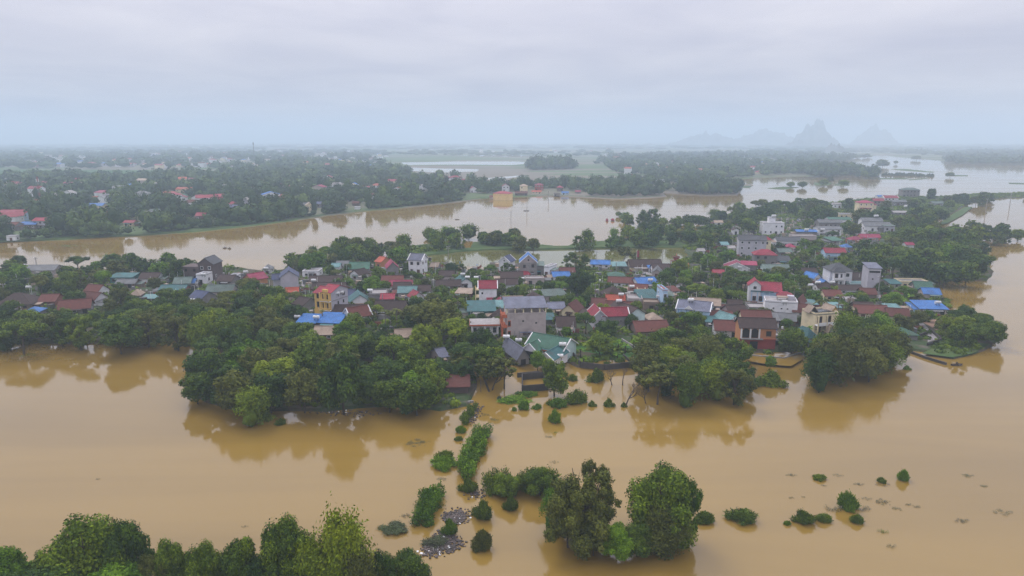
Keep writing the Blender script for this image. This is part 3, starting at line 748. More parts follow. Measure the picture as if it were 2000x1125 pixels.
def volume(root, x, y, w, d, z, h, rt, rh, rc, wc, face_cam=1, wins=True, trim=False, dr=True, wmat=None, g=GH, yaw=0, p=None):
    open_ = rt == 'cp'
    if not open_:
        o = link('wall', wall_mesh(w, d, h, rt, rh), root, (x, y, z), MATS[WAL[wc][0]])
    else:
        for sx in (-1, 1):
            for sy in (-1, 1): block(root, 'post', (x + sx * (w / 2 - .1), y + sy * (d / 2 - .1), z), (.15, .15, h + (rh if sy > 0 else 0)), 'concrete')
    if rt != 'none':
        r = link('roof', roof_mesh(w, d, rt, rh), root, (x, y, z + h), MATS[PAL[rc][0]])
        if rt == 'gx': q = block(root, 'ridge', (x, y, z + h + rh + .1), (w + 1.0, .28, .14), PAL[rc][0])
        if rt == 'gy': q = block(root, 'ridge', (x, y, z + h + rh + .1), (.28, d + 1.0, .14), PAL[rc][0])
        if trim and rt in ('gx', 'gy'):
            L_ = (d if rt == 'gx' else w) / 2 + .45; sl = math.atan2(rh, L_ - .45); ln = L_ / math.cos(sl)
            for e in (-1, 1):
                for s in (-1, 1):
                    if rt == 'gx':
                        t = block(root, 'verge', (0, 0, 0), (.3, ln, .22), 'trim_white'); t.location = (x + e * (w / 2 + .35), y + s * L_ / 2, z + h + rh / 2 - .45 * rh / L_ * .5 + .12); t.rotation_euler = (-s * sl, 0, 0)
                    else:
                        t = block(root, 'verge', (0, 0, 0), (ln, .3, .22), 'trim_white'); t.location = (x + s * L_ / 2, y + e * (d / 2 + .35), z + h + rh / 2 - .45 * rh / L_ * .5 + .12); t.rotation_euler = (0, s * sl, 0)
    if rt == 'flat':
        for sx in (-1, 1): block(root, 'parapet', (x + sx * (w / 2 - .08), y, z + h + .12), (.16, d, .6), WAL[wc][0])
        for sy in (-1, 1): block(root, 'parapet', (x, y + sy * (d / 2 - .08), z + h + .12), (w - .32, .16, .6), WAL[wc][0])
    if open_ or not wins: return
    st = max(1, int(round(h / 3.3))); sh = h / st
    n = max(1, min(5, int(w / 2.9)))
    dcol = g.randrange(n)
    wm = wmat or g.choice(['trim_white', 'wood_brown', 'trim_white', 'wood_brown'])
    for s in range(st):
        for i in range(n):
            xx = x - w / 2 + w * (i + .5) / n
            if s == 0 and i == dcol and dr: door(root, xx, y - d / 2 - .03, z, 0, 1.4, min(2.3, sh * .75), g.choice(['wood_brown', 'opening']))
            elif g.random() < .85: window(root, xx, y - d / 2 - .005, z + s * sh + sh * .52, 0, 1.25, min(1.4, sh * .45), wm)
        m = max(1, min(3, int(d / 3.6)))
        side = -face_cam
        for i in range(m):
            if g.random() < .6:
                window(root, x + side * -1 * (w / 2 + .005) * 1, y - d / 2 + d * (i + .5) / m, z + s * sh + sh * .52, math.pi / 2 if side < 0 else -math.pi / 2, 1.0, min(1.2, sh * .4), wm)
def house(px, py, yaw, label, vols, cat='house', name='house', group='houses of the flooded village', z=0.6, rect=True, near=True):
    """px, py = foot of the front wall's middle; vols: dicts in metres about the front middle (x right, y back)"""
    f = at(px, py, z); ya = math.radians(yaw)
    root = link(name, None, None, f); root.rotation_euler.z = ya; root.empty_display_size = 1
    # which side wall faces the camera
    side = 1 if (math.cos(ya) * -f.x + math.sin(ya) * -f.y) > 0 else -1
    for v in vols:
        v = dict(v); v.setdefault('x', 0); v.setdefault('y', v['d'] / 2); v.setdefault('z', 0)
        volume(root, v['x'], v['y'], v['w'], v['d'], v['z'], v['h'], v['rt'], v.get('rh', 0), v['rc'], v['wc'], side, v.get('wins', True), v.get('trim', False), v.get('dr', True), v.get('wm'))
        c = Vector((v['x'], v['y'], 0)); c.rotate(root.rotation_euler); OCC.append((f.x + c.x, f.y + c.y, max(v['w'], v['d']) * .5))
        if rect:
            xs = []; ys = []
            top = v['z'] + v['h'] + v.get('rh', 0)
            for sx in (-.5, .5):
                for sy in (-.5, .5):
                    q = Vector((v['x'] + sx * v['w'], v['y'] + sy * v['d'], 0)); q.rotate(root.rotation_euler)
                    for zz in (0, v['z'] + v['h']):
                        a, b, dd = pix((f.x + q.x, f.y + q.y, z + zz)); xs.append(a); ys.append(b)
            a, b, dd = pix((f.x + c.x, f.y + c.y, z + top)); ys.append(b)
            RECTS.append((min(xs), min(ys), max(xs), max(ys), dd))
    short = label.split('|')[0]
    tag(root, label.replace('|', ' '), cat, group)
    HOUSES.append((root, f, short, '|' in label))
    return root
def hs(px, py, wpx, d, h, rt, rh, rc, wc, yaw, label, **k):
    """simple one-volume house; rt with a trailing t gets white verge strips"""
    w_ = wpx * mpp(at(px, py, .6)) / max(.75, math.cos(math.radians(yaw)))
    h = h * .76 if h < 3.5 else h * .92
    tr = rt.endswith('t') and rt not in ('flat',); rt = rt[:-1] if tr else rt
    r = house(px, py, yaw, label, [dict(w=w_, d=d, h=h, rt=rt, rh=rh, rc=rc, wc=wc, trim=tr, wins=k.pop('wins', h > 1.8))], **k)
    if rt != 'cp' and h > 1.7 and py > 430:
        if GH.random() < .6:
            t = block(r, 'awning', (GH.uniform(-.2, .2) * w_, -.75, min(2.2, h * .82)), (w_ * GH.uniform(.35, .8), 1.5, .07), GH.choice(['roof_grey', 'roof_green_grey', 'roof_old_tile', 'roof_sand', 'roof_teal', 'roof_concrete']), 0, .22)
        if GH.random() < .45:
            s_ = GH.choice([-1, 1]); ww = GH.uniform(1.8, 3); o = link('annex', wall_mesh(ww, d * .6, h * .7, 'sh', .4), r, (s_ * (w_ / 2 + ww / 2 + .02), d * .45, 0), MATS[WAL[GH.choice('gepwk')][0]])
            link('roof', roof_mesh(ww, d * .6, 'sh', .4, .25), r, (s_ * (w_ / 2 + ww / 2 + .02), d * .45, h * .7), MATS[GH.choice(['roof_grey', 'roof_old_tile', 'roof_sand', 'roof_green_grey', 'roof_red_tile'])])
    return r
def V(w, d, h, rt, rh, rc, wc, x=0, y=None, z=0, **k):
    q = dict(w=w, d=d, h=h, rt=rt, rh=rh, rc=rc, wc=wc, x=x, z=z, **k)
    if y is not None: q['y'] = y
    return q
def column(root, x, y, z, h, mat='trim_white', r=.18):
    block(root, 'column', (x, y, z), (r * 2, r * 2, h), mat)

def build_houses():
    B_ = {}
    # ---- landmark buildings -------------------------------------------------
    r = house(630, 621, -24, 'yellow three-storey house|with red roofs and a tall plain lilac side', [
        V(4.2, 9, 9.2, 'gx', 1.6, 'R', 'l', x=2.0, wins=False), V(3.2, 7.6, 8.4, 'gx', 1.5, 'R', 'y', x=-2.0, y=4.6, wins=False)])
    block(r, 'facade', (0.4, -.06, 0), (7.2, .1, 2.9), 'wall_yellow'); block(r, 'facade', (2.0, -.07, 2.9), (4.2, .12, 6.3), 'wall_yellow')
    block(r, 'gable', (2.0, -.3, 9.2), (2.2, .5, 1.0), 'wall_yellow')
    for z_ in (3.1, 6.2):
        block(r, 'balcony', (2.0, -.55, z_ - .15), (4.3, 1.1, .18), 'trim_white'); block(r, 'railing', (2.0, -1.05, z_), (4.3, .08, .8), 'wall_yellow')
        for x_ in (0.1, 2.0, 3.9): column(r, x_, -1.0, z_, 2.9, 'wall_yellow', .14)
        window(r, 1.1, -.15, z_ + 1.3, 0, 1.0, 1.9, 'wood_brown'); window(r, 2.9, -.15, z_ + 1.3, 0, 1.0, 1.9, 'wood_brown')
        window(r, -2.0, .75, z_ + 1.3, 0, 1.2, 2.0, 'wood_brown')
    window(r, 2.0, -.16, 1.6, 0, 1.1, 1.8, 'trim_orange')
    for z_, y_ in ((2, 3), (2, 6.2), (5, 3.6), (5, 6.4), (7.6, 6.8)): window(r, 4.12, y_, z_, math.pi / 2, .8, 1.3, 'concrete')
    block(r, 'floor_band', (2.05, 4.5, 3.0), (4.36, 9.1, .18), 'concrete'); block(r, 'floor_band', (2.05, 4.5, 6.1), (4.36, 9.1, .18), 'concrete')
    r = house(1028, 661, 6, 'pink three-storey building|with lilac shed roof over an open top floor and orange balconies', [V(12, 8.5, 7.6, 'none', 0, 'L', 'p', wins=False, y=4.4), ])
    rr_ = link('roof', roof_mesh(12.2, 8.5, 'sh', 1.3), r, (0, 4.4, 9.6), MATS['roof_slate_lilac'])
    for x_ in (-5.9, -3.4, -.9, 1.6, 4.1, 5.9): column(r, x_, .35, 7.6, 2.0, 'wall_cream', .2); column(r, x_, 8.3, 7.6, 3.1, 'wall_cream', .2)
    block(r, 'top_room', (2.4, 5.2, 7.6), (6.4, 4.6, 2.2), 'wall_pink_grey')
    block(r, 'parapet', (0, .2, 7.6), (12, .15, .5), 'wall_pink_grey')
    for z_ in (3.4, 6.6):
        block(r, 'balcony', (-6.6, 3.4, z_), (1.6, 6.6, .25), 'trim_orange'); block(r, 'railing', (-7.3, 3.4, z_ + .25), (.15, 6.6, .75), 'trim_orange'); block(r, 'railing', (-6.6, .15, z_ + .25), (1.5, .15, .75), 'trim_orange')
    for y_ in (.3, 3.4, 6.5): column(r, -7.25, y_, 0, 6.6, 'trim_orange', .2)
    for z_ in (1.6, 4.8): window(r, -5.2, .14, z_, 0, .9, 1.9, 'trim_orange')
    for x_ in (-3.6, -2.2, .2, 2.0): block(r, 'pillar', (x_, -.35, 0), (.18, .18, 2.6), 'concrete')
    for x_, z_ in ((-1, 5.5), (3, 4.8)): window(r, x_, .14, z_, 0, .6, .5, 'concrete')
    r = house(1058, 704, -32, 'green-roofed white house|with two white gable porches near the water', [
        V(11.5, 8, 3.4, 'gx', 2.3, 'G', 'm', trim=True, wins=False, y=5.5), V(4.0, 4.2, 3.1, 'gy', 1.7, 'G', 'w', x=-2.9, y=.4, wins=False, trim=True),
        V(4.4, 8.4, 2.9, 'gy', 1.5, 'C', 'w', x=4.2, y=-1.2, wins=False, trim=True)])
    block(r, 'opening', (-2.9, -1.76, 0), (2.8, .1, 2.6), 'opening'); window(r, .4, 1.45, 1.7, 0, 1.4, 1.5, 'trim_orange'); block(r, 'awning', (.4, 1.1, 2.7), (2.2, .9, .15), 'trim_orange')
    for y_ in (-4, -2.4, -.8): window(r, 1.96, y_, 1.5, -math.pi / 2, .7, 1.6, 'concrete')
    block(r, 'porch', (1.2, 2.2, 2.95), (3.2, 3.2, .15), 'roof_pale_teal')
    r = house(953, 597, 3, 'white two-storey house|with a red gabled roof and yellow balcony side', [V(6.4, 6.5, 6.6, 'gx', 2.0, 'R', 'w', wins=False, trim=True)])
    for z_ in (2.9, 5.6): block(r, 'balcony', (-3.9, 2.8, z_), (1.4, 4.6, .2), 'wall_cream'); block(r, 'railing', (-4.5, 2.8, z_ + .2), (.12, 4.6, .7), 'wall_yellow')
    for y_ in (.7, 4.9): column(r, -4.45, y_, 0, 5.8, 'wall_cream', .16)
    link('roof', roof_mesh(4.6, 1.6, 'sh', .5), r, (2.2, -.9, 2.4), MATS['roof_red']); window(r, 2.4, -.03, 1.2, 0, 1.3, 1.4)
    window(r, -2.0, -.03, 4.7, 0, .8, 1.0)
    r = house(1641, 559, -6, 'white two-storey villa|with a grey hipped roof and corner balcony', [V(8.8, 8.5, 6.4, 'hip', 2.6, 'K', 'w', wins=False, y=4.6), V(4.0, 2.4, 6.4, 'hip', 1.4, 'K', 'w', x=-1.6, y=-.6, wins=False)])
    for z_ in (1.5, 4.7):
        window(r, 2.6, .32, z_, 0, 1.7, 1.8, 'trim_white'); window(r, -2.5, -1.83, z_, 0, 1.3, 1.9, 'wood_brown'); window(r, -.6, -1.83, z_, 0, .9, 1.9, 'trim_white')
    block(r, 'balcony', (-1.6, -2.4, 3.1), (4.4, 1.3, .2), 'trim_white'); block(r, 'railing', (-1.6, -3.0, 3.3), (4.4, .1, .7), 'trim_white'); column(r, -3.6, -2.9, 0, 3.1); column(r, .4, -2.9, 0, 3.1)
    block(r, 'floor_band', (0, 4.6, 3.15), (8.95, 8.65, .2), 'trim_white')
    r = house(1704, 571, -10, 'tall narrow grey tower house|with one dark strip window under its flat roof', [V(4.6, 7.5, 9.6, 'none', 0, 'L', 'l', wins=False)])
    link('roof', roof_mesh(4.6, 7.5, 'sh', .9), r, (0, 3.75, 9.7), MATS['roof_slate_lilac'])
    block(r, 'window_strip', (0, -.03, 7.9), (3.9, .08, .75), 'opening'); window(r, -.5, -.02, 5.4, 0, .6, .6, 'concrete'); block(r, 'lintel', (0, -.05, 8.8), (4.7, .12, .15), 'trim_white')
    r = house(1492, 591, -14, 'red-roofed house|with turquoise eaves and a white dormer wing', [
        V(9.5, 8, 4.4, 'gx', 2.6, 'R', 'b', x=1.0, wins=False, y=4), V(4.2, 5, 6.6, 'gy', 1.8, 'R', 'w', x=-3.6, y=1.9, wins=False), V(5, 4, 3.6, 'hip', 1.0, 'R', 'e', x=6.8, y=-.4, wins=False)])
    window(r, -3.6, -.64, 5.6, 0, 1.4, 1.4); block(r, 'eaves_board', (-1, -.75, 4.1), (8, .25, .45), 'roof_teal')
    for x_ in (-4.6, -2.6, -.6, 1.6, 3.6): column(r, x_, -.9, 0, 4.1, 'wall_pale_blue', .14)
    for x_ in (-3.6, -1.4, .6, 2.6): window(r, x_, -.03 if x_ > -1 else -.66, 1.6, 0, 1.2, 1.8, 'wood_brown')
    for x_ in (4.8, 6.2, 7.6, 9.0): column(r, x_, -2.6, 0, 3.5, 'wall_cream', .13)
    r = house(1524, 617, -16, 'white windowless block|with an open roof terrace and water tank', [V(10.5, 7, 4.6, 'flat', 0, 'W', 'w', wins=False)])
    block(r, 'terrace_roof', (.5, 3.4, 6.0), (3.6, 3.0, .12), 'roof_sand'); 
    for x_, y_ in ((-1.1, 2), (2.1, 2), (-1.1, 4.8), (2.1, 4.8)): block(r, 'post', (x_, y_, 4.7), (.15, .15, 1.35), 'concrete')
    for x_ in (-2.4, .2, 2.1): window(r, x_, -.02, 2.6, 0, .55, .45, 'concrete')
    block(r, 'stair_room', (3.4, 5, 4.7), (2.2, 2.4, 1.6), 'wall_lilac')
    r = house(1612, 652, 14, 'bright yellow two-storey house|with brown shutters and a white balcony', [V(8.4, 6.5, 6.2, 'flat', 0, 'K', 'c', wins=False), V(3.4, 4.2, 6.2, 'gy', 1.8, 'F', 'y', x=4.4, y=4.4, wins=False)])
    for x_ in (-2.6, .6): window(r, x_, -.04, 4.7, 0, 1.7, 2.2, 'wood_brown'); window(r, x_, -.04, 1.5, 0, 1.5, 1.9, 'wood_brown')
    block(r, 'balcony', (-.8, -.8, 3.1), (7, 1.6, .2), 'trim_white'); block(r, 'railing', (-.8, -1.5, 3.3), (7, .12, .8), 'trim_white')
    for x_ in (-4.1, -1, 2.5): column(r, x_, -1.45, 0, 6.2, 'wall_cream', .16)
    link('roof', roof_mesh(2.6, 2.2, 'gy', 1.5), r, (-3.2, 3.6, 6.9), MATS['roof_sand']); block(r, 'skylight', (0, 2.4, 6.6), (5, 2.2, .3), 'glass_dark')
    r = house(1478, 681, -6, 'orange two-storey house|with two dark arched balcony openings above a red ground floor', [V(10, 6.5, 6.3, 'gx', 2.0, 'T', 'o', wins=False), ])
    block(r, 'facade', (0, -.08, 0), (10.1, .12, 2.9), 'wall_red')
    for x_ in (-3.4, -.9):
        block(r, 'arch', (x_, -.06, 3.3), (1.9, .1, 1.9), 'opening'); o = link('arch', ARC, r, (x_, -.11, 5.2), MATS['opening']); o.scale = (.95, .06, .8)
    for x_ in (-4.7, -2.15, .35): column(r, x_, -.25, 3.0, 3.0, 'trim_white', .2)
    window(r, 3.0, -.06, 4.6, 0, 1.5, 1.6, 'wood_brown'); block(r, 'floor_band', (0, -.2, 2.9), (10.3, .4, .25), 'trim_orange')
    block(r, 'door', (-1, -.17, 0), (2.2, .08, 2.2), 'opening'); block(r, 'balcony', (-1.8, -.7, 3.0), (6.2, 1.1, .2), 'concrete')
    r = house(1352, 629, -24, 'pale blue house|with a grey gabled roof and a white triangular pediment', [V(10.5, 7.6, 4.2, 'gx', 2.2, 'L', 'b', wins=False, trim=True)])
    block(r, 'facade', (-3.2, -.1, 0), (4.2, .2, 4.3), 'wall_pale_blue'); window(r, -1.2, -.03, 1.8, 0, 1.3, 1.5, 'trim_white'); o = link('pediment', GAB, r, (-1.4, -.3, 4.3), MATS['trim_white']); o.scale = (2.6, .3, 1.2)
    for x_ in (-4.6, -3.8, -2.0): column(r, x_, -.25, 0, 4.2, 'roof_blue', .07)
    r = house(1243, 636, 26, 'pale mint gabled house|with a long brown tiled roof', [V(6.6, 11.5, 3.9, 'gy', 2.0, 'T', 'm', wins=False, y=5.8)])
    window(r, -1.6, -.03, 1.7, 0, .9, 1.3, 'wood_brown')
    for y_ in (1.6, 5.2): window(r, -3.33, y_, 1.9, -math.pi / 2, .8, 1.4, 'wood_brown')
    r = house(1192, 641, 6, 'grey plastered house|with a bright red L-shaped gabled roof', [V(8.6, 5.6, 4.2, 'gx', 1.9, 'R', 'g', x=1.6, trim=True, wins=False), V(3.8, 8.5, 4.2, 'gy', 1.8, 'R', 'l', x=-3.6, y=3.9, trim=True, wins=False)])
    window(r, -3.6, -.37, 2.2, 0, .8, 1.1, 'concrete'); window(r, -5.52, 3, 2.2, -math.pi / 2, .8, 1.1, 'concrete'); window(r, 3.4, -.02, 2.3, 0, .5, .5, 'concrete')
    r = house(1468, 501, -12, 'white three-storey block|with a dark slate roof and many small windows', [V(13.5, 9.5, 8.6, 'gx', 1.8, 'K', 'l', wins=True)])
    r = house(1496, 496, -8, 'octagonal balcony tower|with a little red roof beside the slate-roofed block', [V(4.4, 4.2, 7.6, 'hip', 1.4, 'R', 'c', wins=True)])
    r = house(1494, 519, -10, 'beige two-storey house|with a red hipped roof', [V(10.2, 7.5, 5.2, 'hip', 2.2, 'R', 'g')])
    r = house(1443, 537, -14, 'white gabled house|with glossy crimson roofs at three levels', [V(10, 8, 3.2, 'gy', 2.2, 'M', 'w', x=-1, trim=True), V(6, 5, 4.6, 'sh', .8, 'M', 'g', x=4.2, y=3)])
    r = house(1510, 459, -4, 'white cube house|with stepped parapet and a roof turret', [V(13, 8, 7.2, 'flat', 0, 'W', 'w'), V(4, 4, 3.2, 'flat', 0, 'W', 'w', x=-.6, y=4, z=7.2, wins=False)])
    r = house(1690, 418, -8, 'cream three-storey villa|with red roofs and a red balcony band', [V(11.5, 9, 9, 'hip', 1.6, 'M', 'c'), V(5, 5, 7.5, 'hip', 1.3, 'M', 'c', x=5.6, y=3)])
    block(r, 'balcony', (-.5, -.8, 4.6), (8.5, 1.6, .5), 'roof_magenta')
    r = house(1740, 398, -6, 'white house|with a red ridge roof and yellow gable beside the lake', [V(12.5, 8, 5.5, 'gx', 1.8, 'R', 'w', trim=True)])
    r = house(1716, 404, -6, 'grey-walled house|with a low red roof next to the lake-side villa', [V(9, 7, 5.4, 'gx', 1.8, 'R', 'g')])
    r = house(1779, 385, -4, 'grey three-storey house|with lit arches on the lake shore', [V(17, 10, 7.5, 'hip', 2.0, 'J', 'g')])
    r = house(1714, 453, -4, 'double grey warehouse|with two stepped sheet roofs', [V(17, 8, 4, 'gx', 2, 'Y', 'w', y=4), V(13, 7, 6.2, 'gx', 1.8, 'Y', 'w', y=12, wins=False)])
    r = house(385, 549, -4, 'unfinished dark brick house|with an empty gable and open window holes', [V(7.5, 8, 6.2, 'none', 0, 'K', 'k', x=-2.6), V(6.6, 8, 7.4, 'gy', 2.4, 'K', 'k', x=3.8, y=5)])
    r = house(567, 572, 18, 'plain lilac gable house|with a navy roof at the western lane', [V(6.8, 9, 6.4, 'gy', 2.4, 'N', 'l', wins=False, y=5), V(4.5, 5, 5, 'gx', 1.6, 'N', 'l', x=-4, y=7, wins=False)])
    r = house(811, 536, -14, 'slim white house|with a violet gabled roof beside the pond', [V(6.2, 7.4, 6.6, 'gx', 2.2, 'L', 'w', trim=True)])
    r = house(985, 531, -22, 'small white pond-side house|with a slate blue gable', [V(5.4, 6.5, 4.8, 'gy', 2.2, 'N', 'w', trim=True, wins=False)]); window(r, .6, -.04, 2.4, 0, 1.5, 1.6, 'wood_brown'); window(r, 0, -.04, 5.2, 0, .6, .6, 'opening')
    r = house(1032, 540, 0, 'three-storey house|with a pink plaster gable under a pale blue roof', [V(7.4, 8, 6.4, 'gy', 3.2, 'B', 'p', trim=True, wins=False)])
    block(r, 'facade', (0, -.06, 0), (7.5, .1, 6.3), 'concrete'); window(r, 0, -.13, 7.4, 0, .7, .7, 'opening')
    for x_, z_ in ((-1.8, 1.5), (1.8, 1.4), (-1.8, 4.6), (1.9, 4.8)): window(r, x_, -.13, z_, 0, 1.2, 1.5, 'wood_brown')
    column(r, -3.6, -.3, 0, 6.4, 'concrete'); column(r, 3.6, -.3, 0, 6.4, 'concrete')
    r = house(706, 634, 38, 'white stepped-gable shrine hall|with a red-brown tiled roof', [V(7.2, 5.6, 3.0, 'gx', 2.5, 'S', 'w', trim=True, wins=False)]); 
    for e in (-1, 1): block(r, 'stepped_gable', (e * 3.65, 2.8, 0), (.25, 4.6, 4.2), 'trim_white')
    r = house(947, 655, 4, 'flat-roofed house|with an orange cornice and glazed bay front', [V(8.2, 6, 3.5, 'none', 0, 'W', 'w', wins=False)])
    block(r, 'roof', (0, 2.7, 3.5), (9.2, 7.4, .25), 'roof_concrete'); block(r, 'cornice', (0, -1.05, 3.3), (9.3, .12, .4), 'trim_orange'); block(r, 'cornice', (-4.65, 2.7, 3.3), (.12, 7.4, .4), 'trim_orange')
    for x_ in (-3, -1, 1, 3): window(r, x_, -.04, 1.7, 0, 1.3, 2.2, 'trim_white')
    for x_ in (-4, 0, 4): column(r, x_, -.9, 0, 3.3)
    # ---- simple houses, west to east, near to far --------------------------
    rows = [
     (78, 537, 54, 8, 2.8, 'gx', 1.6, 'Y', 'p', 4, 'grey sheet-roofed riverside shed|beyond the western trees'),
     (26, 606, 62, 10, 2.6, 'hip', 3.2, 'T', 'e', 12, 'large brown hipped house|with sand ridge caps at the west edge'),
     (92, 598, 30, 7, 2.4, 'gx', 1.8, 'S', 'r', 6, 'low red-brown roof behind the blue tarpaulin shed|'),
     (61, 617, 27, 5, 1.8, 'hip', 1.2, 'B', 'g', 8, 'small pale blue hipped shed|west of the wood'),
     (178, 580, 30, 6, 2.6, 'gx', 2.2, 'S', 'w', -12, 'red-brown tiled cottage|behind its twin among western trees'),
     (170, 596, 38, 6, 2.8, 'gx', 2.2, 'S', 'w', -20, 'brown tiled cottage with a white side wall|among western trees'),
     (146, 613, 50, 6.5, 2.6, 'gx', 2.4, 'S', 'g', 20, 'long dark red tiled cottage|lowest of the three in the western trees'),
     (237, 553, 42, 6, 3.2, 'sh', .7, 'C', 't', 2, 'dark teal market shed|with a pink board on its front'),
     (245, 562, 36, 5, 2.4, 'gx', 1.2, 'Y', 'e', 0, 'low grey lean-to below the teal market shed|'),
     (290, 552, 34, 7, 2.4, 'gx', 1.8, 'T', 'w', 3, 'long brown house with a pale eaves line|north of the wood'),
     (264, 585, 17, 5, 2.2, 'hip', 1.6, 'F', 'e', 10, 'small tan hipped hut|in the western trees'),
     (290, 590, 26, 4, 1.8, 'sh', .5, 'A', 'g', 0, 'pale turquoise lean-to|in the western trees'),
     (336, 575, 48, 6, 2.4, 'gx', 1.3, 'C', 'r', 2, 'long bright green tin roof|on a red brick shed'),
     (356, 562, 30, 6, 2.6, 'gx', 1.8, 'J', 'g', 8, 'grey-green gabled house behind the long green tin roof|'),
     (372, 560, 14, 5, 2.2, 'gx', 1.2, 'B', 'g', 5, 'tiny blue-roofed hut|under the unfinished brick house'),
     (393, 557, 18, 6, 4.4, 'flat', 0, 'W', 'w', -6, 'small white cube house|carrying a tank behind the dark wood'),
     (379, 597, 30, 8, 3.0, 'gx', 2.4, 'N', 'g', -28, 'navy-roofed cottage|half sunk in the trees'),
     (428, 578, 48, 7, 2.4, 'gx', 1.8, 'J', 'p', 4, 'long grey-green roofed house|in the western trees'),
     (438, 560, 30, 7, 3.2, 'gx', 1.8, 'T', 'g', -8, 'brown tiled house|with a white porch canopy'),
     (485, 556, 24, 7, 3.2, 'gy', 2.0, 'M', 'o', -38, 'crimson gabled house|among the trees of the north shore'),
     (455, 548, 14, 5, 2.2, 'flat', 0, 'Y', 'w', 0, 'pale flat hut|north of the brown porch house'),
     (522, 534, 16, 5, 2.6, 'hip', 1.6, 'Y', 'w', 8, 'grey hipped hut|at the north shore trees'),
     (570, 578, 22, 4, 2.0, 'sh', .9, 'O', 'g', 14, 'orange lean-to|against the lilac gable house'),
     (583, 604, 24, 7, 2.4, 'gx', 1.8, 'T', 'g', -30, 'rusty brown cottage|below the orange lean-to'),
     (607, 541, 32, 7, 2.8, 'flat', 0, 'W', 'w', 2, 'white walled courtyard house|near the bare trees'),
     (635, 558, 60, 7, 2.2, 'gx', 1.8, 'T', 'g', 3, 'long dark tiled house|along the western yard'),
     (640, 572, 62, 7, 2.2, 'gx', 1.8, 'T', 'e', -2, 'longest dark brown roof|behind the yellow three-storey house'),
     (655, 528, 15, 5, 2.2, 'gx', 1.2, 'A', 'w', 0, 'tiny pale teal roofed hut|under the north trees'),
     (668, 524, 22, 5, 2.4, 'gx', 1.2, 'Y', 'c', 2, 'low cream shed|under the north trees'),
     (701, 534, 38, 7, 3.0, 'gx', 2.2, 'G', 'g', 3, 'dull green roofed hall|below the north shore trees'),
     (693, 544, 20, 6, 2.4, 'gy', 1.8, 'T', 'w', -30, 'dark tiled cottage|with one white gable'),
     (739, 526, 13, 6, 4.0, 'gx', 1.8, 'O', 'o', -40, 'orange chapel wing|left open towards the white statue'),
     (768, 541, 21, 8, 4.6, 'gy', 2.4, 'M', 'g', 16, 'grey gable house|with a steep magenta roof by the statue'),
     (766, 557, 40, 6, 2.4, 'gx', 1.6, 'S', 'g', 2, 'brown-red tiled house|behind the long crimson roof'),
     (782, 567, 42, 6, 2.6, 'gx', 1.5, 'M', 'c', 2, 'long low crimson roof|over a cream veranda'),
     (672, 593, 36, 7, 3.2, 'gx', 2.2, 'N', 'w', 2, 'navy-roofed house with white gables|behind the yellow house'),
     (668, 599, 24, 6, 2.6, 'gy', 1.3, 'B', 'g', 14, 'bright blue gabled shed|joined to the yellow three-storey house'),
     (704, 603, 42, 8, 3.0, 'gy', 2.8, 'C', 'w', 18, 'tall teal gabled hall|beside the grey roof terraces'),
     (738, 599, 34, 8, 4.6, 'flat', 0, 'W', 'g', 4, 'weathered grey terrace house|with rooftop parapets'),
     (757, 603, 24, 6, 4.0, 'gx', 1.2, 'R', 'g', 4, 'grey house with a narrow red roof strip|on the lane'),
     (680, 627, 55, 8, 2.6, 'gx', 2.6, 'T', 'e', 2, 'wide dark tiled farmhouse|with a brown veranda'),
     (760, 618, 58, 8, 2.8, 'gx', 2.4, 'T', 'c', -2, 'wide brown tiled house|with cream doors by the coconut palms'),
     (795, 582, 34, 7, 2.8, 'gx', 1.6, 'A', 'p', 3, 'light turquoise roofed house|on the lane'),
     (785, 574, 32, 6, 3.0, 'gx', 1.8, 'T', 'w', 4, 'brown tiled house with a white gable end|behind the turquoise roof'),
     (819, 577, 40, 6, 2.4, 'gx', 1.6, 'T', 'w', 2, 'brown row house|east of the turquoise roof'),
     (598, 642, 36, 6, 2.6, 'sh', 1.2, 'B', 'k', -6, 'blue tin shed beside the tank|west half of the blue pair'),
     (640, 642, 46, 7, 2.6, 'sh', 1.4, 'B', 'k', -8, 'larger blue tin shed|east half of the blue pair'),
     (633, 664, 38, 6, 2.4, 'gx', 1.6, 'F', 'r', 2, 'old tan-tiled brick shed|in front of the blue tin pair'),
     (876, 567, 46, 6, 2.4, 'gx', 1.8, 'T', 'e', 3, 'dark brown tiled house west of the teal gable|'),
     (910, 564, 24, 8, 3.2, 'gy', 1.8, 'C', 'w', 20, 'white house with a small teal gable|amid the brown roofs'),
     (905, 583, 30, 6, 2.6, 'sh', .6, 'F', 'r', -10, 'flat sand-coloured sheet roof|on red brick'),
     (818, 592, 20, 5, 3.0, 'gy', 1.8, 'R', 'w', 30, 'small red gable with white edges|behind the huge tree'),
     (872, 546, 28, 6, 2.2, 'gx', 1.6, 'T', 'p', 0, 'brown roofs by the pond edge|'),
     (848, 527, 14, 5, 2.0, 'gx', 1.4, 'F', 'g', -8, 'tan-roofed hut on the pond bank|'),
     (1000, 553, 42, 6, 3.2, 'gx', 1.8, 'T', 'p', 4, 'dark tiled veranda house|below the pink-gabled house'),
     (990, 563, 40, 6, 2.2, 'gx', 1.6, 'T', 'w', 3, 'low dark tiled house|below the veranda house'),
     (1053, 539, 18, 6, 5.0, 'sh', .8, 'J', 'g', 0, 'narrow grey-green house|next to the pink-gabled house'),
     (1067, 541, 9, 8, 4.6, 'flat', 0, 'W', 'w', -30, 'thin white wall house|east of the grey-green one'),
     (1028, 543, 13, 3, 2.0, 'sh', .8, 'R', 'w', 20, 'tiny red lean-to at the foot of the pink-gabled house|'),
     (1045, 555, 36, 5, 2.6, 'flat', 0, 'W', 'p', 4, 'low concrete terrace|before the pond-side houses'),
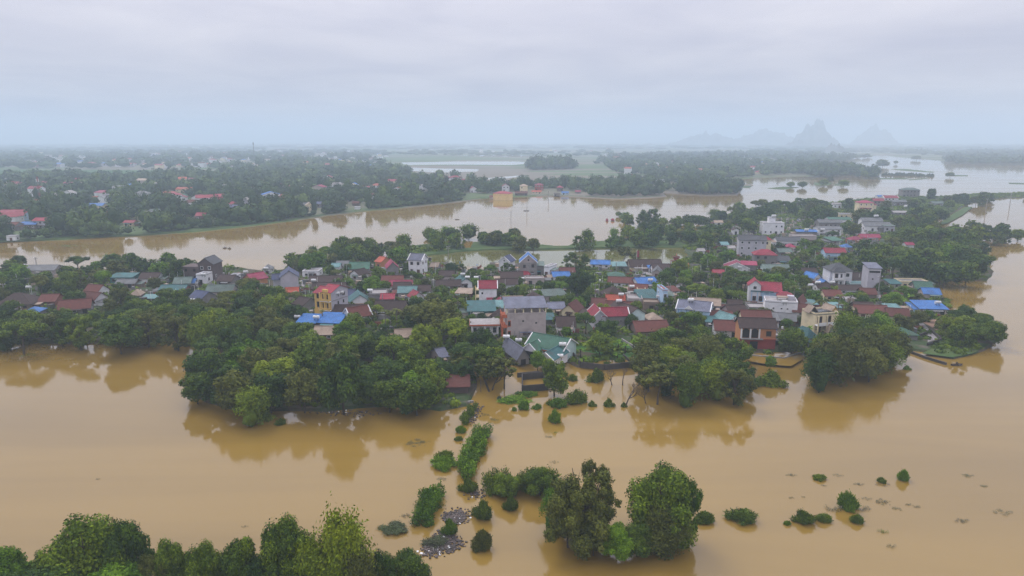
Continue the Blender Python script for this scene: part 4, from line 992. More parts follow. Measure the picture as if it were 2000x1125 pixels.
     (1003, 603, 36, 6, 3.0, 'gx', 1.6, 'F', 'o', 6, 'orange-walled house|with an old tan roof'),
     (1037, 600, 34, 8, 2.8, 'hip', 2.6, 'T', 'w', -10, 'brown hipped roof behind the pink building|'),
     (941, 621, 52, 7, 3.2, 'sh', 1.8, 'C', 't', 5, 'large teal shed roof|over dark teal walls'),
     (978, 613, 30, 6, 2.8, 'sh', 1.2, 'A', 'p', 5, 'pale teal shed roof|between teal hall and pink building'),
     (972, 628, 28, 6, 2.4, 'hip', 2.0, 'T', 'p', -14, 'brown pyramid roof|beside the pink building'),
     (975, 645, 30, 6, 2.6, 'gx', .8, 'F', 'p', 4, 'tan-roofed annex with a blue awning|'),
     (1022, 712, 22, 12, 2.6, 'gy', 2.4, 'L', 'g', 22, 'long slate roof running towards the flood|'),
     (1088, 616, 30, 7, 3.2, 'gx', 1.4, 'L', 'c', 6, 'cream house with a small lilac roof|'),
     (1110, 622, 26, 8, 3.4, 'gy', 2.2, 'S', 'c', -24, 'red-brown gable next to the lilac-roofed house|'),
     (1106, 650, 34, 7, 2.8, 'gx', 2.2, 'T', 'w', 2, 'dark tiled house with white pillars|behind the walled garden'),
     (1072, 634, 20, 5, 2.2, 'sh', .8, 'C', 'g', 4, 'small teal roof beside the pink building|'),
     (1028, 660, 20, 4, 2.6, 'sh', .8, 'B', 'p', 6, 'faded blue awning shed|between pink building and green roof'),
     (1097, 550, 32, 6, 3.0, 'gx', 1.4, 'B', 'w', 6, 'white house with a small blue roof|by the pond'),
     (1108, 539, 28, 6, 2.4, 'gx', 1.4, 'S', 'e', 0, 'brown-red strip roof behind the small blue roof|'),
     (1086, 588, 42, 6, 2.8, 'sh', 1.0, 'J', 'p', 16, 'long dull green roof|north of the lilac roof'),
     (1204, 547, 30, 7, 2.2, 'hip', 1.2, 'G', 'g', -4, 'flat-pitched green roof|above the long brown row'),
     (1172, 524, 36, 6, 2.6, 'gx', 1.4, 'B', 'w', -8, 'blue-roofed sheds on the pond bank|'),
     (1210, 534, 26, 6, 3.6, 'cp', .8, 'A', 'g', 0, 'open pale green canopy on thin posts|by the pond'),
     (1224, 561, 70, 7, 2.4, 'gx', 1.6, 'S', 'w', -12, 'long brown row roof|slanting towards the blue roofs'),
     (1168, 606, 30, 7, 2.6, 'gx', 1.6, 'S', 'e', -6, 'dark red roof west of the orange one|'),
     (1204, 588, 40, 8, 2.6, 'hip', 2.8, 'T', 'e', 10, 'dark pyramid roof behind the orange roof|'),
     (1202, 601, 34, 6, 3.2, 'gx', 1.6, 'O', 'e', -6, 'bright orange sheet roof|with a blue tank on it'),
     (1208, 616, 48, 7, 2.6, 'gx', 2.2, 'S', 'e', -10, 'rusty tiled roof|in front of the orange sheet roof'),
     (1262, 529, 62, 8, 2.6, 'gx', 2.6, 'T', 'c', 3, 'great brown communal hall roof|at the pond'),
     (1298, 536, 44, 7, 2.8, 'gx', 2.0, 'T', 'w', 0, 'lower brown communal hall|facing the paved yard'),
     (1222, 527, 26, 6, 2.0, 'gx', 1.6, 'T', 'g', -14, 'small brown roof west of the communal hall|'),
     (1272, 531, 10, 4, 2.4, 'sh', .8, 'B', 'w', 0, 'deep blue tarpaulin kiosk|beside the communal hall'),
     (1266, 565, 38, 8, 3.0, 'gx', 1.8, 'B', 'w', 14, 'wide faded blue roof|at the paved yard'),
     (1282, 542, 16, 9, 3.0, 'gy', 1.4, 'Y', 'p', -14, 'narrow grey shop|along the paved yard'),
     (1245, 577, 32, 7, 2.6, 'gx', 1.8, 'S', 'w', -16, 'brown roof with white wall piers|west of the yard'),
     (1252, 579, 16, 6, 3.0, 'flat', 0, 'F', 'c', -8, 'cream cube with a dark doorway|west of the yard'),
     (1270, 597, 36, 8, 3.4, 'sh', 1.6, 'C', 'k', 8, 'sloping teal roof|below the paved yard'),
     (1240, 600, 28, 7, 3.4, 'flat', 0, 'W', 'p', -6, 'grey flat house|west of the sloping teal roof'),
     (1272, 606, 30, 6, 3.0, 'flat', 0, 'F', 'e', -6, 'tan flat-roofed brick house|under the teal slope'),
     (1321, 579, 14, 5, 2.8, 'sh', .8, 'S', 'w', 18, 'small rusty shed|at the yard corner'),
     (1298, 606, 9, 8, 7.6, 'flat', 0, 'O', 'b', 4, 'very slim pale blue house|at the foot of the yard'),
     (1376, 607, 54, 9, 2.8, 'gx', 1.4, 'F', 'l', -16, 'house under patched tan sheeting|behind the pale blue house'),
     (1275, 654, 64, 7, 1.8, 'gx', 2.2, 'S', 'e', 8, 'long red-brown roof|between mint house and east grove'),
     (1283, 634, 26, 6, 2.0, 'hip', 1.6, 'F', 'p', 10, 'small tan hipped shed|east of the mint house'),
     (1400, 633, 58, 7, 2.4, 'gx', 1.8, 'S', 'w', -8, 'dark red roof behind the green canopy|'),
     (1398, 641, 36, 5, 2.6, 'sh', .6, 'C', 'l', -8, 'white shop front with a green canopy|'),
     (1421, 659, 46, 7, 3.0, 'gx', 2.2, 'S', 'w', -8, 'white walled cottage with a dark red roof|by the east grove'),
     (1434, 641, 32, 7, 3.0, 'gy', 1.8, 'A', 'w', 24, 'pale green gable|between dark red roofs'),
     (1479, 640, 54, 8, 2.8, 'gx', 2.6, 'S', 'c', -6, 'wide brown roof|right behind the orange arched house'),
     (1442, 621, 36, 6, 2.4, 'gx', 2.0, 'T', 'p', 10, 'brown roof in the tight cluster|west of the white block'),
     (1435, 612, 24, 6, 2.8, 'gx', 2.0, 'T', 'w', -14, 'white cottage with an old brown roof|north of the dark cluster'),
     (1480, 613, 34, 7, 2.2, 'flat', 0, 'W', 'g', -8, 'roofless grey concrete rooms|with a pink sheet'),
     (1511, 640, 18, 6, 3.2, 'sh', .8, 'Y', 'w', -10, 'small white annex|east of the wide brown roof'),
     (1530, 636, 40, 8, 2.4, 'gx', 1.4, 'Y', 'e', -20, 'grey mossy sheet roof|below the white block'),
     (1565, 620, 30, 6, 2.6, 'gx', 2.0, 'S', 'w', -12, 'red-brown roof with a white eaves line|east of the white block'),
     (1557, 606, 12, 8, 2.8, 'gy', 2.0, 'S', 'e', -34, 'steep rusty gable|behind the white block'),
     (1584, 680, 22, 6, 3.6, 'hip', 2.2, 'C', 'l', 16, 'grey cottage with a teal hipped roof|at the water'),
     (1504, 672, 12, 4, 2.4, 'sh', .5, 'C', 't', 0, 'tiny teal shed|beside the orange arched house'),
     (1518, 673, 18, 5, 2.8, 'flat', 0, 'W', 'g', 0, 'low grey hut by the water|'),
     (1517, 533, 50, 6, 2.6, 'gx', 1.4, 'J', 'm', -3, 'long pale green barrack roof|'),
     (1525, 517, 34, 7, 2.6, 'gx', 1.8, 'K', 'g', -4, 'dark roof behind the pale green barrack|'),
     (1534, 514, 15, 5, 2.4, 'gy', 1.2, 'C', 'k', 12, 'small teal gable behind the barrack|'),
     (1465, 480, 34, 8, 3.4, 'gx', 1.4, 'Y', 'g', -6, 'grey sheet hall|behind the three-storey block'),
     (1540, 483, 44, 8, 4.0, 'gx', 1.6, 'K', 'w', -6, 'white house with a long dark roof|'),
     (1571, 477, 44, 8, 4.6, 'flat', 0, 'W', 'p', -4, 'blank concrete house|with blue sheets behind'),
     (1575, 466, 38, 6, 4.6, 'gx', .8, 'B', 'g', -4, 'low blue sheet roof|over the blank concrete house'),
     (1545, 491, 16, 5, 3.2, 'hip', 1.4, 'M', 'g', -6, 'little crimson pyramid roof|'),
     (1534, 500, 26, 6, 2.8, 'gx', 1.4, 'J', 'g', 6, 'dull green gable|by the crimson pyramid'),
     (1620, 463, 44, 9, 5.4, 'gx', 1.2, 'Y', 'w', -3, 'white two-storey row|with grey roofs'),
     (1622, 447, 44, 9, 4.6, 'gx', 1.6, 'Y', 'g', -3, 'grey concrete row|behind the white two-storey row'),
     (1640, 440, 42, 8, 4.4, 'gx', 1.2, 'G', 'w', -3, 'flat green-roofed house behind the grey row|'),
     (1652, 433, 26, 7, 5.6, 'flat', 0, 'B', 'c', -6, 'cream block with blue roof panels|'),
     (1636, 477, 24, 8, 2.8, 'sh', 1.0, 'G', 'g', 14, 'small dark green sloping roof|by the lane'),
     (1655, 489, 17, 5, 2.4, 'hip', 1.4, 'B', 'w', -8, 'little blue pyramid roof|by the lane'),
     (1674, 475, 26, 6, 2.6, 'hip', 1.6, 'M', 'o', -2, 'red-roofed bungalow|by the lane'),
     (1700, 470, 36, 6, 2.6, 'gx', 1.5, 'M', 'o', -6, 'longer red-roofed bungalow|under the grey warehouse'),
     (1737, 454, 20, 6, 4.6, 'sh', .6, 'J', 'l', 4, 'small grey annex|of the double warehouse'),
     (1631, 510, 38, 7, 4.6, 'gx', 1.8, 'R', 'b', -5, 'pale blue gabled house|with a red roof and brick side'),
     (1596, 551, 17, 6, 2.6, 'gy', 1.6, 'B', 'w', 24, 'pale blue gabled shed|west of the white villa'),
     (1582, 541, 26, 6, 2.4, 'gx', 1.6, 'T', 'c', -4, 'old brown house west of the white villa|'),
     (1611, 560, 15, 4, 2.0, 'gy', 1.0, 'B', 'g', 0, 'blue tarpaulin tent|in front of the white villa'),
     (1617, 571, 38, 6, 2.4, 'gx', 1.3, 'T', 'w', -2, 'brown roofed wing west of the gate pier|below the villa'),
     (1662, 575, 44, 6, 2.4, 'gx', 1.3, 'T', 'w', -2, 'brown roofed wing east of the gate pier|below the villa'),
     (1628, 587, 32, 6, 2.4, 'gx', 1.6, 'S', 'c', -2, 'red-brown house below the two villa wings|'),
     (1676, 553, 32, 7, 2.6, 'gx', 1.8, 'T', 'o', -2, 'orange-walled house|between villa and grey tower'),
     (1677, 563, 32, 5, 1.8, 'flat', 0, 'A', 'm', -2, 'pale mint flat shed|at the foot of the grey tower'),
     (1697, 582, 26, 6, 2.0, 'gx', 1.6, 'S', 'e', -10, 'rusty red roof|below the grey tower'),
     (1702, 556, 10, 4, 1.8, 'gx', .8, 'T', 'k', 0, 'dark shed|behind the grey tower'),
     (1785, 562, 52, 6, 2.8, 'flat', 0, 'W', 'c', -4, 'long cream colonnade|at the lake side'),
     (1749, 563, 20, 5, 2.4, 'sh', .8, 'C', 'g', 0, 'teal shed west of the cream colonnade|'),
     (1805, 572, 30, 7, 2.4, 'gx', 2.0, 'G', 'g', -10, 'green roof against the flood|south of the colonnade'),
     (1820, 584, 28, 7, 2.6, 'gx', 1.5, 'B', 'p', -14, 'bright blue gable on the water side|'),
     (1822, 616, 50, 7, 3.0, 'sh', 1.2, 'B', 'p', -6, 'long bright blue roof|on grey walls at the island tip'),
     (1793, 614, 16, 6, 2.4, 'sh', .8, 'B', 'b', -6, 'small blue annex west of the long blue roof|'),
     (1586, 602, 19, 5, 1.8, 'sh', .6, 'A', 'r', -4, 'pale green tin roof|under the palms west side'),
     (1630, 608, 20, 5, 1.8, 'sh', .6, 'A', 'r', -10, 'pale green tin roof|nearer the coconut palm'),
     (1706, 622, 60, 8, 2.4, 'gx', 1.8, 'S', 'c', -5, 'long rusty tiled house|south-east of the palms'),
     (1690, 612, 34, 6, 2.2, 'gx', 1.6, 'T', 'e', -5, 'dark tiled house behind the long rusty one|'),
     (1748, 613, 24, 5, 2.2, 'sh', .6, 'A', 'k', -4, 'small pale cyan lean-to|'),
     (1755, 627, 36, 7, 2.2, 'gx', 1.8, 'S', 'p', -16, 'purple-brown roof near the island tip|'),
     (1772, 664, 38, 7, 2.0, 'hip', 1.2, 'G', 'g', -2, 'low green-roofed shed|by the bamboo grove'),
     (1622, 657, 10, 5, 2.4, 'gy', 1.6, 'F', 'w', 10, 'small pale gable|behind the yellow two-storey house'),
     (1437, 459, 11, 4, 3.6, 'gy', 1.0, 'T', 'w', 0, 'small white gate house|in the trees'),
     (1416, 484, 14, 5, 2.4, 'gx', 1.2, 'A', 'g', 8, 'pale teal hut|west of the three-storey block'),
     (1430, 490, 12, 5, 2.0, 'gx', 1.0, 'W', 'w', 0, 'low white hut west of the three-storey block|'),
     (1404, 440, 16, 5, 2.6, 'gx', 1.2, 'F', 'w', 0, 'pale hut by the flooded trees|'),
     (1635, 407, 16, 6, 4.0, 'gx', 1.0, 'W', 'w', -4, 'white hut in the trees north-west of the cream villa|'),
     (1762, 420, 32, 7, 2.6, 'gx', 1.0, 'W', 'g', -4, 'pale low roof|west of the lake grass'),
     (1834, 402, 24, 7, 3.0, 'gx', 1.4, 'J', 'g', -6, 'grey-green house|behind the strip in the lake'),
     (1778, 484, 15, 5, 2.2, 'gx', 1.0, 'M', 'w', 0, 'lone pink roof|deep in the lake-side wood'),
     (1757, 402, 26, 7, 4, 'gx', 1.2, 'Y', 'g', -4, 'grey roof between red roof and arched house|'),
     (1721, 392, 13, 6, 4.4, 'gx', 1.0, 'B', 'w', -4, 'blue roof behind the lake-side red roofs|'),
     (1370, 497, 12, 5, 2.4, 'gx', 1.0, 'W', 'w', 0, 'small pale shed at the end of the pond|'),
     (1404, 541, 20, 5, 2.4, 'gx', 1.0, 'R', 'o', -4, 'red-brown porch west of the crimson roofs|'),
     (1590, 466, 18, 6, 3, 'gx', 1.2, 'Y', 'g', 4, 'small grey roof west of the white row|'),
     (868, 712, 14, 6, 3, 'gx', 1.4, 'L', 'p', 30, 'hidden slate roof in the front wood|'),
     (895, 768, 40, 5, 2.2, 'sh', 1.0, 'S', 'k', 4, 'flooded red-tiled shed|at the end of the front wood'),
     (790, 667, 30, 5, 2.0, 'gx', 1.6, 'F', 'e', 14, 'collapsed tan thatch shed|north of the front wood'),
    ]
    for row in rows:
        hs(*row)
def build_far_houses():
    G_ = 'houses on the far river bank'
    rows = [
     (24, 366, 34, 9, 5, 'hip', 2.4, 'R', 'c', -8, 'yellow house with a red hipped roof|on the far bank'), (83, 365, 28, 9, 5.5, 'gx', 2, 'R', 'w', -4, 'pale red-roofed house beside the mast|'),
     (138, 370, 34, 9, 7, 'gx', 2.2, 'M', 'w', -6, 'white two-storey house with a red roof|beyond the mast'), (43, 386, 16, 8, 3, 'gx', 2, 'R', 'g', 0, 'low red roof west of the mast|'),
     (66, 402, 14, 7, 4, 'gx', 2, 'O', 'c', -20, 'small orange gable west of the mast|'), (176, 394, 34, 8, 3.6, 'gx', 1.6, 'O', 'r', 2, 'red-brown block behind the blue far roof|'),
     (180, 411, 40, 9, 4.4, 'gx', 1.6, 'B', 'c', 2, 'large blue-roofed house|on the far bank'), (208, 421, 18, 8, 3.4, 'gx', 1.4, 'S', 'w', 0, 'white house with a dark red roof below the blue one|'),
     (233, 376, 28, 9, 7, 'flat', 0, 'W', 'w', -6, 'large white flat block|on the far bank'), (212, 392, 22, 9, 6, 'flat', 0, 'W', 'l', -4, 'lilac flat block|below the large white one'),
     (254, 370, 20, 8, 5.5, 'gx', 1.6, 'B', 'w', -4, 'white house with a pale blue roof|beside the flat blocks'), (268, 376, 16, 8, 5.5, 'gy', 2, 'R', 'w', 12, 'white gable house with a red roof|east of the pale blue one'),
     (26, 422, 54, 9, 3.4, 'gx', 2, 'R', 'y', 4, 'long red roof at the west end|of the far bank'), (14, 436, 34, 10, 5, 'hip', 3.0, 'R', 'w', 6, 'large red hipped house|at the west end'),
     (36, 432, 24, 8, 5, 'gx', 2, 'R', 'b', -6, 'pale blue house with a red roof|among the west end roofs'), (55, 448, 28, 8, 3.6, 'gx', 1.4, 'B', 'k', 6, 'blue tarpaulin workshop|on the far shore'),
     (80, 447, 31, 8, 6, 'gx', 1.6, 'R', 'l', -4, 'tall pale house with a red roof|next to the blue workshop'), (16, 451, 30, 8, 4, 'gx', 1.6, 'S', 'g', 0, 'grey house above the far landing|'),
     (22, 470, 17, 4, 3, 'flat', 0, 'W', 'w', 4, 'white river boat house|at the far landing'),
     (322, 382, 34, 8, 3.4, 'gx', 1.6, 'O', 'y', -6, 'yellow house with an orange roof|on the far bank'), (360, 376, 36, 9, 4, 'gx', 2, 'O', 'c', -8, 'long orange-red double roof|behind the yellow one'),
     (350, 388, 26, 8, 3, 'gx', 1.8, 'G', 'g', 12, 'grey-green roof between orange roofs|'), (354, 393, 18, 8, 4, 'gy', 2, 'R', 'w', 14, 'white gable end west of the white twin-gable house|'),
     (385, 395, 24, 8, 4.6, 'gy', 2.8, 'S', 'w', -10, 'white steep-gabled house|with two dark windows'), (425, 393, 19, 9, 5, 'gx', 2.2, 'R', 'v', 2, 'all-red house with a red roof|'),
     (452, 418, 20, 8, 6, 'gx', 1.6, 'N', 'n', -2, 'turquoise house|with a navy roof'), (251, 442, 20, 7, 3.4, 'gx', 1.2, 'R', 'c', -2, 'small cream house with a pink roof|on the far shore'),
     (285, 422, 24, 7, 3, 'gx', 1.6, 'Y', 'g', 0, 'grey and pale shed pair|on the far bank'), (300, 420, 17, 7, 3.4, 'gx', 2, 'J', 'w', 4, 'grey-green gable beside the shed pair|'),
     (190, 436, 18, 7, 4, 'gy', 2, 'Y', 'k', 10, 'grey gable near the far shore|'), (391, 430, 17, 7, 3.6, 'gx', 2, 'R', 'k', 2, 'dark house with a red roof|on the far bank'), 
     (404, 398, 10, 7, 3, 'gx', 1.6, 'R', 'g', 0, 'tiny red roof west of the all-red house|'), (413, 343, 18, 9, 5, 'gx', 2, 'R', 'w', 0, 'pink-roofed house past the green field|'),
     (461, 339, 22, 9, 5, 'gx', 2, 'Y', 'w', 0, 'white house past the green field|'), (524, 341, 14, 9, 5, 'gx', 2, 'R', 'w', 0, 'small red roof past the green field|'), (543, 335, 14, 9, 5, 'gx', 2, 'R', 'c', 0, 'crimson roof among hazy trees|'),
     (541, 368, 14, 8, 4, 'gx', 2, 'R', 'k', 0, 'red roof deep in the far wood|'), (567, 375, 16, 8, 5, 'gy', 2.6, 'R', 'l', 24, 'grey gable with a rose roof|deep in the far wood'), (586, 371, 10, 7, 4, 'flat', 0, 'W', 'c', 0, 'small cream cube in the far wood|'),
     (549, 388, 12, 7, 3.4, 'hip', 2, 'R', 'g', 0, 'crimson hut in the far wood|'), (590, 410, 20, 8, 4.4, 'gx', 1.8, 'K', 'w', -10, 'white house with a dark roof|near the far shore'), (606, 411, 14, 8, 4.6, 'gy', 2.2, 'F', 'c', 24, 'sand gable near the far shore|'),
     (618, 406, 16, 8, 4, 'gx', 1.4, 'N', 'g', -6, 'navy roof beside the sand gable|'), (659, 394, 20, 8, 4.5, 'gy', 2.6, 'R', 'w', 20, 'white gable house with a rose roof|in the far wood'), (729, 389, 26, 8, 4.5, 'gx', 1.6, 'S', 'l', -4, 'pale house with a flat red roof|'),
     (706, 374, 30, 8, 5, 'gx', 1.6, 'R', 'w', -8, 'stepped white house with pink roofs|'), (694, 402, 12, 7, 3, 'gx', 1.6, 'S', 'k', 0, 'dark red hut near the far shore|'), (697, 409, 10, 5, 2, 'flat', 0, 'W', 'w', 0, 'white hut on the far shore|'),
     (612, 341, 14, 8, 5, 'gy', 2, 'Y', 'w', 0, 'white gable among hazy trees|'), (620, 354, 22, 8, 3, 'gx', 1.2, 'Y', 'g', 0, 'long grey roof among hazy trees|'), (593, 359, 12, 8, 4, 'gx', 1.8, 'R', 'w', 0, 'faint red roof among hazy trees|'),
     (875, 371, 16, 8, 4.4, 'gx', 2, 'R', 'w', 6, 'red roof in the wood above the bend|'), (908, 358, 14, 8, 4, 'gx', 2, 'R', 'g', 4, 'orange-red roof behind the wood|'), (925, 376, 12, 8, 5, 'gy', 2, 'R', 'w', 18, 'white narrow house west of the flooded hall|'),
     (988, 374, 14, 8, 6.5, 'gy', 2.6, 'M', 'w', 4, 'white gable house behind the flooded hall|'), (1023, 377, 15, 8, 8.5, 'hip', 2, 'F', 'c', 0, 'cream villa with a tan roof|above the river'), (1018, 382, 24, 7, 3.4, 'gx', 1.6, 'S', 'k', 0, 'dark house below the cream villa|'),
     (1053, 372, 16, 8, 7, 'hip', 1.6, 'M', 'v', 0, 'tall crimson house|above the river'), (1048, 378, 18, 6, 2.6, 'gx', 1.2, 'O', 'c', 0, 'low cream house with an orange roof|'), (1094, 374, 11, 7, 5, 'hip', 2, 'M', 'k', 0, 'crimson pyramid roof above the river|'),
     (1088, 383, 12, 6, 3, 'flat', 0, 'W', 'g', 0, 'grey cube by the far jetty|'), (1104, 380, 13, 6, 2.6, 'gx', 1.2, 'B', 'b', 0, 'bright blue shed on the far shore|'), (1129, 378, 10, 6, 2.6, 'gx', 1.4, 'M', 'g', 0, 'small pink roof on the far shore|'),
     (833, 381, 20, 7, 3, 'gx', 1.4, 'W', 'w', 6, 'pale broken roof in the wood|'), (1234, 356, 9, 8, 8, 'gy', 4, 'R', 'v', 10, 'slender red church tower|in the far wood'), (1290, 360, 15, 8, 5, 'gx', 2, 'Y', 'w', 0, 'white house near the plantation|'),
     (1282, 366, 20, 7, 2.6, 'flat', 0, 'W', 'g', 0, 'low grey wall house near the plantation|'),
    ]
    for row in rows: hs(*row, group=G_, z=.7)
    r = house(979, 391.5, -16, 'yellow hall with a red roof|standing in the flooded river', [V(17, 12, 6.8, 'hip', 2.0, 'R', 'z', wins=False)], group=G_, z=-.2)
    block(r, 'eaves_band', (0, 6, 5.2), (17.3, 12.3, .4), 'wall_pale_yellow'); hs(962, 389, 12, 6, 3, 'gx', 1.2, 'S', 'p', -6, 'low annex west of the flooded yellow hall|', group=G_, z=-.1)
    # hazy town: small houses on the plain, each a thing of its own
    g = random.Random(31); k = 0
    ZN = [((0, 900), (352, 408), 84), ((60, 760), (303, 331), 135), ((770, 1300), (292, 300), 14), ((1180, 1500), (300, 342), 22), ((60, 700), (296, 303), 30)]
    for (xa, xb), (ya, yb), n in ZN:
        for _ in range(n):
            px, py = g.uniform(xa, xb), g.uniform(ya, yb)
            if px < 430 and 329 < py < 346: continue
            if py > 346 and (px > 560 and py > 385 or any(abs((q_[0] + q_[2]) / 2 - px) < 16 and abs(q_[3] - py) < 9 for q_ in RECTS)): continue
            p = at(px, py, .7); rc = g.choice('RRROSYWBMFW'); wc = g.choice('wwwwwcclp'); w_ = g.uniform(9, 17); h_ = g.choice([3.5, 4.5, 6.5, 7, 9.5]); rt = g.choice(['gx', 'gx', 'hip', 'gy', 'flat'])
            root = link('village_house', None, None, p); root.rotation_euler.z = g.uniform(-.5, .5)
            link('wall', wall_mesh(w_, 9, h_, rt, 2.2 if rt != 'flat' else 0), root, (0, 4.5, 0), MATS[WAL[wc][0]])
            link('roof', roof_mesh(w_, 9, rt, 2.2), root, (0, 4.5, h_), MATS[PAL[rc][0]])
            OCC.append((p.x, p.y + 4.5, 8)); a, b, dd = pix((p.x, p.y, h_ + 1)); RECTS.append((a - 4, b, a + 4, py, dd)); k += 1
            rn = {'R': 'red', 'O': 'orange', 'S': 'brown', 'Y': 'grey', 'W': 'pale', 'B': 'blue', 'M': 'crimson', 'F': 'sand'}[rc]
            sz = 'low' if h_ < 4 else ('two-storey' if h_ < 8 else 'tall'); rf = {'gx': 'long ridge roof', 'hip': 'hipped roof', 'gy': 'gabled roof', 'flat': 'flat roof'}[rt]
            if py > 346 and px < 900:
                q = at(px, py); mk = min(((f - q).length, s) for _, f, s, k_ in HOUSES if k_ and f.y > 380)
                tag(root, ' '.join(('%s far-bank house, %s %s, near the %s' % (sz, rn, rf, mk[1])).split()[:16]), 'house', 'houses on the far river bank'); continue
            wh = 'by the green field' if py > 325 and px < 430 else ('in the open fields' if px > 770 and py < 301 else ('beyond the plantation' if px > 1150 else ('at the foot of the haze' if py < 306 else 'in the hazy town')))
            tag(root, '%s hazy house with a %s %s %s' % (sz, rn, rf, wh), 'house', 'hazy houses of the distant plain')
ARC = poly_mesh('arch', [(math.cos(t), s, math.sin(t)) for s in (-1, 1) for t in [math.pi * i / 10 for i in range(11)]],
                [tuple(range(10, -1, -1)), tuple(range(11, 22))] + [(i, i + 1, i + 12, i + 11) for i in range(10)])
GAB = poly_mesh('gable', [(-.5, -.5, 0), (.5, -.5, 0), (0, -.5, 1), (-.5, .5, 0), (.5, .5, 0), (0, .5, 1)], [(0, 1, 2), (5, 4, 3), (0, 3, 4, 1), (1, 4, 5, 2), (2, 5, 3, 0)])
# ------------------------------------------------------------------ foreground growth, debris, poles, boats, walls
def foreground_trees():
    G_ = 'trees along the near shore'
    for px, py, r, kd, mt, h, lb in [
        (12, 1090, 44, 'round', 'leaf_bush', 9, 'small round tree cut by the lower west corner'), (78, 1098, 36, 'airy', 'leaf_mid', 8, 'thin-leaved tree second from the lower west corner'),
        (170, 1062, 74, 'round', 'leaf_mid', 13, 'broad domed tree that peaks highest in the western near shore row'), (250, 1060, 44, 'round', 'leaf_dark', 12, 'dark tree with a loose side branch beside the broad domed one'),
        (100, 1150, 70, 'round', 'leaf_dark', 9, 'dark low crown under the broad domed tree'), (225, 1140, 62, 'round', 'leaf_bush', 8, 'bright crown under the dark loose-branched tree'),
        (300, 1100, 40, 'airy', 'leaf_olive', 8, 'grey-green thin tree in the dip of the near shore row'), (342, 1082, 42, 'tall', 'leaf_mid', 10, 'first of three equal crowns in the near shore row'),
        (402, 1092, 40, 'round', 'leaf_mid', 10, 'middle one of three equal crowns in the near shore row'), (466, 1085, 42, 'tall', 'leaf_mid', 11, 'last of three equal crowns in the near shore row'),
        (520, 1120, 46, 'round', 'leaf_dark', 8, 'low dark crown before the row reaches its tall end'), (560, 1062, 52, 'round', 'leaf_mid', 13, 'tall dark tree beside the yellow-green bamboo on the near shore'),
        (615, 1090, 46, 'bamboo', 'leaf_light', 12, 'yellow-green bamboo leaning on the tall dark tree'), (672, 1058, 58, 'bamboo', 'leaf_light', 15, 'tallest yellow-green bamboo of the near shore row'),
        (700, 1100, 44, 'bamboo', 'leaf_olive', 11, 'grey-green bamboo in front of the tallest bamboo'), (650, 1135, 50, 'bamboo', 'leaf_light', 9, 'lowest bamboo tuft at the near shore'),
        (795, 1092, 44, 'round', 'leaf_mid', 7, 'round tree at the end of the rubbish raft'), (745, 1110, 34, 'round', 'leaf_dark', 8, 'dark tree between bamboo and rubbish raft'),
        (380, 1150, 56, 'round', 'leaf_mid', 7, 'low crown under the three equal trees'), (575, 1150, 56, 'round', 'leaf_mid', 8, 'low round crown under the tall dark tree'), (20, 1160, 60, 'round', 'leaf_dark', 7, 'low dark crown in the lower west corner'),
        (465, 1155, 50, 'airy', 'leaf_olive', 7, 'thin low crown between the equal trees')]:
        crown_at(px, py + (24 if py < 1110 else 10), r, kd, mt, h * .92, lb, G_, z=-.5)
    G_ = 'trees of the flooded eastern clump'
    for px, py, r, kd, mt, h, lb in [
        (1134, 990, 74, 'airy', 'leaf_olive', 12.6, 'tallest open-crowned grey-green tree of the flooded clump'), (1110, 1010, 44, 'round', 'leaf_olive', 9, 'grey-green crown at the foot of the tallest clump tree'), (1165, 962, 36, 'airy', 'leaf_olive', 12, 'dark leafy top leaning over the clump gap'),
        (1298, 984, 68, 'round', 'leaf_mid', 12.2, 'big domed green tree of the flooded clump'), (1330, 985, 38, 'airy', 'leaf_bush', 12, 'bright drooping crown at the east side of the domed tree'), (1262, 1012, 32, 'airy', 'leaf_olive', 8, 'olive crown under the domed tree'),
        (1300, 1030, 48, 'bamboo', 'leaf_olive', 8, 'grey-green bamboo at the foot of the domed tree'), (1205, 1055, 36, 'round', 'leaf_bush', 5.5, 'bright round bush at the front of the flooded clump'), (1160, 1045, 38, 'round', 'leaf_olive', 6, 'dull low crown at the front west of the clump'),
        (1245, 1050, 38, 'round', 'leaf_mid', 5.5, 'low green crown in the middle of the clump front'), (1085, 985, 30, 'bamboo', 'leaf_bush', 7, 'green bamboo spray at the west edge of the clump'),
        (1055, 938, 34, 'round', 'leaf_mid', 5.0, 'leafy tree at the thick end of the flooded hedge row'), (988, 944, 28, 'round', 'leaf_mid', 4.2, 'small tree in the middle of the flooded hedge row')]:
        crown_at(px, py, r, kd, mt, h, lb, G_, z=-.2)
def shrub(px, py, wpx, h, mat, label, deep=1.0, group='shrubs standing in the flood', cat='shrub', name='shrub', kind='bush', z=-.05):
    p = at(px, py, 0); rx = wpx * .5 * mpp(p); ry = rx * deep
    o = link(name, R.choice(CROWN[kind, lod_of(p)]), None, (p.x, p.y + ry * .6, z), MATS[mat])
    o.scale = (rx, ry, h * (.8 if kind == 'bush' else 1)); o.rotation_euler.z = R.choice([0, math.pi]) + R.uniform(-.3, .3)
    return tag(o, label, cat, group)
def hedge(x0, y0, x1, y1, wpx, h, mat, label):
    a, b = at(x0, y0), at(x1, y1); c = (a + b) / 2; wd = wpx * mpp(c); ln = (b - a).length
    o = link('hedge', R.choice(CROWN['hedge', lod_of(c)]), None, (c.x, c.y, -.1), MATS[mat])
    o.scale = (ln / 2, wd / .62, h / .42); o.rotation_euler.z = math.atan2(b.y - a.y, b.x - a.x)
    return tag(o, label, 'hedge', 'hedges along the drowned lane')
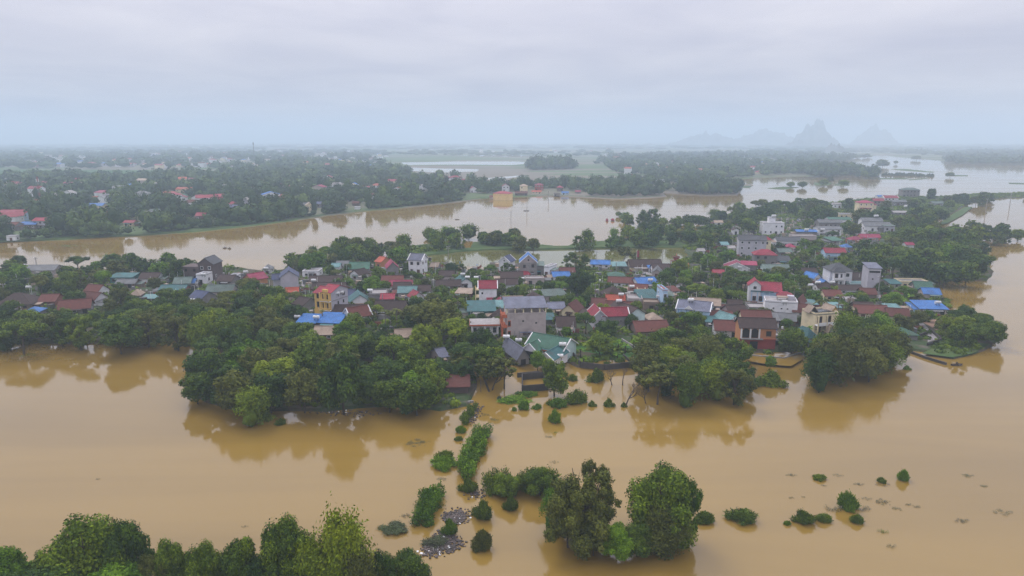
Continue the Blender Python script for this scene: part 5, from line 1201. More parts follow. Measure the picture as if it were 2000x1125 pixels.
def shrubs():
    for a in [(943, 1018, 46, 3.6, 'leaf_mid', 'dark leafy shrub before the rubbish raft'), (998, 1000, 32, 3.0, 'leaf_mid', 'small dark shrub under the flooded hedge row'), (940, 1078, 50, 3.4, 'leaf_olive', 'round grey-green shrub nearest the lower edge in mid channel'),
              (878, 1048, 34, 3.0, 'leaf_bush', 'bright shrub growing against the rubbish raft'), (1457, 1026, 72, 1.9, 'leaf_mid', 'oval dark mound of leaves alone in the eastern flood'), (1378, 1024, 48, 1.8, 'leaf_mid', 'low dark mound beside the flooded clump'),
              (1576, 1026, 46, 2.2, 'leaf_mid', 'ragged dark shrub west of its low companion'), (1616, 1024, 40, 1.4, 'leaf_mid', 'low flat shrub between ragged and bright ones'), (1661, 1000, 42, 3.6, 'leaf_bush', 'tall bright shrub among grey weeds'), (1680, 1026, 34, 1.6, 'leaf_mid', 'drooping green skirt of the tall bright shrub'),
              (1540, 1027, 16, .8, 'leaf_bush', 'tiny green tuft west of the ragged shrub'), (1770, 942, 29, 2.4, 'leaf_bush', 'bright round shrub farthest out in the eastern flood'), (1724, 944, 20, 1.0, 'leaf_mid', 'small shrub beside a dark raft of sticks'), (1606, 940, 30, 1.0, 'leaf_mid', 'flat green shrub among the outer weeds'),
              (1168, 748, 42, 3.6, 'leaf_mid', 'round shrub standing before the garden wall'), (1190, 796, 25, 2.0, 'leaf_mid', 'small round shrub beside the twiggy bare tree'), (1157, 795, 19, 1.4, 'leaf_mid', 'low shrub next to the small round one'), (1219, 796, 14, 1.2, 'leaf_mid', 'tiny shrub at the foot of the pale tree'),
              (1084, 828, 28, 3.4, 'leaf_bush', 'upright bright shrub farthest from the brick pen'), (1090, 798, 46, 2.2, 'leaf_bush', 'bright spreading shrub below the brick pen'), (1128, 792, 54, 3.4, 'leaf_mid', 'broad dark shrub mound below the leafy tree'), (1024, 802, 28, 2.2, 'leaf_bush', 'bright round shrub beside the flat weed bed'),
              (1050, 800, 24, 1.2, 'leaf_bush', 'low bright shrub chain beside the weed bed'), (1118, 745, 26, 1.8, 'leaf_mid', 'shrub at the east foot of the leafy tree'), (1480, 740 + 16, 30, 2.0, 'leaf_mid', 'shrub west of the large lone shrub'), (1512, 758, 62, 3.8, 'leaf_mid', 'large lone shrub between the two eastern groves'),
              (1774, 723, 16, 1.2, 'leaf_bush', 'small tuft beside the bamboo grove tip'), (915, 964, 42, 2.6, 'leaf_mid', 'shrub closing the hedge of the drowned lane'), (984, 963, 60, 2.8, 'leaf_mid', 'low part of the flooded hedge row'), (1040, 960, 66, 2.6, 'leaf_bush', 'bright low part of the flooded hedge row'),
              (900, 848, 26, 1.8, 'leaf_bush', 'green shrub at the corner of the front wood'), (896, 862, 20, 1.0, 'leaf_mid', 'flat shrub below the corner of the front wood'), (948, 846, 12, .9, 'leaf_weed', 'spiky tuft above the lane hedge'),
              (546, 832, 24, 1.6, 'leaf_mid', 'small shrub floating off the front wood'), (505, 826, 50, 2.6, 'leaf_light', 'yellow-green skirt of the leaning bamboo'), (1510, 716, 22, 2.0, 'leaf_bush', 'shrub at the foot of the small round tree'), (790, 1118, 60, 3, 'leaf_mid', 'shrub before the round tree at the raft'),
              (1860, 672, 40, 1.4, 'leaf_bush', 'bright ground shrub on the island tip'), (1900, 675, 34, 1.6, 'leaf_bush', 'green shrub at the water of the island tip'), (1835, 688, 50, 1.0, 'leaf_mid', 'flat shrub bed at the island tip'), (470, 690, 60, 3.0, 'leaf_mid', 'shrubs at the bay of the front wood'),
              (140, 668, 50, 1.6, 'leaf_mid', 'low shrub line at the west wood shore'), (210, 672, 70, 1.4, 'leaf_mid', 'long low shrub line below the west wood'), (300, 672, 60, 1.6, 'leaf_mid', 'shrub bed at the bend of the west wood'), (380, 678, 60, 1.6, 'leaf_mid', 'last shrub bed of the west wood shore'), (45, 674, 40, 1.4, 'leaf_olive', 'grey-green shrub of the west wood shore')]:
        shrub(*a)
    shrub(863, 918, 58, 2.0, 'leaf_bush', 'round green islet of shrubs west of the drowned lane', 1.1)
    shrub(868, 905, 46, 2.6, 'leaf_mid', 'darker shrub on the round green islet', .8)
    hedge(944, 850, 905, 935, 42, 2.8, 'leaf_bush', 'long bright hedge running down the drowned lane')
    hedge(848, 962, 822, 1030, 46, 2.4, 'leaf_bush', 'bright hedge patch west of the rubbish raft')
    hedge(952, 962, 1088, 956, 44, 3.6, 'leaf_mid', 'flooded hedge row leading to the tree clump')
    hedge(905, 830, 925, 800, 20, 2.0, 'leaf_mid', 'dark hedge leading from the front wood to the lane')
    for a in [(1000, 790, 74, .5, 'leaf_bush', 'flat bed of bright water weed beside the brick pen'), (1030, 776, 50, .5, 'leaf_bush', 'second bed of bright water weed by the brick pen'), (768, 1044, 64, .4, 'leaf_weed', 'flat grey-green weed bed at the bamboo end'), (1548, 930, 22, .3, 'leaf_weed', 'thin weed tuft farthest north in the eastern flood'),
              (1638, 930, 18, .3, 'leaf_weed', 'thin weed tuft east of the flat green shrub'), (1609, 950, 12, .3, 'leaf_weed', 'tiny weed wisp below the flat green shrub'), (1680, 948, 22, .3, 'leaf_weed', 'grey weed wisp west of the stick raft'), (1546, 974, 12, .3, 'leaf_weed', 'single weed dot in the middle of the flood'), (1570, 972, 8, .3, 'leaf_weed', 'tiniest weed dot in the middle of the flood'),
              (1694, 976, 18, .4, 'leaf_weed', 'grey weeds behind the tall bright shrub'), (1729, 985, 32, .7, 'leaf_weed', 'grassy weeds east of the tall bright shrub'), (1753, 996, 20, .4, 'leaf_weed', 'low weeds below the grassy weeds'), (1775, 988, 14, .4, 'leaf_weed', 'small weed pair, nearer one'), (1793, 992, 16, .4, 'leaf_weed', 'small weed pair, farther one'),
              (1632, 1000, 34, 1.0, 'leaf_weed', 'grey-green reeds west of the tall bright shrub'), (1692, 998, 30, .7, 'leaf_weed', 'grey-green reeds east of the tall bright shrub'), (1892, 932, 26, .3, 'leaf_weed', 'long brown weed wisp in the east'), (1926, 952, 18, .3, 'leaf_weed', 'reddish weed wisp in the east'), (1962, 1004, 34, .5, 'leaf_weed', 'weed patch at the east edge'), (1882, 1022, 32, .4, 'leaf_weed', 'weed patch near the lower east'),
              (1725, 1042, 22, .8, 'leaf_mid', 'green weed clump in the lower east'), (1742, 1070, 18, .8, 'leaf_weed', 'dark weed clump lowest in the east'), (1086, 846, 10, .3, 'leaf_bush', 'tiny green tuft south of the upright bright shrub'), (1072, 855, 16, .3, 'leaf_weed', 'brown floating twigs south of the bright shrub'), (1004, 803, 12, .3, 'leaf_bush', 'small water weed dot by the weed bed'),
              (948, 812, 18, .3, 'leaf_weed', 'brown drift weed beside the front wood'), (966, 822, 20, .2, 'leaf_weed', 'thin drift line beside the front wood'), (862, 938, 22, .3, 'leaf_weed', 'drift twigs below the round islet'), (790, 1010, 22, .5, 'leaf_weed', 'drift twigs west of the hedge patch'), (1083, 905, 16, .4, 'leaf_weed', 'drift branch above the hedge row'),
              (815, 870, 50, .3, 'leaf_weed', 'long drift branch off the front wood'), (477, 1030, 12, .3, 'leaf_weed', 'speck of drift above the near shore row'), (190, 937, 10, .2, 'leaf_weed', 'lone drift speck in the western flood'), (124, 482, 44, .2, 'leaf_mid', 'green weed raft by the far landing'), (50, 696, 34, .4, 'leaf_mid', 'green raft below the west wood'),
              (975, 621 + 160, 10, .3, 'leaf_weed', 'drift dot by the weed bed'), (850, 1070, 60, .5, 'leaf_weed', 'weeds grown over the rubbish raft'), (1728, 950, 26, .3, 'deadwood', 'dark raft of sticks beside the small shrub')]:
        if 'bed' in a[5].split() or 'beds' in a[5].split() or 'grown' in a[5]: shrub(a[0], a[1], a[2], 1.0, *a[4:], group='floating weeds and drift', cat='water weed', name='weed_bed', kind='bush', z=-.05, deep=.9)
        else: shrub(*a, group='floating weeds and drift', cat='water weed', name='weed_tuft', kind='mat', z=.02, deep=.7)
def rubbish():
    g = random.Random(4); V_ = []; F_ = []
    poly = [[(866, 1008), (900, 998), (912, 1008), (900, 1020), (880, 1022)], [(826, 1078), (850, 1060), (880, 1050), (900, 1062), (892, 1070), (840, 1082)], [(1084, 756), (1090, 760), (1070, 768)], [(862, 1040), (872, 1044), (862, 1060), (850, 1062)], [(640, 800), (760, 806), (700, 812), (600, 806)], [(925, 790), (940, 795), (920, 828), (912, 824)], [(906, 960), (930, 962), (950, 972), (925, 972)]]
    for pl, n in zip(poly, (430, 560, 30, 110, 130, 150, 60)):
        xs = [p[0] for p in pl]; ys = [p[1] for p in pl]; c = 0
        while c < n:
            x, y = g.uniform(min(xs), max(xs)), g.uniform(min(ys), max(ys))
            if not inpoly(x, y, pl): continue
            c += 1; p = at(x, y); p.x += g.gauss(0, .55); p.y += g.gauss(0, .7); s = g.uniform(.05, .22); a = g.uniform(0, 3.1); t = g.uniform(.3, 1.2); k = len(V_)
            for zz in (.0, g.uniform(.05, .2)):
                for dx, dy in ((-s, -s * t), (s, -s * t), (s, s * t), (-s, s * t)):
                    V_.append((p.x + dx * math.cos(a) - dy * math.sin(a), p.y + dx * math.sin(a) + dy * math.cos(a), zz + .01))
            F_ += [(k, k + 1, k + 5, k + 4), (k + 1, k + 2, k + 6, k + 5), (k + 2, k + 3, k + 7, k + 6), (k + 3, k, k + 4, k + 7), (k + 4, k + 5, k + 6, k + 7)]
    me = poly_mesh('floating_rubbish', V_, F_)
    for m_ in ('deadwood', 'white_paint', 'concrete', 'dark_stone'): me.materials.append(MATS[m_])
    for f in me.polygons: pass
    mi = np.repeat([g.choice([0] * 11 + [3] * 12 + [1]) for _ in range(len(F_) // 5)], 5).astype(np.int32); me.polygons.foreach_set('material_index', mi)
    tag(link('floating_rubbish', me), 'rafts of sticks, bottles and foam drifting in the flood', kind='stuff')
def bare_tree(px, py, h, k, label, mat='deadwood', crown=None):
    p = at(px, py, 0); r = link('bare_tree', None, None, p)
    b = link('branches', BARE[k], r, None, MATS[mat]); b.scale = (h, h, h)
    if crown:
        c = link('crown', R.choice(CROWN['airy', 2]), r, (crown[0], 0, h * .72), MATS['leaf_olive']); c.scale = (h * .42, h * .42, h * .26)
    return tag(r, label, 'tree', 'bare trees')
def undergrowth():
    rs = np.random.RandomState(8); VV = []; QQ = []; TT = []; tn = []; k = 0; iv, it = ICO1
    zones = [(ISLAND, 3.0, .6, 1.9), (BACKSTRIP, 3, .8, 2.2)]
    for poly, sp, r0, r1 in zones:
        pts = [at(x, y) for x, y in poly]
        gx, gy = np.meshgrid(np.arange(min(p.x for p in pts), max(p.x for p in pts), sp), np.arange(min(p.y for p in pts), max(p.y for p in pts), sp))
        gx = gx.ravel() + rs.uniform(-1.4, 1.4, gx.size); gy = gy.ravel() + rs.uniform(-1.4, 1.4, gy.size)
        m = inpoly_np(gx, gy, [(p.x, p.y) for p in pts])
        for _, pl, mt in YARDS:
            if mt == 'yard_concrete': m &= ~inpoly_np(gx, gy, [(at(x, y, .6).x, at(x, y, .6).y) for x, y in pl])
        for (ox, oy, orad) in HOCC: m &= (gx - ox) ** 2 + (gy - oy) ** 2 > (orad * 0.95 + .8) ** 2
        for x, y in zip(gx[m], gy[m]):
            if mnoise.noise(Vector((x * .07, y * .07, 2))) < -.22 or rs.uniform() < .12: continue
            r = rs.uniform(r0, r1); h = r * rs.uniform(.5, .95); c = np.array([x, y, .6]); t = rs.uniform(.1, .9)
            v = iv * rs.uniform(.8, 1.2, (12 if len(iv) == 12 else len(iv), 1)) * [r * .8, r * .8, h * .9] + c
            VV.append(v); TT.append(it + k); k += len(v); tn.append(np.full(len(v), t))
            d = unit(rs, 26); d[:, 2] = abs(d[:, 2]); pos = c + d * [r, r, h] * rs.uniform(.85, 1.2, (26, 1))
            nr = d + unit(rs, 26) * .7; nr /= np.linalg.norm(nr, axis=1)[:, None]
            v, q = leaf_quads(rs, pos, nr, np.full(26, r * .3)); VV.append(v); QQ.append(q + k); k += len(v); tn.append(np.repeat(t + rs.uniform(-.2, .2, 26), 4))
    me = np_mesh('undergrowth', np.concatenate(VV), np.concatenate(QQ), np.concatenate(TT), np.concatenate(tn).clip(0, 1)); me.materials.append(MATS['leaf_mid'])
    tag(link('undergrowth', me), 'low weeds, bushes and garden growth between the houses', kind='stuff')
def clutter():
    """yard walls, stacked bricks, lean-tos and junk between the houses"""
    g = random.Random(12); V_ = []; F_ = []; MI = []
    P_ = [(at(x, y).x, at(x, y).y) for x, y in [(560, 545), (800, 510), (1100, 528), (1330, 525), (1440, 440), (1640, 420), (1740, 440), (1700, 500), (1800, 570), (1840, 620), (1780, 660), (1600, 640), (1440, 660), (1380, 640), (1240, 655), (1100, 660), (920, 650), (700, 655), (560, 600)]]
    P2 = [(at(x, y).x, at(x, y).y) for x, y in [(-40, 530), (330, 530), (540, 545), (520, 590), (300, 600), (0, 620)]]
    for pl, n in ((P_, 2600), (P2, 500)):
        xs = [p[0] for p in pl]; ys = [p[1] for p in pl]; c = 0
        while c < n:
            x, y = g.uniform(min(xs), max(xs)), g.uniform(min(ys), max(ys))
            if not inpoly(x, y, pl): continue
            c += 1
            if any((ox - x) ** 2 + (oy - y) ** 2 < (orad * .8) ** 2 for ox, oy, orad in HOCC): continue
            t = g.random(); a = g.choice([0, 1.57]) + g.uniform(-.2, .2)
            if t < .35: sx, sy, sz = g.uniform(1.5, 5), .12, g.uniform(.8, 1.6); mi = g.choice([0, 0, 2])
            elif t < .55: sx, sy, sz = g.uniform(1, 2.4), g.uniform(1, 2), g.uniform(1.2, 2.1); mi = g.choice([0, 1, 3, 4])
            elif t < .7: sx, sy, sz = g.uniform(.06, .1), .08, g.uniform(2, 5); mi = 5
            else: sx, sy, sz = g.uniform(.3, 1.1), g.uniform(.2, .7), g.uniform(.2, .8); mi = g.choice([0, 1, 2, 4, 5, 6])
            k = len(V_)
            for zz in (.55, .6 + sz):
                for dx, dy in ((-sx, -sy), (sx, -sy), (sx, sy), (-sx, sy)):
                    V_.append((x + (dx * math.cos(a) - dy * math.sin(a)) / 2, y + (dx * math.sin(a) + dy * math.cos(a)) / 2, zz))
            F_ += [(k, k + 1, k + 5, k + 4), (k + 1, k + 2, k + 6, k + 5), (k + 2, k + 3, k + 7, k + 6), (k + 3, k, k + 4, k + 7), (k + 4, k + 5, k + 6, k + 7)]; MI += [mi] * 5
    me = poly_mesh('yard_clutter', V_, F_)
    for m_ in ('concrete', 'roof_grey', 'wall_red_brick', 'roof_sand', 'dark_stone', 'trim_white', 'blue_tarp'): me.materials.append(MATS[m_])
    me.polygons.foreach_set('material_index', np.array(MI, np.int32))
    tag(link('yard_clutter', me), 'yard walls, posts, brick stacks and junk lying between the houses', kind='stuff')
def cyl(parent, name, p, r0, r1, h, mat, n=10, rot=None):
    V_ = []; F_ = []
    for z, r in ((0, r0), (h, r1)):
        for i in range(n): V_.append((r * math.cos(6.2832 * i / n), r * math.sin(6.2832 * i / n), z))
    F_ = [(i, (i + 1) % n, n + (i + 1) % n, n + i) for i in range(n)] + [tuple(range(n - 1, -1, -1)), tuple(range(n, 2 * n))]
    o = link(name, poly_mesh(name, V_, F_), parent, p, MATS[mat])
    if rot: o.rotation_euler = rot
    return o
def pole(px, py, h, label, arms=2, z=.5, mat='concrete', w=1.0):
    p = at(px, py, z); r = link('utility_pole', None, None, p)
    s_ = max(1.0, mpp(p) * .55 / .15) * w
    block(r, 'shaft', (0, 0, -.5), (.24 * s_, .24 * s_, h + .5), mat)
    for i in range(arms):
        block(r, 'crossarm', (0, 0, h - .4 - i * 1.0), (2.0, .16 * s_, .16 * s_), mat)
        for x in (-.8, 0, .8): block(r, 'insulator', (x, 0, h - .24 - i * 1.0), (.14 * s_, .14 * s_, .3), 'trim_white')
    return tag(r, label, 'utility pole', 'utility poles')
def palm(px, py, fr, h, label, kind=0, mat='leaf_olive', z=.5, cat='palm tree', name='palm_tree'):
    """px, py = centre of the crown"""
    p = at(px, py, h); r = link(name, None, None, (p.x, p.y, z)); f = link('fronds', FROND[kind], r, (0, 0, h - z), MATS[mat]); f.scale = (fr, fr, fr); f.rotation_euler.z = R.uniform(0, 6)
    cyl(r, 'trunk', (0, 0, 0), .22, .13, h - z, 'bark_pale' if kind < 2 else 'bark', 7)
    OCC.append((p.x, p.y, fr * .5))
    return tag(r, label, cat, 'palms and banana plants')
def wall_line(name, pts, h, th, mat, label, z=.2, cat='garden wall'):
    P_ = [at(x, y, z) for x, y in pts]; r = link(name, None, None, P_[0])
    for a, b in zip(P_, P_[1:]):
        d = b - a; n = max(1, int(d.length / 4))
        for i in range(n):
            c = a + d * ((i + .5) / n) - P_[0]
            o = block(r, 'wall_panel', (c.x, c.y, 0), (d.length / n - .1, th, h + .06 * (i % 2)), mat, math.atan2(d.y, d.x))
    return tag(r, label, cat, 'low walls')
def tanks():
    dg = bpy.context.evaluated_depsgraph_get()
    for px, py, lb in [(581, 620, 'on the western blue tin shed'), (618, 625, 'between the two blue tin sheds'), (658, 578, 'beside the yellow three-storey house'), (666, 576, 'on the navy roof'), (723, 572, 'on the grey roof terraces'), (613, 552, 'in the western yard'),
                       (790, 613, 'at the lane below the turquoise roof'), (989, 664, 'behind the slate roof'), (1013, 666, 'between slate roof and green roof'), (1099, 679, 'beside the garden lane'), (1093, 702, 'before the east porch of the green-roofed house'), (913, 546, 'on the teal gable'), (806, 542, 'below the slim white house'),
                       (1020, 548, 'on the low terrace'), (904, 540, 'west of the teal gable'), (930, 543, 'among the brown roofs'), (1213, 580, 'behind the orange sheet roof'), (1270, 551, 'on the wide faded blue roof'), (1287, 584, 'at the sloping teal roof'), (1349, 591, 'on the patched sheeting'),
                       (1245, 597, 'on the grey flat house'), (1307, 616, 'below the dark tree in the lane'), (1356, 623, 'at the foot of the pale blue house'), (1597, 556, 'west of the tarpaulin tent'), (1625, 556, 'before the white villa'), (1583, 558, 'on the brown wing'), (1511, 425, 'on the turret of the white cube'),
                       (1575, 452, 'on the blank concrete house'), (1445, 526, 'on the glossy crimson roof'), (1831, 596, 'on the long bright blue roof'), (48, 519, 'above the riverside shed'), (56, 562, 'in the western trees'), (139, 551, 'over the western wood'), (377, 591, 'on the navy cottage'), (480, 532, 'near the crimson gable'), (520, 528, 'on the grey hipped hut'),
                       (689, 664, 'in the clearing of the front wood'), (1234, 564, 'on the brown row'), (1711, 425, 'on the double warehouse'), (1532, 595, 'on the white windowless block'), (398, 540, 'on the small white cube house'), (1209, 593, 'on the orange sheet roof'), (1770, 404, 'near the arched house'), (1606, 452, 'on the grey row')]:
        x = (px - 1000.0) / F; y = (562.5 - py) / F
        d = Vector((x, CP + y * SP, -SP + y * CP)).normalized()
        ok, loc, nrm, idx, ob, mt = scn.ray_cast(dg, cam.location, d)
        if not ok or ob is None or loc.z < 1.2 or ob.name.startswith(('haze', 'crown', 'fronds')):
            loc = at(px, py, 3.2)
            r = link('water_tank', None, None, (loc.x, loc.y, .6)); st = 2.4
        else: r = link('water_tank', None, None, loc); st = .5
        s_ = max(1.0, loc.y / 330)
        for a in (-.5, .5):
            for b in (-.3, .3): block(r, 'stand_leg', (a * s_, b * s_, -.2), (.09, .09, st + .2), 'dark_stone')
        cyl(r, 'tank', (-.95 * s_, 0, st + .52 * s_), .52 * s_, .52 * s_, 1.9 * s_, 'white_paint', 14, (0, math.pi / 2, 0)); block(r, 'cap', (0, 0, st + 1.0 * s_), (.35, .35, .12), 'steel')
        tag(r, 'shiny steel water tank ' + lb, 'water tank', 'rooftop water tanks')
def boat(px, py, ln, label, who=True, name='rowing_boat', yaw=0.0):
    p = at(px, py, 0); r = link(name, None, None, p); r.rotation_euler.z = yaw
    V_ = []; n = 9
    for i in range(n):
        t = i / (n - 1) * 2 - 1; b = .17 * ln * (1 - t * t) ** .6 + .02; s = .12 * t * t
        V_ += [(t * ln / 2, -b, .38 + s), (t * ln / 2 * .92, -b * .6, -.05), (t * ln / 2 * .92, b * .6, -.05), (t * ln / 2, b, .38 + s)]
    F_ = [(i * 4 + j, i * 4 + 4 + j, i * 4 + 5 + j, i * 4 + 1 + j) for i in range(n - 1) for j in range(3)]
    link('hull', poly_mesh('hull', V_, F_), r, None, MATS['deadwood'])
    for x in (-.25, .2): block(r, 'thwart', (x * ln, 0, .22), (.2, .26 * ln, .05), 'bark')
    for s in (-1, 1): block(r, 'oar', (.05 * ln, s * .34 * ln, .35), (.07, .5 * ln, .05), 'bark_pale', s * .25)
    if who:
        bm = bmesh.new(); ly = bm.verts.layers.skin if False else None
        J = [(0, 0, .35), (0, 0, .62), (0, 0, .86), (0, 0, .98), (0, 0, 1.12), (.12, .22, .80), (.32, .26, .62), (.5, .24, .60), (.12, -.22, .80), (.32, -.26, .62), (.5, -.24, .60), (.3, .12, .36), (.5, .13, .12), (.3, -.12, .36), (.5, -.13, .12)]
        E = [(0, 1), (1, 2), (2, 3), (3, 4), (2, 5), (5, 6), (6, 7), (2, 8), (8, 9), (9, 10), (0, 11), (11, 12), (0, 13), (13, 14)]
        Rd = [.15, .16, .15, .06, .11, .06, .05, .035, .06, .05, .035, .09, .06, .09, .06]
        me = bpy.data.meshes.new('person'); me.from_pydata(J, E, []); o = link('person', me, None, (p.x, p.y, .05)); o.rotation_euler.z = yaw; me.materials.append(MATS['dark_stone'])
        sk = o.modifiers.new('s', 'SKIN'); 
        for v, rd in zip(me.skin_vertices[0].data, Rd): v.radius = (rd, rd)
        me.skin_vertices[0].data[0].use_root = True
        o.modifiers.new('u', 'SUBSURF').levels = 1
        tag(o, 'person in dark clothes rowing ' + label.split('|')[1], 'person')
    return tag(r, label.replace('|', ' '), 'boat', 'boats')
def small_things():
    bare_tree(1284, 790, 10.5, 0, 'bare grey tree with a bent limb standing in the flood by the east grove', crown=(-.5,)); bare_tree(1262, 788, 5.5, 2, 'brown leafless twiggy tree leaning west beside the bent-limb tree')
    bare_tree(1222, 790, 7.0, 1, 'thin bare tree in front of the garden flood'); bare_tree(1196, 752, 5.5, 2, 'small curled dead tree beside the round shrub'); bare_tree(1216, 752, 6.0, 0, 'leafless tree behind the curled dead one')
    bare_tree(606, 512, 9.5, 0, 'tall dead tree on the north shore, taller of the pair'); bare_tree(592, 514, 7.5, 1, 'tall dead tree on the north shore, lower of the pair'); bare_tree(1215, 514, 8.5, 1, 'wide forked tree leaning over the pond east end', 'bark', crown=(1,))
    bare_tree(905, 740, 8, 2, 'thin bare tree at the drowned lane', 'bark', crown=(0,)); bare_tree(960, 762, 8.5, 1, 'slender sapling beside the leaning stump', 'bark', crown=(0,)); bare_tree(985, 760, 8.0, 0, 'slender sapling close to the brick pen', 'bark', crown=(0,))
    bare_tree(1240, 508 + 8, 6, 1, 'forked tree beside the red flag', 'bark', crown=(0,))
    r = link('leaning_stump', None, None, at(956, 766, -.2)); c = cyl(r, 'stem', (0, 0, 0), .28, .2, 5.2, 'dark_stone', 8, (0, -.35, 0)); tag(r, 'black leaning trunk rising from the flood beside the lane', 'stump')
    for i, (x, y) in enumerate([(939, 766), (934, 740)]): pole(x, y, 3.4, ['thin grey post nearer the leaning stump', 'thin grey post farther along the drowned lane'][i], 0, 0, 'deadwood', .5)
    for a in [(313, 543, 8.2, 'grey pole standing above the green tin roof', 2), (876, 508, 7.2, 'pole with two arms at the pond west end', 2), (902, 487, 7.2, 'plain grey pole at the dyke gap', 0), (73, 530, 6.5, 'pole at the western riverside shed', 1), (11, 590, 7, 'lamp pole at the west edge', 1),
              (1165, 512, 5.5, 'pole in the pond behind the airy tree', 1), (1291, 590, 8, 'pole on the west side of the paved yard', 0), (1308, 584, 6, 'pole in the middle of the paved yard', 0), (1293, 512, 6, 'pole behind the communal hall', 0), (1203, 536, 5.5, 'pole at the pale green canopy', 0),
              (998, 436, 8.5, 'drowned pole in mid river, western one', 1), (1029, 418, 9, 'drowned pole in mid river, eastern one', 0), (1071, 392, 9.5, 'pole on the far shore by the jetty', 2), (1925, 414, 11, 'tall pole in the eastern lake', 1), (1972, 402, 12, 'tall pole beyond the lake strip', 1), (760, 596, 6, 'pole on the lane by the grey terrace house', 1),
              (1714, 585, 9, 'pole at the grey tower', 1), (1122, 534, 5, 'pole in the village north of the dark upright tree', 0), (635, 604, 5, 'thin pole by the brown cottage', 0), (748, 606, 6, 'white pole between the brown farmhouses', 0), (1162, 585, 6, 'pole west of the orange sheet roof', 1), (1432, 655, 6, 'pole at the dark red cottage', 0)]: pole(*a)
    # lattice mast on the far bank
    p = at(82, 414, .7); r = link('lattice_mast', None, None, p); hm = 29
    for k in range(9):
        z0, z1 = hm * k / 9, hm * (k + 1) / 9; w0 = 1.6 - 1.1 * k / 9; m_ = 'concrete' if k % 2 else 'wall_red'
        for sx in (-1, 1):
            for sy in (-1, 1): block(r, 'leg', (sx * w0 / 2, sy * w0 / 2, z0), (.14, .14, z1 - z0), m_)
        for sy in (-1, 1): block(r, 'brace', (0, sy * w0 / 2, z0 + .1), (w0, .1, .12), m_)
    for k in range(3): block(r, 'antenna', (math.cos(k * 2.1) * .9, math.sin(k * 2.1) * .9, hm - 4), (.35, .35, 2.4), 'trim_white')
    tag(r, 'red and white lattice mast rising from the far bank trees', 'mast')
    p = at(497, 313, .7); r = link('radio_mast', None, None, p); block(r, 'shaft', (0, 0, 0), (1.2, 1.2, 52), 'dark_stone'); block(r, 'antenna', (0, 0, 44), (2.4, 2.4, 5), 'dark_stone'); tag(r, 'thin dark radio mast sticking out of the hazy town', 'mast')
    # flag
    p = at(1243, 521, .6); r = link('flagpole', None, None, p); cyl(r, 'pole', (0, 0, 0), .12, .08, 8.4, 'trim_white', 6); f = block(r, 'flag', (.55, 0, 4.6), (1.0, .06, 3.2), 'roof_red'); tag(r, 'red flag hanging from a white pole at the pond', 'flag')
    # pagoda tower
    p = at(1322, 523, .6); r = link('pagoda', None, None, p)
    block(r, 'base', (0, 2, 0), (3.2, 3.2, 2.6), 'wall_red'); block(r, 'upper_storey', (0, 2, 3.6), (2.2, 2.2, 1.1), 'wall_red')
    for s, z, rh in ((4.6, 2.7, .9), (3.6, 4.6, 1.1)):
        V_ = []; n = 8
        for i, (rr, zz) in enumerate([(1, .35), (.8, 0.02), (.5, .3), (.2, .8), (.0, 1.0)]):
            for k in range(16):
                a = 6.2832 * k / 16 + .3927 * .5; sq = 1 / max(abs(math.cos(a)), abs(math.sin(a))); lift = (sq - 1) * 1.6 if i == 0 else 0
                V_.append((rr * s / 2 * sq * math.cos(a), rr * s / 2 * sq * math.sin(a), (zz if i else .05 + lift) * rh))
        F_ = [(i * 16 + k, i * 16 + (k + 1) % 16, i * 16 + 16 + (k + 1) % 16, i * 16 + 16 + k) for i in range(4) for k in range(16)]
        link('roof', poly_mesh('roof', V_, F_), r, (0, 2, z), MATS['roof_red_tile'])
    for sx in (-1, 1):
        for sy in (-1, 1): block(r, 'column', (sx * 2.1, 2 + sy * 2.1, 0), (.2, .2, 2.9), 'wall_red')
    cyl(r, 'finial', (0, 2, 5.6), .2, .03, 1.2, 'trim_orange'); tag(r, 'red two-tiered pagoda roof with upturned corners by the pond', 'pagoda'); RECTS.append((1312, 496, 1332, 518, 330))
    p = at(1336, 527, .6); r = link('shrine_gate', None, None, p)
    for x in (-1.8, 1.8): block(r, 'pier', (x, 0, 0), (.7, .7, 2.6), 'trim_orange'); cyl(r, 'finial', (x, 0, 2.6), .4, .05, .8, 'trim_orange')
    block(r, 'lintel', (0, 0, 1.2), (3.0, .4, .5), 'wall_red'); tag(r, 'low orange shrine gate with two piers beside the pagoda', 'gate')
    # white statue on a pedestal
    p = at(753, 522, .6); r = link('statue', None, None, p)
    block(r, 'pedestal', (0, 0, 0), (2.6, 2.6, 1.6), 'wall_orange'); block(r, 'pedestal', (0, 0, 1.6), (1.6, 1.6, 1.6), 'wall_yellow')
    prof = [(.75, 0), (.7, .3), (.55, 1.2), (.48, 2.0), (.52, 2.7), (.46, 3.1), (.2, 3.35), (.17, 3.45), (.26, 3.65), (.27, 3.9), (.15, 4.15), (.02, 4.3)]
    V_ = [(a * math.cos(6.2832 * k / 10), a * math.sin(6.2832 * k / 10) * .8, b) for a, b in prof for k in range(10)]
    F_ = [(i * 10 + k, i * 10 + (k + 1) % 10, i * 10 + 10 + (k + 1) % 10, i * 10 + 10 + k) for i in range(len(prof) - 1) for k in range(10)]
    link('figure', poly_mesh('figure', V_, F_), r, (0, 0, 3.2), MATS['white_paint'])
    for s in (-1, 1): cyl(r, 'arm', (s * .5, 0, 6.1), .15, .1, 1.3, 'white_paint', 6, (.3, s * 2.6, 0))
    tag(r, 'white robed statue on an orange pedestal among the trees', 'statue'); RECTS.append((746, 492, 760, 518, 330))
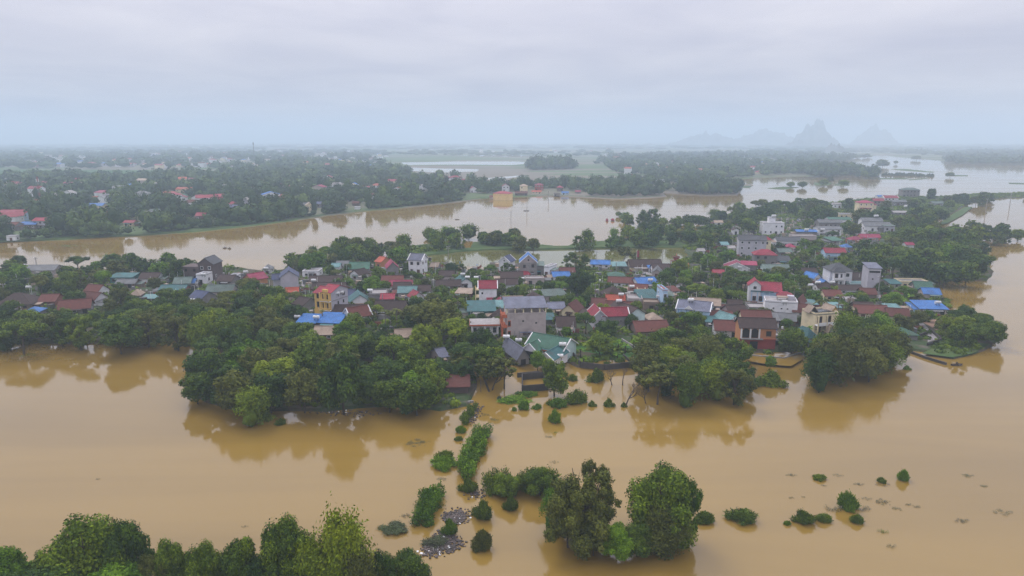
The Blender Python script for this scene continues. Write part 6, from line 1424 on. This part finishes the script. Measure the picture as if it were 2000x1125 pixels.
    # boats
    boat(1868, 714, 3.4, 'dark rowing boat|off the island tip', True, yaw=.05); boat(893, 429, 3.4, 'dark sampan|in mid river above the dyke wood', False, 'sampan'); boat(439, 485, 2.2, 'small boat in the river|west of the other small boat', True, yaw=.2); boat(448, 486, 2.2, 'small boat in the river|east of its companion', True, yaw=-.1); boat(1028, 412, 5, 'flat barge|by the drowned poles', False, 'barge')
    for px, py, w_, lb in [(1197, 434, 5, 'drowned hut with a red roof alone in the river'), (1186, 434, 2.5, 'small drowned kiosk west of the drowned hut')]:
        p = at(px, py, -.8); r = link('drowned_hut', None, None, p); ww = w_ * mpp(p)
        link('wall', wall_mesh(ww, 3, 1.6, 'gx', 1), r, (0, 1.5, 0), MATS['wall_earth']); link('roof', roof_mesh(ww, 3, 'hip', 1.2), r, (0, 1.5, 1.6), MATS['roof_red']); tag(r, lb, 'hut')
    # palms and banana plants
    for a in [(752, 607, 2.9, 6.5, 'coconut palm west of its twin before the cream-doored house', 0), (774, 605, 2.9, 7, 'coconut palm east of its twin before the cream-doored house', 1), (1552, 560, 2.8, 9, 'tall feathery palm behind the white windowless block', 0), (1604, 588, 3.2, 8, 'tall coconut palm between the pale green tin roofs', 1),
              (1640, 577, 2.4, 7, 'palm below the white villa wings', 0), (984, 660, 2.4, 4, 'low bushy palm before the glazed bay front', 1), (973, 668, 2.2, 3.5, 'low palm at the stone wall of the bay front', 0), (629, 606, 1.2, 5.5, 'tiny palm against the yellow house front', 1), (1196, 500, 2.2, 6, 'palm at the pond east end', 0)]: palm(*a)
    for a in [(1208, 668, 2.0, 3.2, 'banana plant at the head of the walled garden', 2), (1222, 674, 1.9, 3, 'banana plant behind the garden lawn', 3), (1140, 702, 1.7, 2.4, 'banana plant at the west garden wall', 3), (1206, 692, 1.7, 2.4, 'banana plant in the middle of the garden lawn', 2), (1134, 684, 1.7, 2.6, 'banana plant above the garden pool', 3),
              (1778, 578, 2.2, 3.2, 'banana plant west of the green roof by the flood', 2), (1765, 586, 2.1, 3, 'banana plant south of the cream colonnade', 3), (1792, 590, 2.0, 2.8, 'banana plant near the bright blue gable', 2), (952, 662, 2.0, 3, 'banana plant below the flat-roofed bay', 2), (930, 660, 1.9, 3, 'banana plant at the edge of the huge tree', 3), (1238, 668, 1.8, 3, 'banana plant below the mint house', 3),
              (1582, 640, 1.9, 3, 'banana plant beside the yellow two-storey house', 2), (1445, 470, 2.2, 3.4, 'banana plant north of the slate-roofed block', 3)]: palm(*a[:5], a[5], 'leaf_bush', .6, 'banana plant', 'banana_plant')
    # walls
    wall_line('stone_wall', [(1092, 655), (1112, 690), (1134, 717)], 1.5, .35, 'dark_stone', 'long dark wall between the flooded lane and the garden')
    wall_line('stone_wall', [(1134, 718), (1180, 723), (1240, 717)], 1.6, .35, 'dark_stone', 'dark wall holding the water at the garden front'); wall_line('stone_wall', [(1238, 716), (1217, 700)], 1.3, .3, 'dark_stone', 'short dark wall dividing the two garden pools')
    wall_line('stone_wall', [(1214, 668), (1252, 692)], 1.2, .3, 'concrete', 'weathered wall at the east side of the lawn'); wall_line('brick_pen', [(1020, 765), (1020, 742), (1062, 738), (1070, 762), (1020, 766)], 1.7, .3, 'dark_stone', 'ruined roofless brick pen standing in the flood', 0, 'pen')
    wall_line('stone_wall', [(1010, 737), (1054, 733)], 1.2, .4, 'dark_stone', 'low dark wall behind the brick pen', 0); wall_line('stone_wall', [(1774, 688), (1806, 700), (1848, 713)], .7, .5, 'dark_stone', 'broken stone line running into the flood at the island tip', 0)
    wall_line('stone_wall', [(1600, 690), (1640, 697)], .9, .3, 'concrete', 'low wall below the teal hipped cottage', 0); wall_line('stone_wall', [(1450, 697), (1530, 704), (1570, 692)], .9, .4, 'concrete', 'drowned wall before the orange arched house', 0)
    wall_line('stone_wall', [(935, 665), (970, 668)], 1.6, .3, 'dark_stone', 'dark terrace wall below the glazed bay front'); wall_line('stone_wall', [(1287, 592), (1318, 556)], .9, .3, 'dark_stone', 'low dark wall crossing the paved yard')
    wall_line('stone_wall', [(1282, 545), (1330, 545)], 1.6, .3, 'wall_dark' if False else 'dark_stone', 'dark wall closing the paved yard'); wall_line('stone_wall', [(1795, 660), (1818, 650), (1838, 668), (1810, 678)], 1.2, .3, 'dark_stone', 'dark revetment around the grey ramp of the island tip')
    wall_line('stone_wall', [(888, 790), (925, 786)], .5, .5, 'concrete', 'slab edge by the flooded red-tiled shed', 0)
    wall_line('colonnade_wall', [(1760, 559), (1812, 563)], 1.0, .2, 'wall_cream', 'cream balustrade on the colonnade front', .6)
    # strips in the far lake
    for i, (pl) in enumerate([[(1740, 331), (1770, 330), (1825, 336), (1822, 337), (1760, 333)], [(1715, 348.4), (1770, 348), (1775, 350), (1720, 350)], [(1775, 351), (1810, 348), (1812, 349), (1780, 352)], [(1855, 342), (1890, 342.4), (1890, 344), (1855, 344)], [(1500, 368), (1530, 365), (1560, 366), (1530, 370)], [(1632, 360), (1660, 361), (1658, 362.5), (1630, 362)], [(1970, 357), (2040, 359), (2040, 361), (1972, 359)], [(1590, 357), (1625, 357), (1620, 362), (1592, 362)], [(1440, 363.5), (1466, 365), (1464, 367), (1440, 366)]]):
        land('mud_strip' + ('' if not i else '.%03d' % i), pl, .35, MATS['grass_bank'], 8, .8, (1, 1), i)
    g = random.Random(2)
    for i in range(34):
        t = i / 33; p = at(1722 + 100 * t + g.uniform(-1, 1), 342 + 2.5 * t + g.uniform(-.7, .7), 0)
        o = link('drowned_sapling', R.choice(CROWN['bush', 2]), None, (p.x, p.y, 0), MATS['leaf_far']); r_ = g.uniform(1.5, 3); o.scale = (r_, r_, g.uniform(2.5, 5)); tag(o, 'small drowned sapling in the long row across the far lake', 'sapling', 'row of drowned saplings in the far lake')
# ------------------------------------------------------------------ woods of the near island
DK = ['leaf_dark', 'leaf_dark', 'leaf_mid', 'leaf_olive']; MD = ['leaf_mid', 'leaf_dark', 'leaf_mid', 'leaf_bush', 'leaf_olive', 'leaf_mid', 'leaf_dark', 'leaf_mid', 'leaf_olive', 'leaf_dark', 'leaf_light']
def near_woods():
    # big single crowns first
    for px, py, r, kd, mt, h, lb in [
        (850, 618, 50, 'round', 'leaf_olive', 13, 'huge dark grey-green tree spreading beside the blue tin sheds'),
        (668, 740, 52, 'round', 'leaf_dark', 15, 'tallest dark tree at the flooded edge of the front wood'),
        (492, 790, 40, 'bamboo', 'leaf_light', 8, 'yellow-green bamboo leaning over the water at the front wood'),
        (1132, 553, 24, 'tall', 'leaf_dark', 10.5, 'dense dark upright tree in the middle of the village'),
        (1125, 510, 27, 'airy', 'leaf_mid', 9, 'open-crowned tree at the pond with branches spread wide'),
        (1083, 735, 34, 'tall', 'leaf_mid', 9, 'leafy tree rising from the flood beside the ruined brick pen'),
        (1050, 703, 18, 'round', 'leaf_bush', 5.5, 'bright green fruit tree before the green-roofed white house'),
        (1172, 672, 28, 'round', 'leaf_mid', 7.5, 'broad tree in the walled garden over a red earth bed'),
        (1548, 665, 27, 'round', 'leaf_mid', 8, 'round green tree at the water below the orange arched house'),
        (1505, 708, 12, 'round', 'leaf_bush', 4, 'small round tree standing alone in the flooded garden'),
        (1410, 622 - 60, 0.1, None, None, 0, None),
        (1270, 425, 22, 'airy', 'leaf_dark', 13, 'tall tree over the river-side belt behind the dyke'),
        (1820, 378, 9, 'tall', 'leaf_dark', 12, 'lone tall tree by the arched grey house at the lake'),
        (915, 452, 25, 'bamboo', 'leaf_mid', 9, 'light bamboo tuft above the gap in the dyke wood'),
        (1050, 578, 13, 'round', 'leaf_bush', 5, 'small bright round tree by the brown hipped roof'),
        (672, 645, 22, 'round', 'leaf_bush', 6, 'glossy round mango tree beside the blue tin roofs'),
        (1395, 740, 34, 'bamboo', 'leaf_light', 9, 'yellow-green bamboo at the water edge of the east grove'),
        (1345, 748, 34, 'bamboo', 'leaf_mid', 10, 'green bamboo hanging over the water beside the bare tree'),
        (1640, 700, 44, 'bamboo', 'leaf_olive', 12, 'large grey-green bamboo clump standing in the flood'),
        (1700, 690, 42, 'bamboo', 'leaf_olive', 11, 'wide bamboo clump leaning towards the open water'),
        (1600, 720, 36, 'bamboo', 'leaf_dark', 10, 'dark bamboo clump at the tip beside the lone shrub'),
        (1740, 665, 34, 'bamboo', 'leaf_mid', 9, 'green bamboo clump nearest the green-roofed low shed'),
        (1655, 645, 32, 'bamboo', 'leaf_mid', 11, 'green bamboo crown rising in front of the yellow house'),
    ]:
        if kd:
            t = crown_at(px, py, r, kd, mt, h, lb, 'notable trees of the island')
            OCC.append((t.location.x, t.location.y, TREES[-1][2] * .8))
    RECTS.extend([(1284, 540, 1330, 622, 250), (1196, 655, 1240, 735, 240), (850, 486, 995, 508, 400), (1042, 488, 1082, 512, 400), (1132, 490, 1195, 508, 400), (1235, 488, 1262, 506, 400), (1290, 484, 1338, 500, 400), (903, 460, 928, 484, 500), (532, 514, 560, 528, 400), (812, 470, 832, 482, 500)])
    fill([(300, 560), (480, 545), (560, 545), (585, 600), (575, 625), (560, 650), (420, 655), (300, 655), (150, 656), (-40, 656), (-60, 610), (60, 600), (120, 632), (200, 625), (250, 600)],
         ['round', 'round', 'spread', 'airy', 'bamboo', 'tall'], DK + ['leaf_light', 'leaf_mid'], (3.6, 5.8), (1.7, 2.1), .72, 'trees of the west wood', 'in the west wood', 11, cap=85)
    fill([(0, 528), (0, 508), (120, 512), (330, 508), (460, 535), (500, 548), (470, 570), (380, 590), (250, 600), (120, 620), (60, 600), (-60, 600), (-60, 520)],
         ['round', 'spread', 'airy', 'tall'], DK + ['leaf_bush'], (3.0, 5.0), (1.6, 2.1), .80, 'trees between the western houses', 'among the western roofs', 12, cap=60)
    fill([(382, 765), (385, 720), (430, 665), (590, 650), (700, 675), (800, 655), (905, 655), (990, 680), (1000, 700), (925, 720), (915, 770), (850, 775), (650, 770), (560, 765), (470, 765)],
         ['round', 'spread', 'round', 'airy', 'tall'], MD + ['leaf_dark'], (3.4, 5.4), (1.7, 2.15), .70, 'trees of the front wood', 'in the front wood', 13, cap=90)
    fill([(1250, 690), (1290, 655), (1340, 645), (1440, 680), (1462, 735), (1440, 755), (1330, 760), (1265, 740), (1245, 720)],
         ['round', 'spread', 'airy', 'bamboo'], MD, (3.2, 4.8), (1.7, 2.1), .66, 'trees of the east grove', 'in the east grove', 14, cap=36)
    fill([(1570, 705), (1610, 670), (1660, 630), (1730, 645), (1765, 670), (1755, 690), (1700, 712), (1610, 730)],
         ['bamboo', 'round'], ['leaf_olive', 'leaf_mid', 'leaf_dark'], (3.6, 4.8), (1.8, 2.2), .55, 'trees of the bamboo grove', 'in the bamboo grove', 15, cap=16)
    fill([(1842, 628), (1870, 610), (1905, 620), (1945, 645), (1935, 660), (1900, 662), (1850, 652)],
         ['round', 'spread', 'airy'], MD, (3.0, 4.4), (1.6, 2.0), .62, 'trees of the island tip', 'on the tip of the island', 16, cap=14)
    fill([(1662, 505), (1700, 468), (1760, 455), (1830, 432), (1850, 440), (1910, 456), (1930, 500), (1925, 535), (1840, 540), (1780, 535), (1730, 540), (1690, 520)],
         ['round', 'spread', 'airy', 'bamboo'], MD + ['leaf_dark'], (4.2, 6.2), (1.6, 2.1), .72, 'trees of the lake-side wood', 'in the lake-side wood', 17, cap=60)
    fill([(1850, 432), (1900, 436), (1960, 446), (1995, 458), (1950, 468), (1900, 458)], ['round', 'airy'], DK, (4, 5.2), (1.6, 2), .8, 'trees on the strip in the lake', 'on the strip in the lake', 18, cap=10)
    fill([(1820, 392), (1880, 384), (1960, 376), (2030, 368), (2040, 376), (1960, 388), (1880, 398), (1830, 402)], ['round', 'airy'], DK, (4, 5.5), (1.6, 2), .75, 'trees on the strip in the lake', 'on the strip in the lake', 19, cap=14)
    fill([(782, 470), (800, 455), (850, 455), (900, 450), (950, 458), (1010, 455), (1040, 472), (1070, 478), (1020, 478), (930, 474), (880, 474), (800, 482)],
         ['round', 'bamboo', 'airy', 'round'], MD, (3.8, 5.6), (1.6, 2.0), .70, 'trees of the dyke wood', 'in the wood behind the dyke', 20, cap=26)
    fill([(1105, 476), (1140, 462), (1220, 452), (1270, 430), (1300, 445), (1340, 440), (1360, 462), (1330, 474), (1200, 474)],
         ['round', 'bamboo', 'airy', 'round'], MD, (3.6, 5.2), (1.6, 2.0), .72, 'trees of the dyke wood', 'in the wood behind the dyke', 21, cap=26)
    fill([(490, 528), (560, 505), (640, 485), (700, 468), (790, 480), (810, 505), (750, 500), (680, 505), (610, 515), (560, 530)],
         ['round', 'airy', 'spread', 'bamboo'], MD, (3.2, 4.8), (1.6, 2.1), .72, 'trees of the north shore', 'along the north shore', 22, cap=40)
    fill([(1335, 470), (1370, 440), (1430, 408), (1500, 388), (1600, 396), (1690, 396), (1760, 392), (1830, 396), (1850, 425), (1800, 440), (1740, 455), (1700, 460), (1640, 470), (1560, 425), (1470, 440), (1400, 480), (1345, 500)],
         ['round', 'airy', 'spread', 'round'], DK + ['leaf_mid'], (3.8, 6.0), (1.6, 2.1), .74, 'trees of the far end of the village', 'among the farthest village roofs', 23, cap=80)
    fill([(560, 535), (800, 505), (900, 520), (1100, 525), (1240, 545), (1330, 520), (1400, 480), (1640, 460), (1690, 540), (1790, 570), (1850, 610), (1780, 640), (1600, 620), (1440, 615), (1380, 640), (1240, 650), (1100, 645), (920, 640), (700, 650), (580, 600)],
         ['round', 'airy', 'spread', 'tall', 'round'], MD + ['leaf_bush'], (1.9, 4.2), (1.6, 2.1), .72, 'trees between the village houses', 'among the village roofs', 24, n=22000, cap=230, slack=.45)
    fill([(570, 560), (800, 520), (1100, 535), (1240, 550), (1330, 530), (1400, 490), (1640, 450), (1690, 540), (1790, 575), (1840, 620), (1780, 650), (1600, 630), (1440, 640), (1240, 660), (1100, 660), (920, 650), (700, 655), (590, 610)],
         ['round', 'bamboo'], MD + ['leaf_bush', 'leaf_bush'], (1.2, 2.2), (1.4, 1.9), .7, 'garden trees between the village houses', 'in a village garden', 26, n=9000, cap=110, slack=.8)
    fill([(1205, 425), (1240, 418), (1300, 426), (1350, 424), (1420, 412), (1440, 424), (1400, 432), (1330, 436), (1240, 438)], ['round', 'bamboo', 'airy'], MD, (3.2, 4.8), (1.6, 2.0), .8, 'trees of the river belt', 'on the flooded river belt', 25, cap=20)
    for px, py, r, kd, mt, h in [(1724, 318, 12, 'round', 'leaf_dark', 17), (1856, 341, 8, 'round', 'leaf_mid', 9), (1648, 357, 9, 'round', 'leaf_mid', 9), (1610, 356, 9, 'round', 'leaf_mid', 9), (1622, 350, 7, 'round', 'leaf_olive', 9),
                                 (1545, 360, 8, 'round', 'leaf_mid', 7), (1568, 360, 9, 'round', 'leaf_dark', 8), (1750, 317, 4, 'round', 'leaf_dark', 9), (1790, 308, 9, 'round', 'leaf_dark', 14), (1690, 340, 10, 'round', 'leaf_mid', 12), (1710, 337, 9, 'airy', 'leaf_mid', 13),
                                 (1208, 418, 7, 'round', 'leaf_mid', 4), (1222, 421, 4, 'round', 'leaf_mid', 3)]:
        t = crown_at(px, py, r, kd, mt, h, None, 'trees standing in the lake'); t['place'] = 'standing in the flooded lake' if px > 1400 else 'standing in the river'
# ------------------------------------------------------------------ far woods that read as masses
def far_wood(name, label, zones, mat, seed, core_sub=1, nl=60):
    """zones: (pixel polygon of the ground, spacing m, radius range, height range, leaves per crown)"""
    rs = np.random.RandomState(seed); VV = []; QQ = []; TT = []; tn = []; k = 0
    iv, it = ICO1
    for poly, sp, rr, hh, nl in zones:
        pts = [at(x, y) for x, y in poly]
        x0, x1 = min(p.x for p in pts), max(p.x for p in pts); y0, y1 = min(p.y for p in pts), max(p.y for p in pts)
        gx, gy = np.meshgrid(np.arange(x0, x1, sp), np.arange(y0, y1, sp)); gx = gx.ravel() + rs.uniform(-.45, .45, gx.size) * sp; gy = gy.ravel() + rs.uniform(-.45, .45, gy.size) * sp
        dep = gy * CP + H * SP; u = 1000 + F * gx / dep; v = 562.5 - F * (gy * SP - H * CP) / dep
        m = inpoly_np(u, v, poly) & (rs.uniform(size=len(u)) > 0.06)
        # clearings and ragged grouping
        nzv = np.array([mnoise.noise(Vector((a * (.011 if b < 1300 else .005), b * (.011 if b < 1300 else .0035), seed))) for a, b in zip(gx[m], gy[m])])
        gx, gy = gx[m], gy[m]; keep = nzv > {1: -0.5, 2: -0.25, 3: -0.22, 4: -0.15, 5: -2, 6: -0.3}[seed]; gx, gy, nzv = gx[keep], gy[keep], nzv[keep]
        keep = np.ones(len(gx), bool)
        for (ox, oy, orad) in OCC:
            keep &= (gx - ox) ** 2 + (gy - oy) ** 2 > (orad * 1.15) ** 2
        # keep the view on the houses of the bank open
        dep = gy * CP + (H - 4) * SP; u = 1000 + F * gx / dep
        vt = 562.5 - F * (gy * SP - (H - 8) * CP) / dep; vb = 562.5 - F * (gy * SP - H * CP) / dep
        for (a, b, c, d, dd) in RECTS:
            if dd > 430: keep &= ~((dep < dd) & (u > a - 5.5 * F / dep) & (u < c + 5.5 * F / dep) & (vt < d - (d - b) * .55) & (vb > b))
        gx, gy, nzv = gx[keep], gy[keep], nzv[keep]
        for a, b in zip(gx, gy):
            r = rs.uniform(*rr) * rs.choice([.8, 1, 1, 1.25]); h = rs.uniform(*hh) * rs.choice([.6, .85, 1, 1, 1.4]); t = np.clip(rs.normal(.45, .25), .02, .98)
            c = np.array([a, b, h * .55 + .6])
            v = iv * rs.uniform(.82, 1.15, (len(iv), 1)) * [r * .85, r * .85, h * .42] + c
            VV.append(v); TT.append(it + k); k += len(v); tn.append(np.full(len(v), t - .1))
            if nl:
                d = unit(rs, nl); d[:, 2] = np.where(d[:, 2] < -.2, -d[:, 2], d[:, 2])
                pos = c + d * rs.uniform(.85, 1.12, (nl, 1)) * [r, r, h * .5]
                nr = d + unit(rs, nl) * .7; nr /= np.linalg.norm(nr, axis=1)[:, None]
                v, q = leaf_quads(rs, pos, nr, np.full(nl, r * (.30 if nl < 40 else .2)))
                VV.append(v); QQ.append(q + k); k += len(v); tn.append(np.repeat(t + rs.uniform(-.2, .2, nl), 4))
    me = np_mesh(name, np.concatenate(VV), np.concatenate(QQ) if QQ else None, np.concatenate(TT), np.concatenate(tn).clip(0, 1))
    me.materials.append(MATS[mat])
    print(name, len(me.polygons))
    return tag(link(name, me), label, 'wood', kind='stuff')
B1 = [(-500, 490), (-200, 481), (0, 471), (100, 466), (200, 463), (300, 457), (380, 448), (440, 441), (480, 441), (560, 431), (640, 419), (700, 412), (830, 400), (900, 391),
      (905, 372), (800, 362), (700, 370), (560, 380), (300, 390), (0, 395), (-500, 400)]
B0 = [(-500, 493), (-200, 483), (0, 472.5), (100, 467.5), (200, 464), (300, 458.5), (380, 450), (440, 444), (480, 441), (560, 432), (640, 420.5), (700, 413), (830, 401.5), (900, 393), (900, 388), (830, 396), (700, 406), (560, 424), (440, 434), (300, 448), (130, 457), (0, 461), (-500, 480)]
B2 = [(-700, 400), (0, 395), (300, 390), (560, 380), (700, 370), (800, 362), (905, 372), (935, 376), (920, 356), (800, 352), (640, 344), (440, 345), (0, 350), (-700, 352)]
B3 = [(900, 390), (960, 382), (1060, 380), (1110, 382), (1200, 387), (1290, 384), (1296, 372), (1290, 358), (1100, 364), (1000, 368), (960, 366), (900, 372)]
B4 = [(1290, 380), (1320, 375), (1400, 362), (1390, 352), (1530, 342), (1640, 338), (1580, 322), (1400, 318), (1180, 322), (1200, 338), (1290, 348)]
C1 = [(430, 343), (800, 350), (800, 336), (640, 322), (540, 322), (440, 330)]
C2 = [(-900, 330), (0, 331), (430, 330), (540, 322), (760, 322), (700, 306), (400, 300), (-900, 304)]
C3 = [(-900, 304), (400, 300), (760, 306), (760, 296), (300, 291), (-900, 293)]
C4 = [(1030, 334), (1120, 331), (1120, 324), (1035, 322)]
C5 = [(1160, 322), (1640, 318), (1700, 308), (1500, 300), (1200, 302)]
C6 = [(1740, 302), (2100, 314), (2700, 316), (2700, 300), (2000, 297), (1780, 299)]
C7 = [(770, 304), (1160, 306), (1200, 298), (900, 295), (760, 297)]
C8 = [(1450, 299), (2300, 300), (2300, 288), (1500, 288)]
C9 = [(-900, 292), (2600, 292), (2600, 283.5), (-900, 283.5)]
def build_far():
    far_wood('riverside_wood', 'dense wood of garden trees along the far river bank', [(B1, 7.5, (3.6, 6.0), (6, 13), 90), (B0, 5.0, (2.2, 3.8), (2.5, 5.5), 50)], 'leaf_far', 1)
    far_wood('riverside_wood', 'blue-green belt of trees behind the flooded yellow hall', [(B3, 8.5, (4, 6), (7, 12), 60), (B4, 12, (5, 8), (7, 12), 24)], 'leaf_far', 2)
    far_wood('distant_wood', 'misty wood spreading behind the houses of the far bank', [(B2, 10.5, (5, 7.5), (7, 13), 36), (C1, 15, (6, 10), (8, 15), 14)], 'leaf_far', 3)
    far_wood('distant_wood', 'pale hazy tree belts of the plain below the horizon', [(C2, 27, (9, 15), (8, 14), 8), (C3, 60, (18, 30), (8, 14), 0), (C4, 11, (7, 10), (13, 19), 20), (C5, 22, (8, 13), (8, 14), 10),
             (C6, 30, (12, 20), (9, 15), 6), (C7, 60, (14, 26), (8, 13), 0), (C8, 70, (20, 34), (8, 14), 0), (C9, 150, (45, 80), (7, 14), 0)], 'leaf_far', 4)
    far_wood('tree_plantation', 'evenly clipped dark plantation standing in the flooded river bend', [([(1324, 379), (1380, 382), (1440, 381), (1446, 373), (1400, 365), (1330, 368)], 5.0, (3.2, 3.8), (9.5, 10.5), 30)], 'leaf_far', 5)
    far_wood('lakeside_wood', 'hazy strip of drowned trees reaching out into the far lake', [([(1560, 340), (1600, 347), (1660, 346), (1712, 350), (1716, 340), (1690, 338), (1650, 332), (1600, 330), (1560, 334)], 8.0, (5, 7), (8, 14), 40), ([(1850, 322), (2100, 324), (2300, 322), (2300, 310), (1900, 308), (1845, 312)], 24, (10, 15), (9, 14), 14)], 'leaf_far', 6)
build_houses()
HOCC = list(OCC)
build_far_houses()
bpy.context.view_layer.update()
tanks()
small_things()
near_woods()
foreground_trees()
shrubs()
rubbish()
clutter()
undergrowth()
build_far()
# ------------------------------------------------------------------ labels of trees: look first, then the nearest landmark
MARKS = [(f, s) for _, f, s, k in HOUSES if k and len(s.split()) <= 5]
for s, x, y in [('bent-limb bare tree', 1284, 790), ('ruined brick pen', 1045, 750), ('leaning black stump', 956, 766), ('drowned lane', 935, 800), ('corner bamboo of the wood', 492, 815), ('bay of the west shore', 420, 690), ('dyke gap', 905, 486),
                ('pond', 1100, 505), ('red flag', 1243, 521), ('pagoda', 1322, 523), ('white statue', 753, 522), ('dead tree pair', 600, 513), ('paved yard', 1305, 560), ('walled garden', 1175, 695), ('lake grass', 1870, 430), ('grey ramp', 1820, 660), ('west edge', 0, 640), ('lake strip', 1960, 384), ('slanting dyke end', 1345, 480)]:
    MARKS.append((at(x, y), s))
def a_size(r, kind): return 'small' if r < 3.3 else ('large' if r > 4.9 else '')
cand = []
for rec in TREES:
    root, p, r, h, kind, mat, lab = rec
    if lab: continue
    ms = sorted(MARKS, key=lambda m: (m[0].x - p.x) ** 2 + (m[0].y - p.y) ** 2)
    (f0, s0), (f1, s1) = ms[0], ms[1]
    dx, dy_ = p.x - f0.x, p.y - f0.y
    rel = ('behind' if dy_ > 0 else 'before') if abs(dy_) > abs(dx) else ('east of' if dx > 0 else 'west of')
    look = ' '.join(w for w in (a_size(r, kind), TONE[mat], SHAPE[kind], 'bamboo' if kind == 'bamboo' else 'tree') if w)
    near = (p - f0).length < 45
    pl = root.get('place', '')
    opts = [look + (' %s the %s' % (rel, s0) if near else ' ' + pl), look + ' ' + pl + (' %s the %s' % (rel, s0)), look + ' between the %s and the %s' % (s0, s1), look + ' %s the %s, nearer the %s' % (rel, s0, s1),
            look.replace('tree', 'crown') + ' between the %s and the %s' % (s0, s1), look + ' ' + pl + ', %s the %s' % (rel, s1)]
    cand.append((root, [o for o in opts if 4 <= len(o.split()) <= 16]))
used = {o['label'] for o in bpy.data.objects if o.get('label')}; first = {}
for root, opts in cand:
    for o in opts:
        if o not in used:
            used.add(o); root['label'] = o; first[o] = root; break
    else:
        root['label'] = opts[0]
        if opts[0] in first: root['group'] = first[opts[0]].get('group', 'trees')
for o in bpy.data.objects:
    if 'place' in o.keys(): del o['place']
